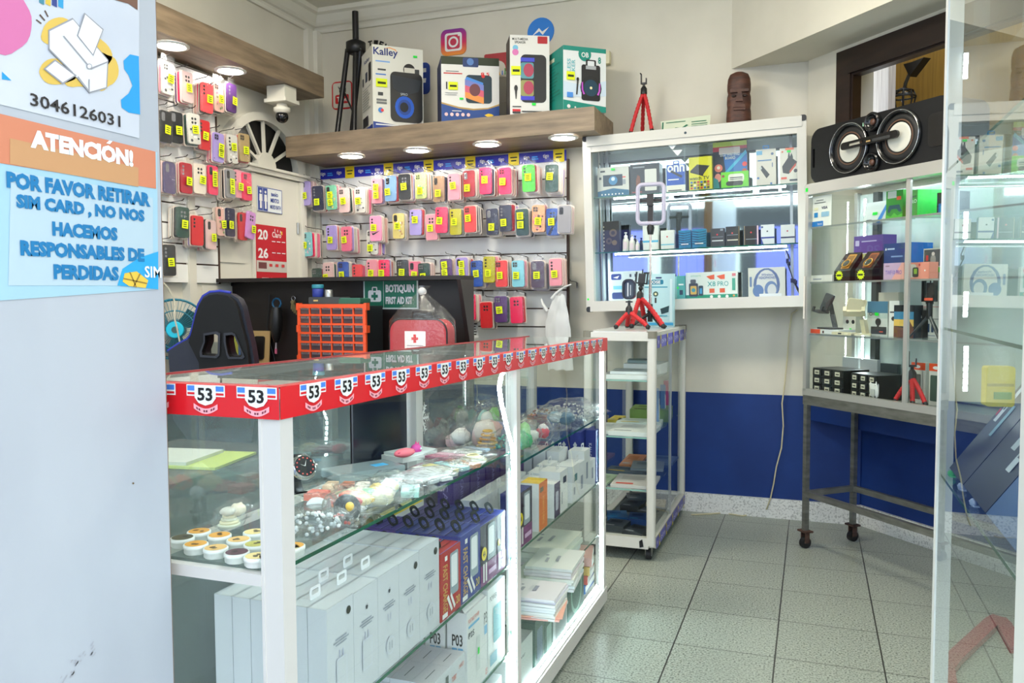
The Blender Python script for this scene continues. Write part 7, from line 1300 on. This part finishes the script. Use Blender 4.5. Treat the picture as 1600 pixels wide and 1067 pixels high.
rbox('gadget_carton', 'landscape picture carton of a car phone mount with a green dot', 1357, 1389, 471, ZS_[2], .12, .05, K(206, 210, 204), [('r', 0, .62, 1, 1, K(70, 120, 150)), ('r', 0, .5, 1, .66, K(180, 196, 190)), ('t', .1, .58, .48, .68, 'CHG', K(30, 36, 40), .03), ('c', .55, .4, .14, K(40, 44, 44)), ('r', .2, .04, .96, .26, K(50, 54, 54)), ('r', .5, .25, .6, .4, DKGREY), ('r', .62, .1, .8, .13, K(220, 90, 60))], 2, sticker=[(.42, .58, .6, .67, GREENTAG)])
rbox('gadget_carton', 'open white carton with a fold up flap on the third shelf', 1391, 1405, 470, ZS_[2], .10, .05, K(228, 228, 222), [('r', .1, .66, .6, .70, PRD), ('c', .45, .5, .2, DKGREY)], 2, rz=rad(8))
rbox('gadget_carton', 'cream carton standing behind the open white carton', 1374, 1405, 457, ZS_[2], .22, .03, K(222, 216, 196), [('r', .2, .7, .7, .74, PRN)], 2)
rbox('gadget_carton', 'carton with a sunset desert photo beside the sliding rail', 1399, 1430, 477, ZS_[2], .08, .05, K(24, 34, 46), [('r', 0, .55, 1, .8, K(60, 130, 170)), ('r', 0, .35, 1, .56, K(226, 186, 90)), ('p', [(0, 0), (1, 0), (1, .3), (.8, .52), (.5, .3), (0, .34)], K(110, 70, 50)), ('r', 0, .8, 1, 1, K(20, 24, 30))], 2)
rbox('gadget_carton', 'slim black carton with white lettering beside the desert photo', 1431, 1444, 485, ZS_[2], .12, .04, K(30, 30, 32), [('t', .1, .72, .9, .80, 'CHG', WHITE, .02), ('c', .5, .3, .2, K(60, 62, 62))], 2)
rbox('gadget_carton', 'tall white carton with red lines behind the small black tripod', 1442, 1474, 455, ZS_[2], .15, .05, K(222, 222, 214), [('r', .1, .66, .9, .67, K(200, 60, 60)), ('R', .3, .12, .42, .3, K(60, 80, 110), .02), ('R', .5, .12, .62, .3, K(60, 80, 110), .02), ('r', .3, .04, .7, .06, PRN), ('c', .2, .78, .04, DKGREY), ('r', .06, .4, .9, .41, DKGREY)], 2)
q = rl(1453, 520, .09); tt = thing('mini_tripod', 'small black tripod with a phone clamp on the third shelf', 'tripod', RM @ Vector((q.x, .085, ZS_[2]+.0006)), DANG); J = Vector((0, 0, .095))
for a in (-2.6, -.6, 1.4): b = B(); b.tube([J, (.085*cos(a), .05*sin(a), .005)], [.007, .004], K(50, 54, 56, .3), 8); b.build('leg', tt)
b = B(); b.tube([J+Vector((0, 0, -.015)), J+Vector((0, 0, .05))], .012, BLACK, 12); b.build('hub', tt); clamp(.085, .05)(tt, J)
b = B(); b.box(-.022, .022, -.006, 0, .155, .165, K(226, 90, 60)); b.build('clamp_pad', tt)
# floor of the slanting cabinet
for k, (pa, pb, lab) in enumerate([(1270, 1318, 'black nine drawer organiser at the closed end of the slanting cabinet'), (1330, 1376, 'black nine drawer organiser nearer the sliding rail')]):
    a, c = rl(pa, 600, .06), rl(pb, 600, .06); zt = rl(pa, 574+8*k, .06).z; w_ = c.x-a.x; h_ = min(zt-.7485, .15)
    tt = thing('drawer_organiser', lab, 'organiser', RM @ Vector((a.x, .06, .7485)), DANG-(rad(6) if k else 0), 'small black drawer organisers'); b = B(); b.box(0, w_, 0, .15, 0, h_, K(28, 30, 31, .35)); b.build('body', tt)
    for r_ in range(3):
        for c_ in range(3):
            x0_, z0_ = w_*(c_+.08)/3, h_*(r_+.08)/3; ww, hh = w_*.84/3, h_*.8/3; b = B(); b.box(x0_, x0_+ww, -.006, 0, z0_, z0_+hh, K(44, 46, 47, .25)); dr = b.build('drawer', tt)
            b = B(); b.box(x0_+ww*.25, x0_+ww*.78, -.0075, -.006, z0_+hh*.2, z0_+hh*.85, K(206, 202, 180)); b.box(x0_+ww*.35, x0_+ww*.7, -.0081, -.0075, z0_+hh*.4, z0_+hh*.6, K(70, 70, 60)); b.build('label', dr)
for k, (pa, pb, pt, cc, lab) in enumerate([(1319, 1344, 559, (196, 200, 198), 'pale grey card pack behind the organisers, by the glass end'), (1347, 1374, 562, (204, 206, 204), 'pale grey card pack behind the second organiser'), (1379, 1406, 569, (60, 70, 74), 'dark card pack behind the second organiser')]):
    rbox('gadget_carton', lab, pa, pb, pt, .748, .24, .02, K(*cc), [('r', .3, .12, .56, .2, PRD if k < 2 else PRN), ('r', .8, .1, .9, .2, PRD)], 3)
t_ = thing('paper_packet', 'white crumpled packet on the front of the second black organiser', 'packet', RM @ Vector((rl(1368, 600, .05).x, .043, .75)), DANG); b = B(); b.blob((0, 0, .045), (.026, .009, .042), K(216, 216, 212, .4), 14, 9, .35, 3, 6, None, .0); b.build('packet', t_); b = B(); b.box(-.012, .012, -.011, -.009, .02, .05, K(180, 182, 176)); b.build('label', t_)
Jr = RM @ (lambda q: Vector((q.x, .10, q.z)))(rl(1425, 585, .10))
def rfoot(px, y): q = rl(px, 620, y); return RM @ Vector((q.x, y, .7486))
gorilla('bendy_tripod', 'red legged bendy tripod on the floor of the slanting cabinet', Jr, [rfoot(1399, .05), rfoot(1426, .045), rfoot(1446, .07)], stem(.06), r_=.010)
rbox('gadget_carton', 'white and orange hanging pack behind the bendy tripod', 1428, 1450, 567, .748, .15, .03, K(206, 206, 196), [('r', 0, .82, 1, 1, K(226, 80, 40)), ('o', .45, .9, .2, .04, WHITE), ('R', .1, .1, .7, .72, K(90, 90, 84), .06), ('r', .82, .0, .84, .8, DKGREY)], 3)
rbox('gadget_carton', 'white and orange hanging pack beside the first orange one', 1456, 1480, 569, .748, .15, .03, K(206, 206, 196), [('r', 0, .82, 1, 1, K(226, 80, 40)), ('o', .45, .9, .2, .04, WHITE), ('R', .1, .1, .8, .72, K(70, 90, 80), .06)], 3)
# ---------------------------------------------------------------- boombox
BX, BHt = .765, .252
t = thing('boombox', 'long black boombox with two big pale cones on the slanting cabinet', 'boombox', P0+DU*(-.004)+DN*.03+Vector((0, 0, RZ1+.001)), DANG); BB = K(17, 18, 20, .5, 0.0, .3)
b = B(); b.prism(rrect(0, BX, 0, BHt, .055, 6), .0, .2, BB, None, True, hole=[rrect(.012, .026, .075, .165, .006, 3), rrect(BX-.026, BX-.012, .075, .165, .006, 3)]); b.build('cabinet', t)
for cx_ in (.247, .519):
    cz = .128; M_ = Matrix.Translation((cx_, 0, cz)) @ Matrix.Rotation(pi/2, 4, 'X')
    b = B(M_); b.lathe([(.112, 0), (.112, .012), (.104, .018), (.098, .012), (.094, -.002)], K(20, 21, 23, .15), 40, cap=False); b.build('woofer_ring', t)
    b = B(M_); b.tube([(.1075*cos(2*pi*k/48), .1075*sin(2*pi*k/48), .0165) for k in range(48)], .0018, K(200, 202, 204, .15, .9), 6, True); b.build('chrome_trim', t)
    b = B(M_); b.lathe([(.094, .002), (.084, .008), (.07, .004), (.06, -.002)], K(18, 18, 19, .5), 36, cap=False); b.lathe([(.072, .0055), (.070, .0065), (.066, .006)], K(90, 64, 46, .5), 36, cap=False); b.build('surround', t)
    b = B(M_); b.lathe([(.06, .004), (.058, .0055), (.045, .003), (.02, .0025), (.001, .0035)], K(206, 204, 192, .35), 30, cap=False); b.build('cone', t)
b = B(); zb = .133; b.prism(rrect(.225, .54, zb-.016, zb+.016, .015, 5), -.034, -.022, K(18, 19, 20, .2), Matrix.Rotation(rad(-0.5), 4, 'Y'), True, hole=rrect(.265, .36, zb-.005, zb+.006, .004, 3)); b.prism(rrect(.405, .5, zb-.005, zb+.006, .004, 3), -.0345, -.034, K(50, 52, 54, .3)); b.box(.372, .395, -.0348, -.034, zb-.003, zb+.003, K(170, 140, 90)); b.build('bridge_bar', t)
for z in (.215, .045):
    M_ = Matrix.Translation((.383, 0, z)) @ Matrix.Rotation(pi/2, 4, 'X'); b = B(M_); b.lathe([(.04, 0), (.042, .016), (.036, .026), (.03, .018), (.027, .008), (.001, .007)], K(20, 20, 22, .15), 26, cap=False); b.blob((0, 0, .01), (.014, .014, .008), K(84, 54, 40, .4), 14, 8); b.build('tweeter', t)
b = B(); b.prism(rrect(.66, .74, .06, .19, .02, 4), -.003, .0, K(14, 14, 15, .3)); b.build('control_panel', t)
b = B(); b.box(.335, .352, -.0185, -.017, .205, .22, K(170, 220, 190)); b.build('green_sticker', t)
# lantern in the passage behind the transom
def dl(px, py, y): return DIAG.inverted() @ onpl(px, py, DIAG @ Vector((0, y, 0)), DN)
q = dl(1411, 158, .55); t = thing('wall_lantern', 'black framed glass lantern hanging beyond the transom window', 'lantern', DIAG @ Vector((q.x, .55, q.z)), DANG); o_ = q
b = B(); n = 8; pr = [(.028, -.075), (.045, -.06), (.062, .02), (.05, .05), (.02, .062)]
for k in range(n): a = 2*pi*k/n; b.tube([(r_*cos(a), r_*sin(a), z) for r_, z in pr], .0045, BLACK, 5)
for r_, z in pr: b.tube([(r_*cos(2*pi*k/16), r_*sin(2*pi*k/16), z) for k in range(16)], .005, BLACK, 5, True)
b.build('frame', t); b = B(); b.lathe(pr, GLASS, 8); b.build('glass', t)
b = B(); b.tube([dl(x, y, .55)-q for x, y in [(1412, 142), (1415, 130), (1420, 118), (1424, 108)]], .009, K(60, 58, 54, .3), 8); b.build('stem', t)
b = B(); b.prism([(lambda r: (r.x-q.x, r.z-q.z))(dl(x, y, .55)) for x, y in [(1416, 101), (1430, 97), (1448, 90), (1442, 98), (1425, 120)]], -.02, .03, BLACK); b.build('bracket', t)
# ================================================================ glass showcase beside the entrance
SX, SY0, SY1, SZ = .27, 1.223, 2.085, 2.62
t = thing('glass_showcase', 'tall white framed glass showcase by the entrance reflecting the shop', 'showcase', (0, 0, 0)); SW = K(222, 222, 218, .35)
for x, y in ((SX+.016, SY1-.016), (SX+.016, SY0+.03), (SX+.5, SY1-.016), (SX+.5, SY0+.03)):
    b = B(); b.box(x-.016, x+.016, y-.016 if y > 2 else y-.035, y+.016 if y > 2 else y+.035, .0, SZ, SW); b.build('post', t)
for z in (.05, SZ-.02):
    for x in (SX+.016, SX+.5): b = B(); b.box(x-.016, x+.016, SY0+.06, SY1-.03, z-.02, z+.02, SW); b.build('rail', t)
    for y in (SY0+.03, SY1-.016): b = B(); b.box(SX+.03, SX+.49, y-.016, y+.016, z-.02, z+.02, SW); b.build('rail', t)
b = B(); b.box(SX+.002, SX+.006, SY0+.06, SY1-.03, .07, SZ-.04, SHOWGLASS); b.build('front_glass', t)
b = B(); b.box(SX+.034, SX+.484, SY1-.012, SY1-.008, .07, SZ-.04, GLASS); b.build('end_glass', t)
b = B(); b.box(SX+.498, SX+.502, SY0+.06, SY1-.03, .07, SZ-.04, GLASS); b.build('back_glass', t)
SS = (.80, 1.13, 1.48, 1.86)
for z in SS: b = B(); b.box(SX+.008, SX+.49, SY0+.06, SY1-.03, z-.006, z, GLASS); b.box(SX+.0075, SX+.008, SY0+.06, SY1-.03, z-.006, z, GEDGE); b.build('glass_shelf', t)
xq = onpl(1508, 575, (0, 2.05, 0), (0, 1, 0)).x
for ya, yb in ((82, 124), (330, 374), (455, 496), (540, 612)):
    strip2([ony(1510, ya, 2.05), ony(1508, yb, 2.05)], t, (1, 0, 0), (-.3, -1, 0), .010, glow(240, 252, 255, 10, 'led_strip_light'))
GSH = 'cartons leaning on the low shelf of the glass showcase'
def dk(lab, y0, y1, h, col, art=(), x0=.292):
    t_ = thing('gadget_carton', lab, 'box', (0, 0, 0), 0, GSH); c_, s_ = cos(rad(55)), sin(rad(55))
    t_.matrix_world = Matrix(((0, s_, c_, x0), (-1, 0, 0, y0), (0, -c_, s_, SS[0]+.0006+.03*c_), (0, 0, 0, 1)))
    b = B(); b.box(0, y0-y1, 0, .03, 0, h, K(*col, .4)); b.build('carton', t_); b = B(); draw(b, art, y0-y1, h); b.build('print', t_)
LBL = K(190, 204, 216)
dk('dark navy carton with white labels leaning on the low showcase shelf at the aisle corner', 2.035, 1.86, .30, (7, 17, 36), [('r', .12, .46, .26, .80, LBL), ('r', .42, .36, .54, .62, K(120, 160, 180)), ('r', .16, .56, .22, .60, BLACK), ('r', .16, .64, .22, .68, BLACK), ('r', .05, .5, .1, .56, K(190, 60, 70))])
dk('dark navy carton with two white labels leaning next to the aisle corner carton', 1.855, 1.63, .30, (7, 18, 38), [('r', .36, .38, .5, .74, LBL), ('r', .40, .48, .46, .53, BLACK), ('r', .40, .58, .46, .63, BLACK), ('r', .66, .26, .8, .7, LBL), ('r', .70, .36, .76, .42, BLACK), ('r', .70, .5, .76, .56, BLACK)])
dk('light blue carton leaning nearest the street on the low showcase shelf', 1.625, 1.32, .28, (50, 92, 145), [('r', .2, .4, .4, .7, LBL)])
for k, (px, py, cc, lab) in enumerate([(1477, 738, (60, 190, 90), 'green wrapped sweet on the showcase shelf edge'), (1484, 758, (150, 170, 214), 'lilac wrapped packet on the showcase shelf edge'), (1499, 782, (150, 170, 214), 'pale blue wrapped packet further along the showcase shelf edge')]):
    p = onz(px, py, SS[0]+.01); t_ = thing('wrapped_packet', lab, 'packet', (SX+.024, p.y, SS[0]+.0006), 0, None); b = B(); b.blob((0, 0, .007), (.008, .02, .008), K(*cc, .3), 12, 8, .2, 3, k, None, .0); b.build('wrapper', t_); b = B(); b.box(-.005, .005, -.026, .026, .004, .006, K(*[min(255, v+30) for v in cc])); b.build('twist_ends', t_)
p = ony(1556, 622, 1.86)
def ybag(lab, px, py, Y, z, w_, h_, cc):
    q = ony(px, py, Y); t_ = thing('snack_bag', lab, 'bag', (max(q.x, SX+.03+w_*.5), Y, z+.0006), rad(10), 'clear bags in the glass showcase'); b = B(); rr = random.Random(lab)
    vs = []; fs = []
    for s in (0, 1):
        for j in range(8):
            for i in range(6):
                u, v = i/5-.5, j/7; bl = (1-(2*u)**4)*(1-v**3)*.03; vs.append((u*w_*(1-.1*v), (-bl if s == 0 else bl)+rr.uniform(-.002, .002), v*h_))
    for s in (0, 1):
        for j in range(7):
            for i in range(5): a = s*48+j*6+i; f = (a, a+1, a+7, a+6); fs.append(f if s == 0 else f[::-1])
    b.add(vs, fs, BAG, True); b.build('clear_bag', t_); b = B(); b.prism(rrect(-w_*.42, w_*.4, .002, h_*.58, .006), -.012, .012, K(*cc, .5)); b.box(-w_*.4, w_*.36, -.014, -.012, h_*.3, h_*.34, K(*[int(v*.8) for v in cc])); b.box(-w_*.2, w_*.3, -.0145, -.012, h_*.12, h_*.22, K(90, 160, 60)); b.build('contents', t_)
ybag('yellow and orange packet in a clear bag hung under the middle showcase shelf', 1560, 600, 1.80, .985, .062, .137, (222, 206, 50))
ybag('yellow packet in a clear bag on the top showcase shelf', 1556, 100, 1.84, SS[3], .065, .10, (206, 190, 70))
t_ = thing('gadget_carton', 'dark blue carton standing on the top showcase shelf', 'box', (.475, 1.66, SS[3]+.0006), rad(90), 'cartons on the upper showcase shelves'); b = B(); b.box(0, .12, 0, .05, 0, .14, K(30, 60, 120)); b.build('carton', t_); b = B(); draw(b, [('o', .5, .5, .2, .3, BLACK), ('r', .1, .86, .9, .96, K(206, 214, 190))], .12, .14); b.build('print', t_)
# red frame lying on the floor beyond the showcase
t = thing('floor_frame', 'bent red bar lying on the floor tiles behind the showcase glass', 'frame', (0, 0, 0)); b = B(); pts = [onz(x, y, .012) for x, y in [(1482, 1075), (1478, 1046), (1490, 1030), (1520, 1002), (1552, 972), (1560, 968), (1568, 976), (1590, 1015)]]
for k in range(len(pts)-1): b.bar(pts[k], pts[k+1]+(pts[k+1]-pts[k]).normalized()*.01, .05, .022, K(150, 44, 54, .5))
b.build('red_bar', t)
# ================================================================ posters on the entrance board
PX = -.9195
def pq(x, y): p = onx(x, y, PX); return (p.y, p.z)
PM = Matrix.Translation((PX, 0, 0)) @ Matrix.Rotation(pi/2, 4, 'Z')
def sheet(name, label, corners, mat):
    t_ = thing(name, label, 'poster', (PX, 0, 0), R90); o_ = [pq(*c) for c in corners]; b = B(); b.prism(o_, -.0006, 0, mat); b.build('paper', t_); return t_
def ptext(b, s, px0, pyb, px1, pyt, mat, bold=.02, y=-.002):
    (u0, _), (u1, _) = pq(px0, (pyb+pyt)/2), pq(px1, (pyb+pyt)/2); z0 = pq((px0+px1)/2, pyb)[1]; z1 = pq((px0+px1)/2, pyt)[1]; b.text(s, u0, z0, u1, z1, y, mat, bold)
def pp(b, pts, mat, y=-.0012): b.plate([pq(*q) for q in pts], y, mat)
OLD = textured('poster_paper', (192, 196, 206), (202, 205, 212), (1, 1, 1), 5, .5)
tA = sheet('poster', 'upper printed poster with a printer drawing and phone number on the white entrance board', [(-260, -260), (217, -190), (217, 216), (-260, 100)], OLD)
b = B(); PK = K(206, 110, 160, .5); YL = K(216, 180, 84, .5)
def blobp(cx, cy, rx, ry, seed, n=30, amp=.18): return [(cx+rx*(1+amp*noise.noise(Vector((cos(2*pi*k/n)*1.4, sin(2*pi*k/n)*1.4, seed))))*cos(2*pi*k/n), cy+ry*(1+amp*noise.noise(Vector((cos(2*pi*k/n)*1.4, sin(2*pi*k/n)*1.4, seed))))*sin(2*pi*k/n)) for k in range(n)]
pp(b, blobp(2, 36, 48, 50, 3), PK); pp(b, blobp(128, 92, 44, 40, 5, 40, .5), YL); pp(b, blobp(94, 52, 30, 24, 7), YL); pp(b, blobp(90, 112, 32, 20, 8), YL); pp(b, blobp(160, 110, 22, 30, 9), YL)
pp(b, [(192, 95), (202, 85), (216, 88), (218, 179), (200, 176), (189, 168), (188, 156), (200, 146), (206, 134), (200, 118), (193, 108)], K(30, 150, 214)); pp(b, [(2, 112), (17, 126), (2, 124)], K(30, 150, 214)); pp(b, [(178, 0), (200, 6), (214, 16), (214, -4), (180, -14)], K(110, 74, 60))
b.build('colour_patches', tA); b = B(); LG = K(222, 222, 226, .5); LN = K(150, 150, 156, .5)
for q in ([(74, 47), (112, 28), (168, 94), (166, 138), (138, 146), (118, 122), (112, 116), (74, 78)], ):
    pp(b, q, LN, -.0016); cx_ = sum(a for a, _ in q)/len(q); cy_ = sum(c for _, c in q)/len(q); pp(b, [(cx_+(a-cx_)*.96, cy_+(c-cy_)*.96) for a, c in q], LG, -.0019)
pp(b, [(118, 56), (130, 20), (160, 46), (144, 88)], LN, -.0022); pp(b, [(120, 56), (131, 23), (158, 47), (143, 85)], K(232, 232, 236), -.0025)
for q in ([(74, 78), (112, 116), (112, 113), (74, 75)], [(98, 56), (140, 106), (166, 96), (166, 98), (140, 109), (96, 57)], [(118, 122), (138, 146), (138, 124), (136, 124), (136, 140), (120, 119)]): pp(b, q, LN, -.0025)
pp(b, [(66, 108), (84, 93), (118, 118), (96, 132)], LN, -.0022); pp(b, [(69, 108), (84, 96), (114, 118), (96, 129)], LG, -.0025)
pp(b, circ(137, 104, 4.5, 14), LN, -.0028); pp(b, circ(137, 104, 3.2, 12), LG, -.003)
for q in ([(56, 30), (64, 36), (63, 38), (55, 32)], [(62, 22), (70, 32), (68, 33), (60, 24)], [(70, 16), (75, 26), (73, 27), (68, 17)]): pp(b, q, K(90, 70, 60))
for k, c_ in enumerate([(60, 130, 150), (214, 180, 70), (40, 60, 130), (40, 150, 200)]): pp(b, [(60+10*k, -4), (68+10*k, -3), (68+10*k, 8+2*k), (60+10*k, 4+2*k)], K(*c_))
b.build('drawing', tA)
b = B(); ptext(b, '3046126031', 46, 182, 186, 163, K(40, 36, 38), .015)
# follow the tilt of the line of digits: built level on the board, as printed
b.build('phone_number', tA)
tB = sheet('poster', 'lower printed notice about SIM cards on the white entrance board', [(-120, 160), (245, 238), (247, 452), (-120, 478)], K(160, 196, 213, .5))
b = B(); pp(b, [(-118, 153), (0, 178), (242, 237), (243, 295), (0, 255), (-118, 236)], K(206, 128, 97)); pp(b, [(14, 216), (215, 262), (215, 292), (14, 256)], K(196, 146, 102), -.0016); pp(b, [(16, 268), (215, 300), (238, 310), (238, 446), (12, 446)], K(178, 198, 209), -.0011)
pp(b, [(190, 420), (217, 402), (246, 393), (246, 452), (182, 446)], K(40, 160, 216), -.0016); pp(b, [(193, 427), (212, 424), (230, 438), (226, 450), (200, 447), (190, 440)], K(226, 190, 70), -.002)
for q in ([(200, 425), (202, 425), (212, 449), (210, 449)], [(191, 434), (228, 442), (228, 444), (191, 436)], [(216, 427), (218, 428), (208, 448), (206, 448)]): pp(b, q, K(150, 120, 50), -.0024)
b.build('coloured_fields', tB)
b = B(); WT_ = K(232, 240, 244, .5); ptext(b, 'ATENCIÓN!', 46, 246, 206, 210, WT_, .06); b.build('heading', tB)
b = B(); BT = K(20, 116, 170, .5)
def tline(s, px0, px1, yL, yR, h):
    """one line of lettering, level on the board"""
    n_ = 0; ptext(b, s, px0, (yL+yR)/2+h/2, px1, (yL+yR)/2-h/2, BT, .06)
tline('POR FAVOR RETIRAR', 9, 233, 281, 312, 24); tline('SIM CARD , NO NOS', 24, 224, 316, 339, 24); tline('HACEMOS', 80, 182, 358, 365, 22); tline('RESPONSABLES DE', 30, 224, 388, 398, 23); tline('PERDIDAS', 82, 184, 424, 428, 23); b.build('lettering', tB)
b = B(); ptext(b, 'SIM', 224, 434, 250, 416, WT_, .02, -.0026); b.build('card_lettering', tB)
# scuffs and a nail hole on the board
t = thing('scuff_marks', 'grey rubbed scuff marks low on the white entrance board', 'scuff', (PX, 0, 0), R90); b = B(); rr = random.Random(2)
for k in range(26):
    x, y = rr.uniform(92, 146), 0; y = 1062-(x-92)*.95+rr.uniform(-14, 14); l = rr.uniform(2, 8); pp(b, [(x, y), (x+l*.6, y-l), (x+l*.6+1.2, y-l+.5), (x+1.4, y+.6)], K(170, 170, 176, .6), -.0004)
b.build('scuffs', t); b = B(); pp(b, circ(208, 755, 1.6, 8), K(110, 90, 60), -.0004); b.build('nail_hole', t)
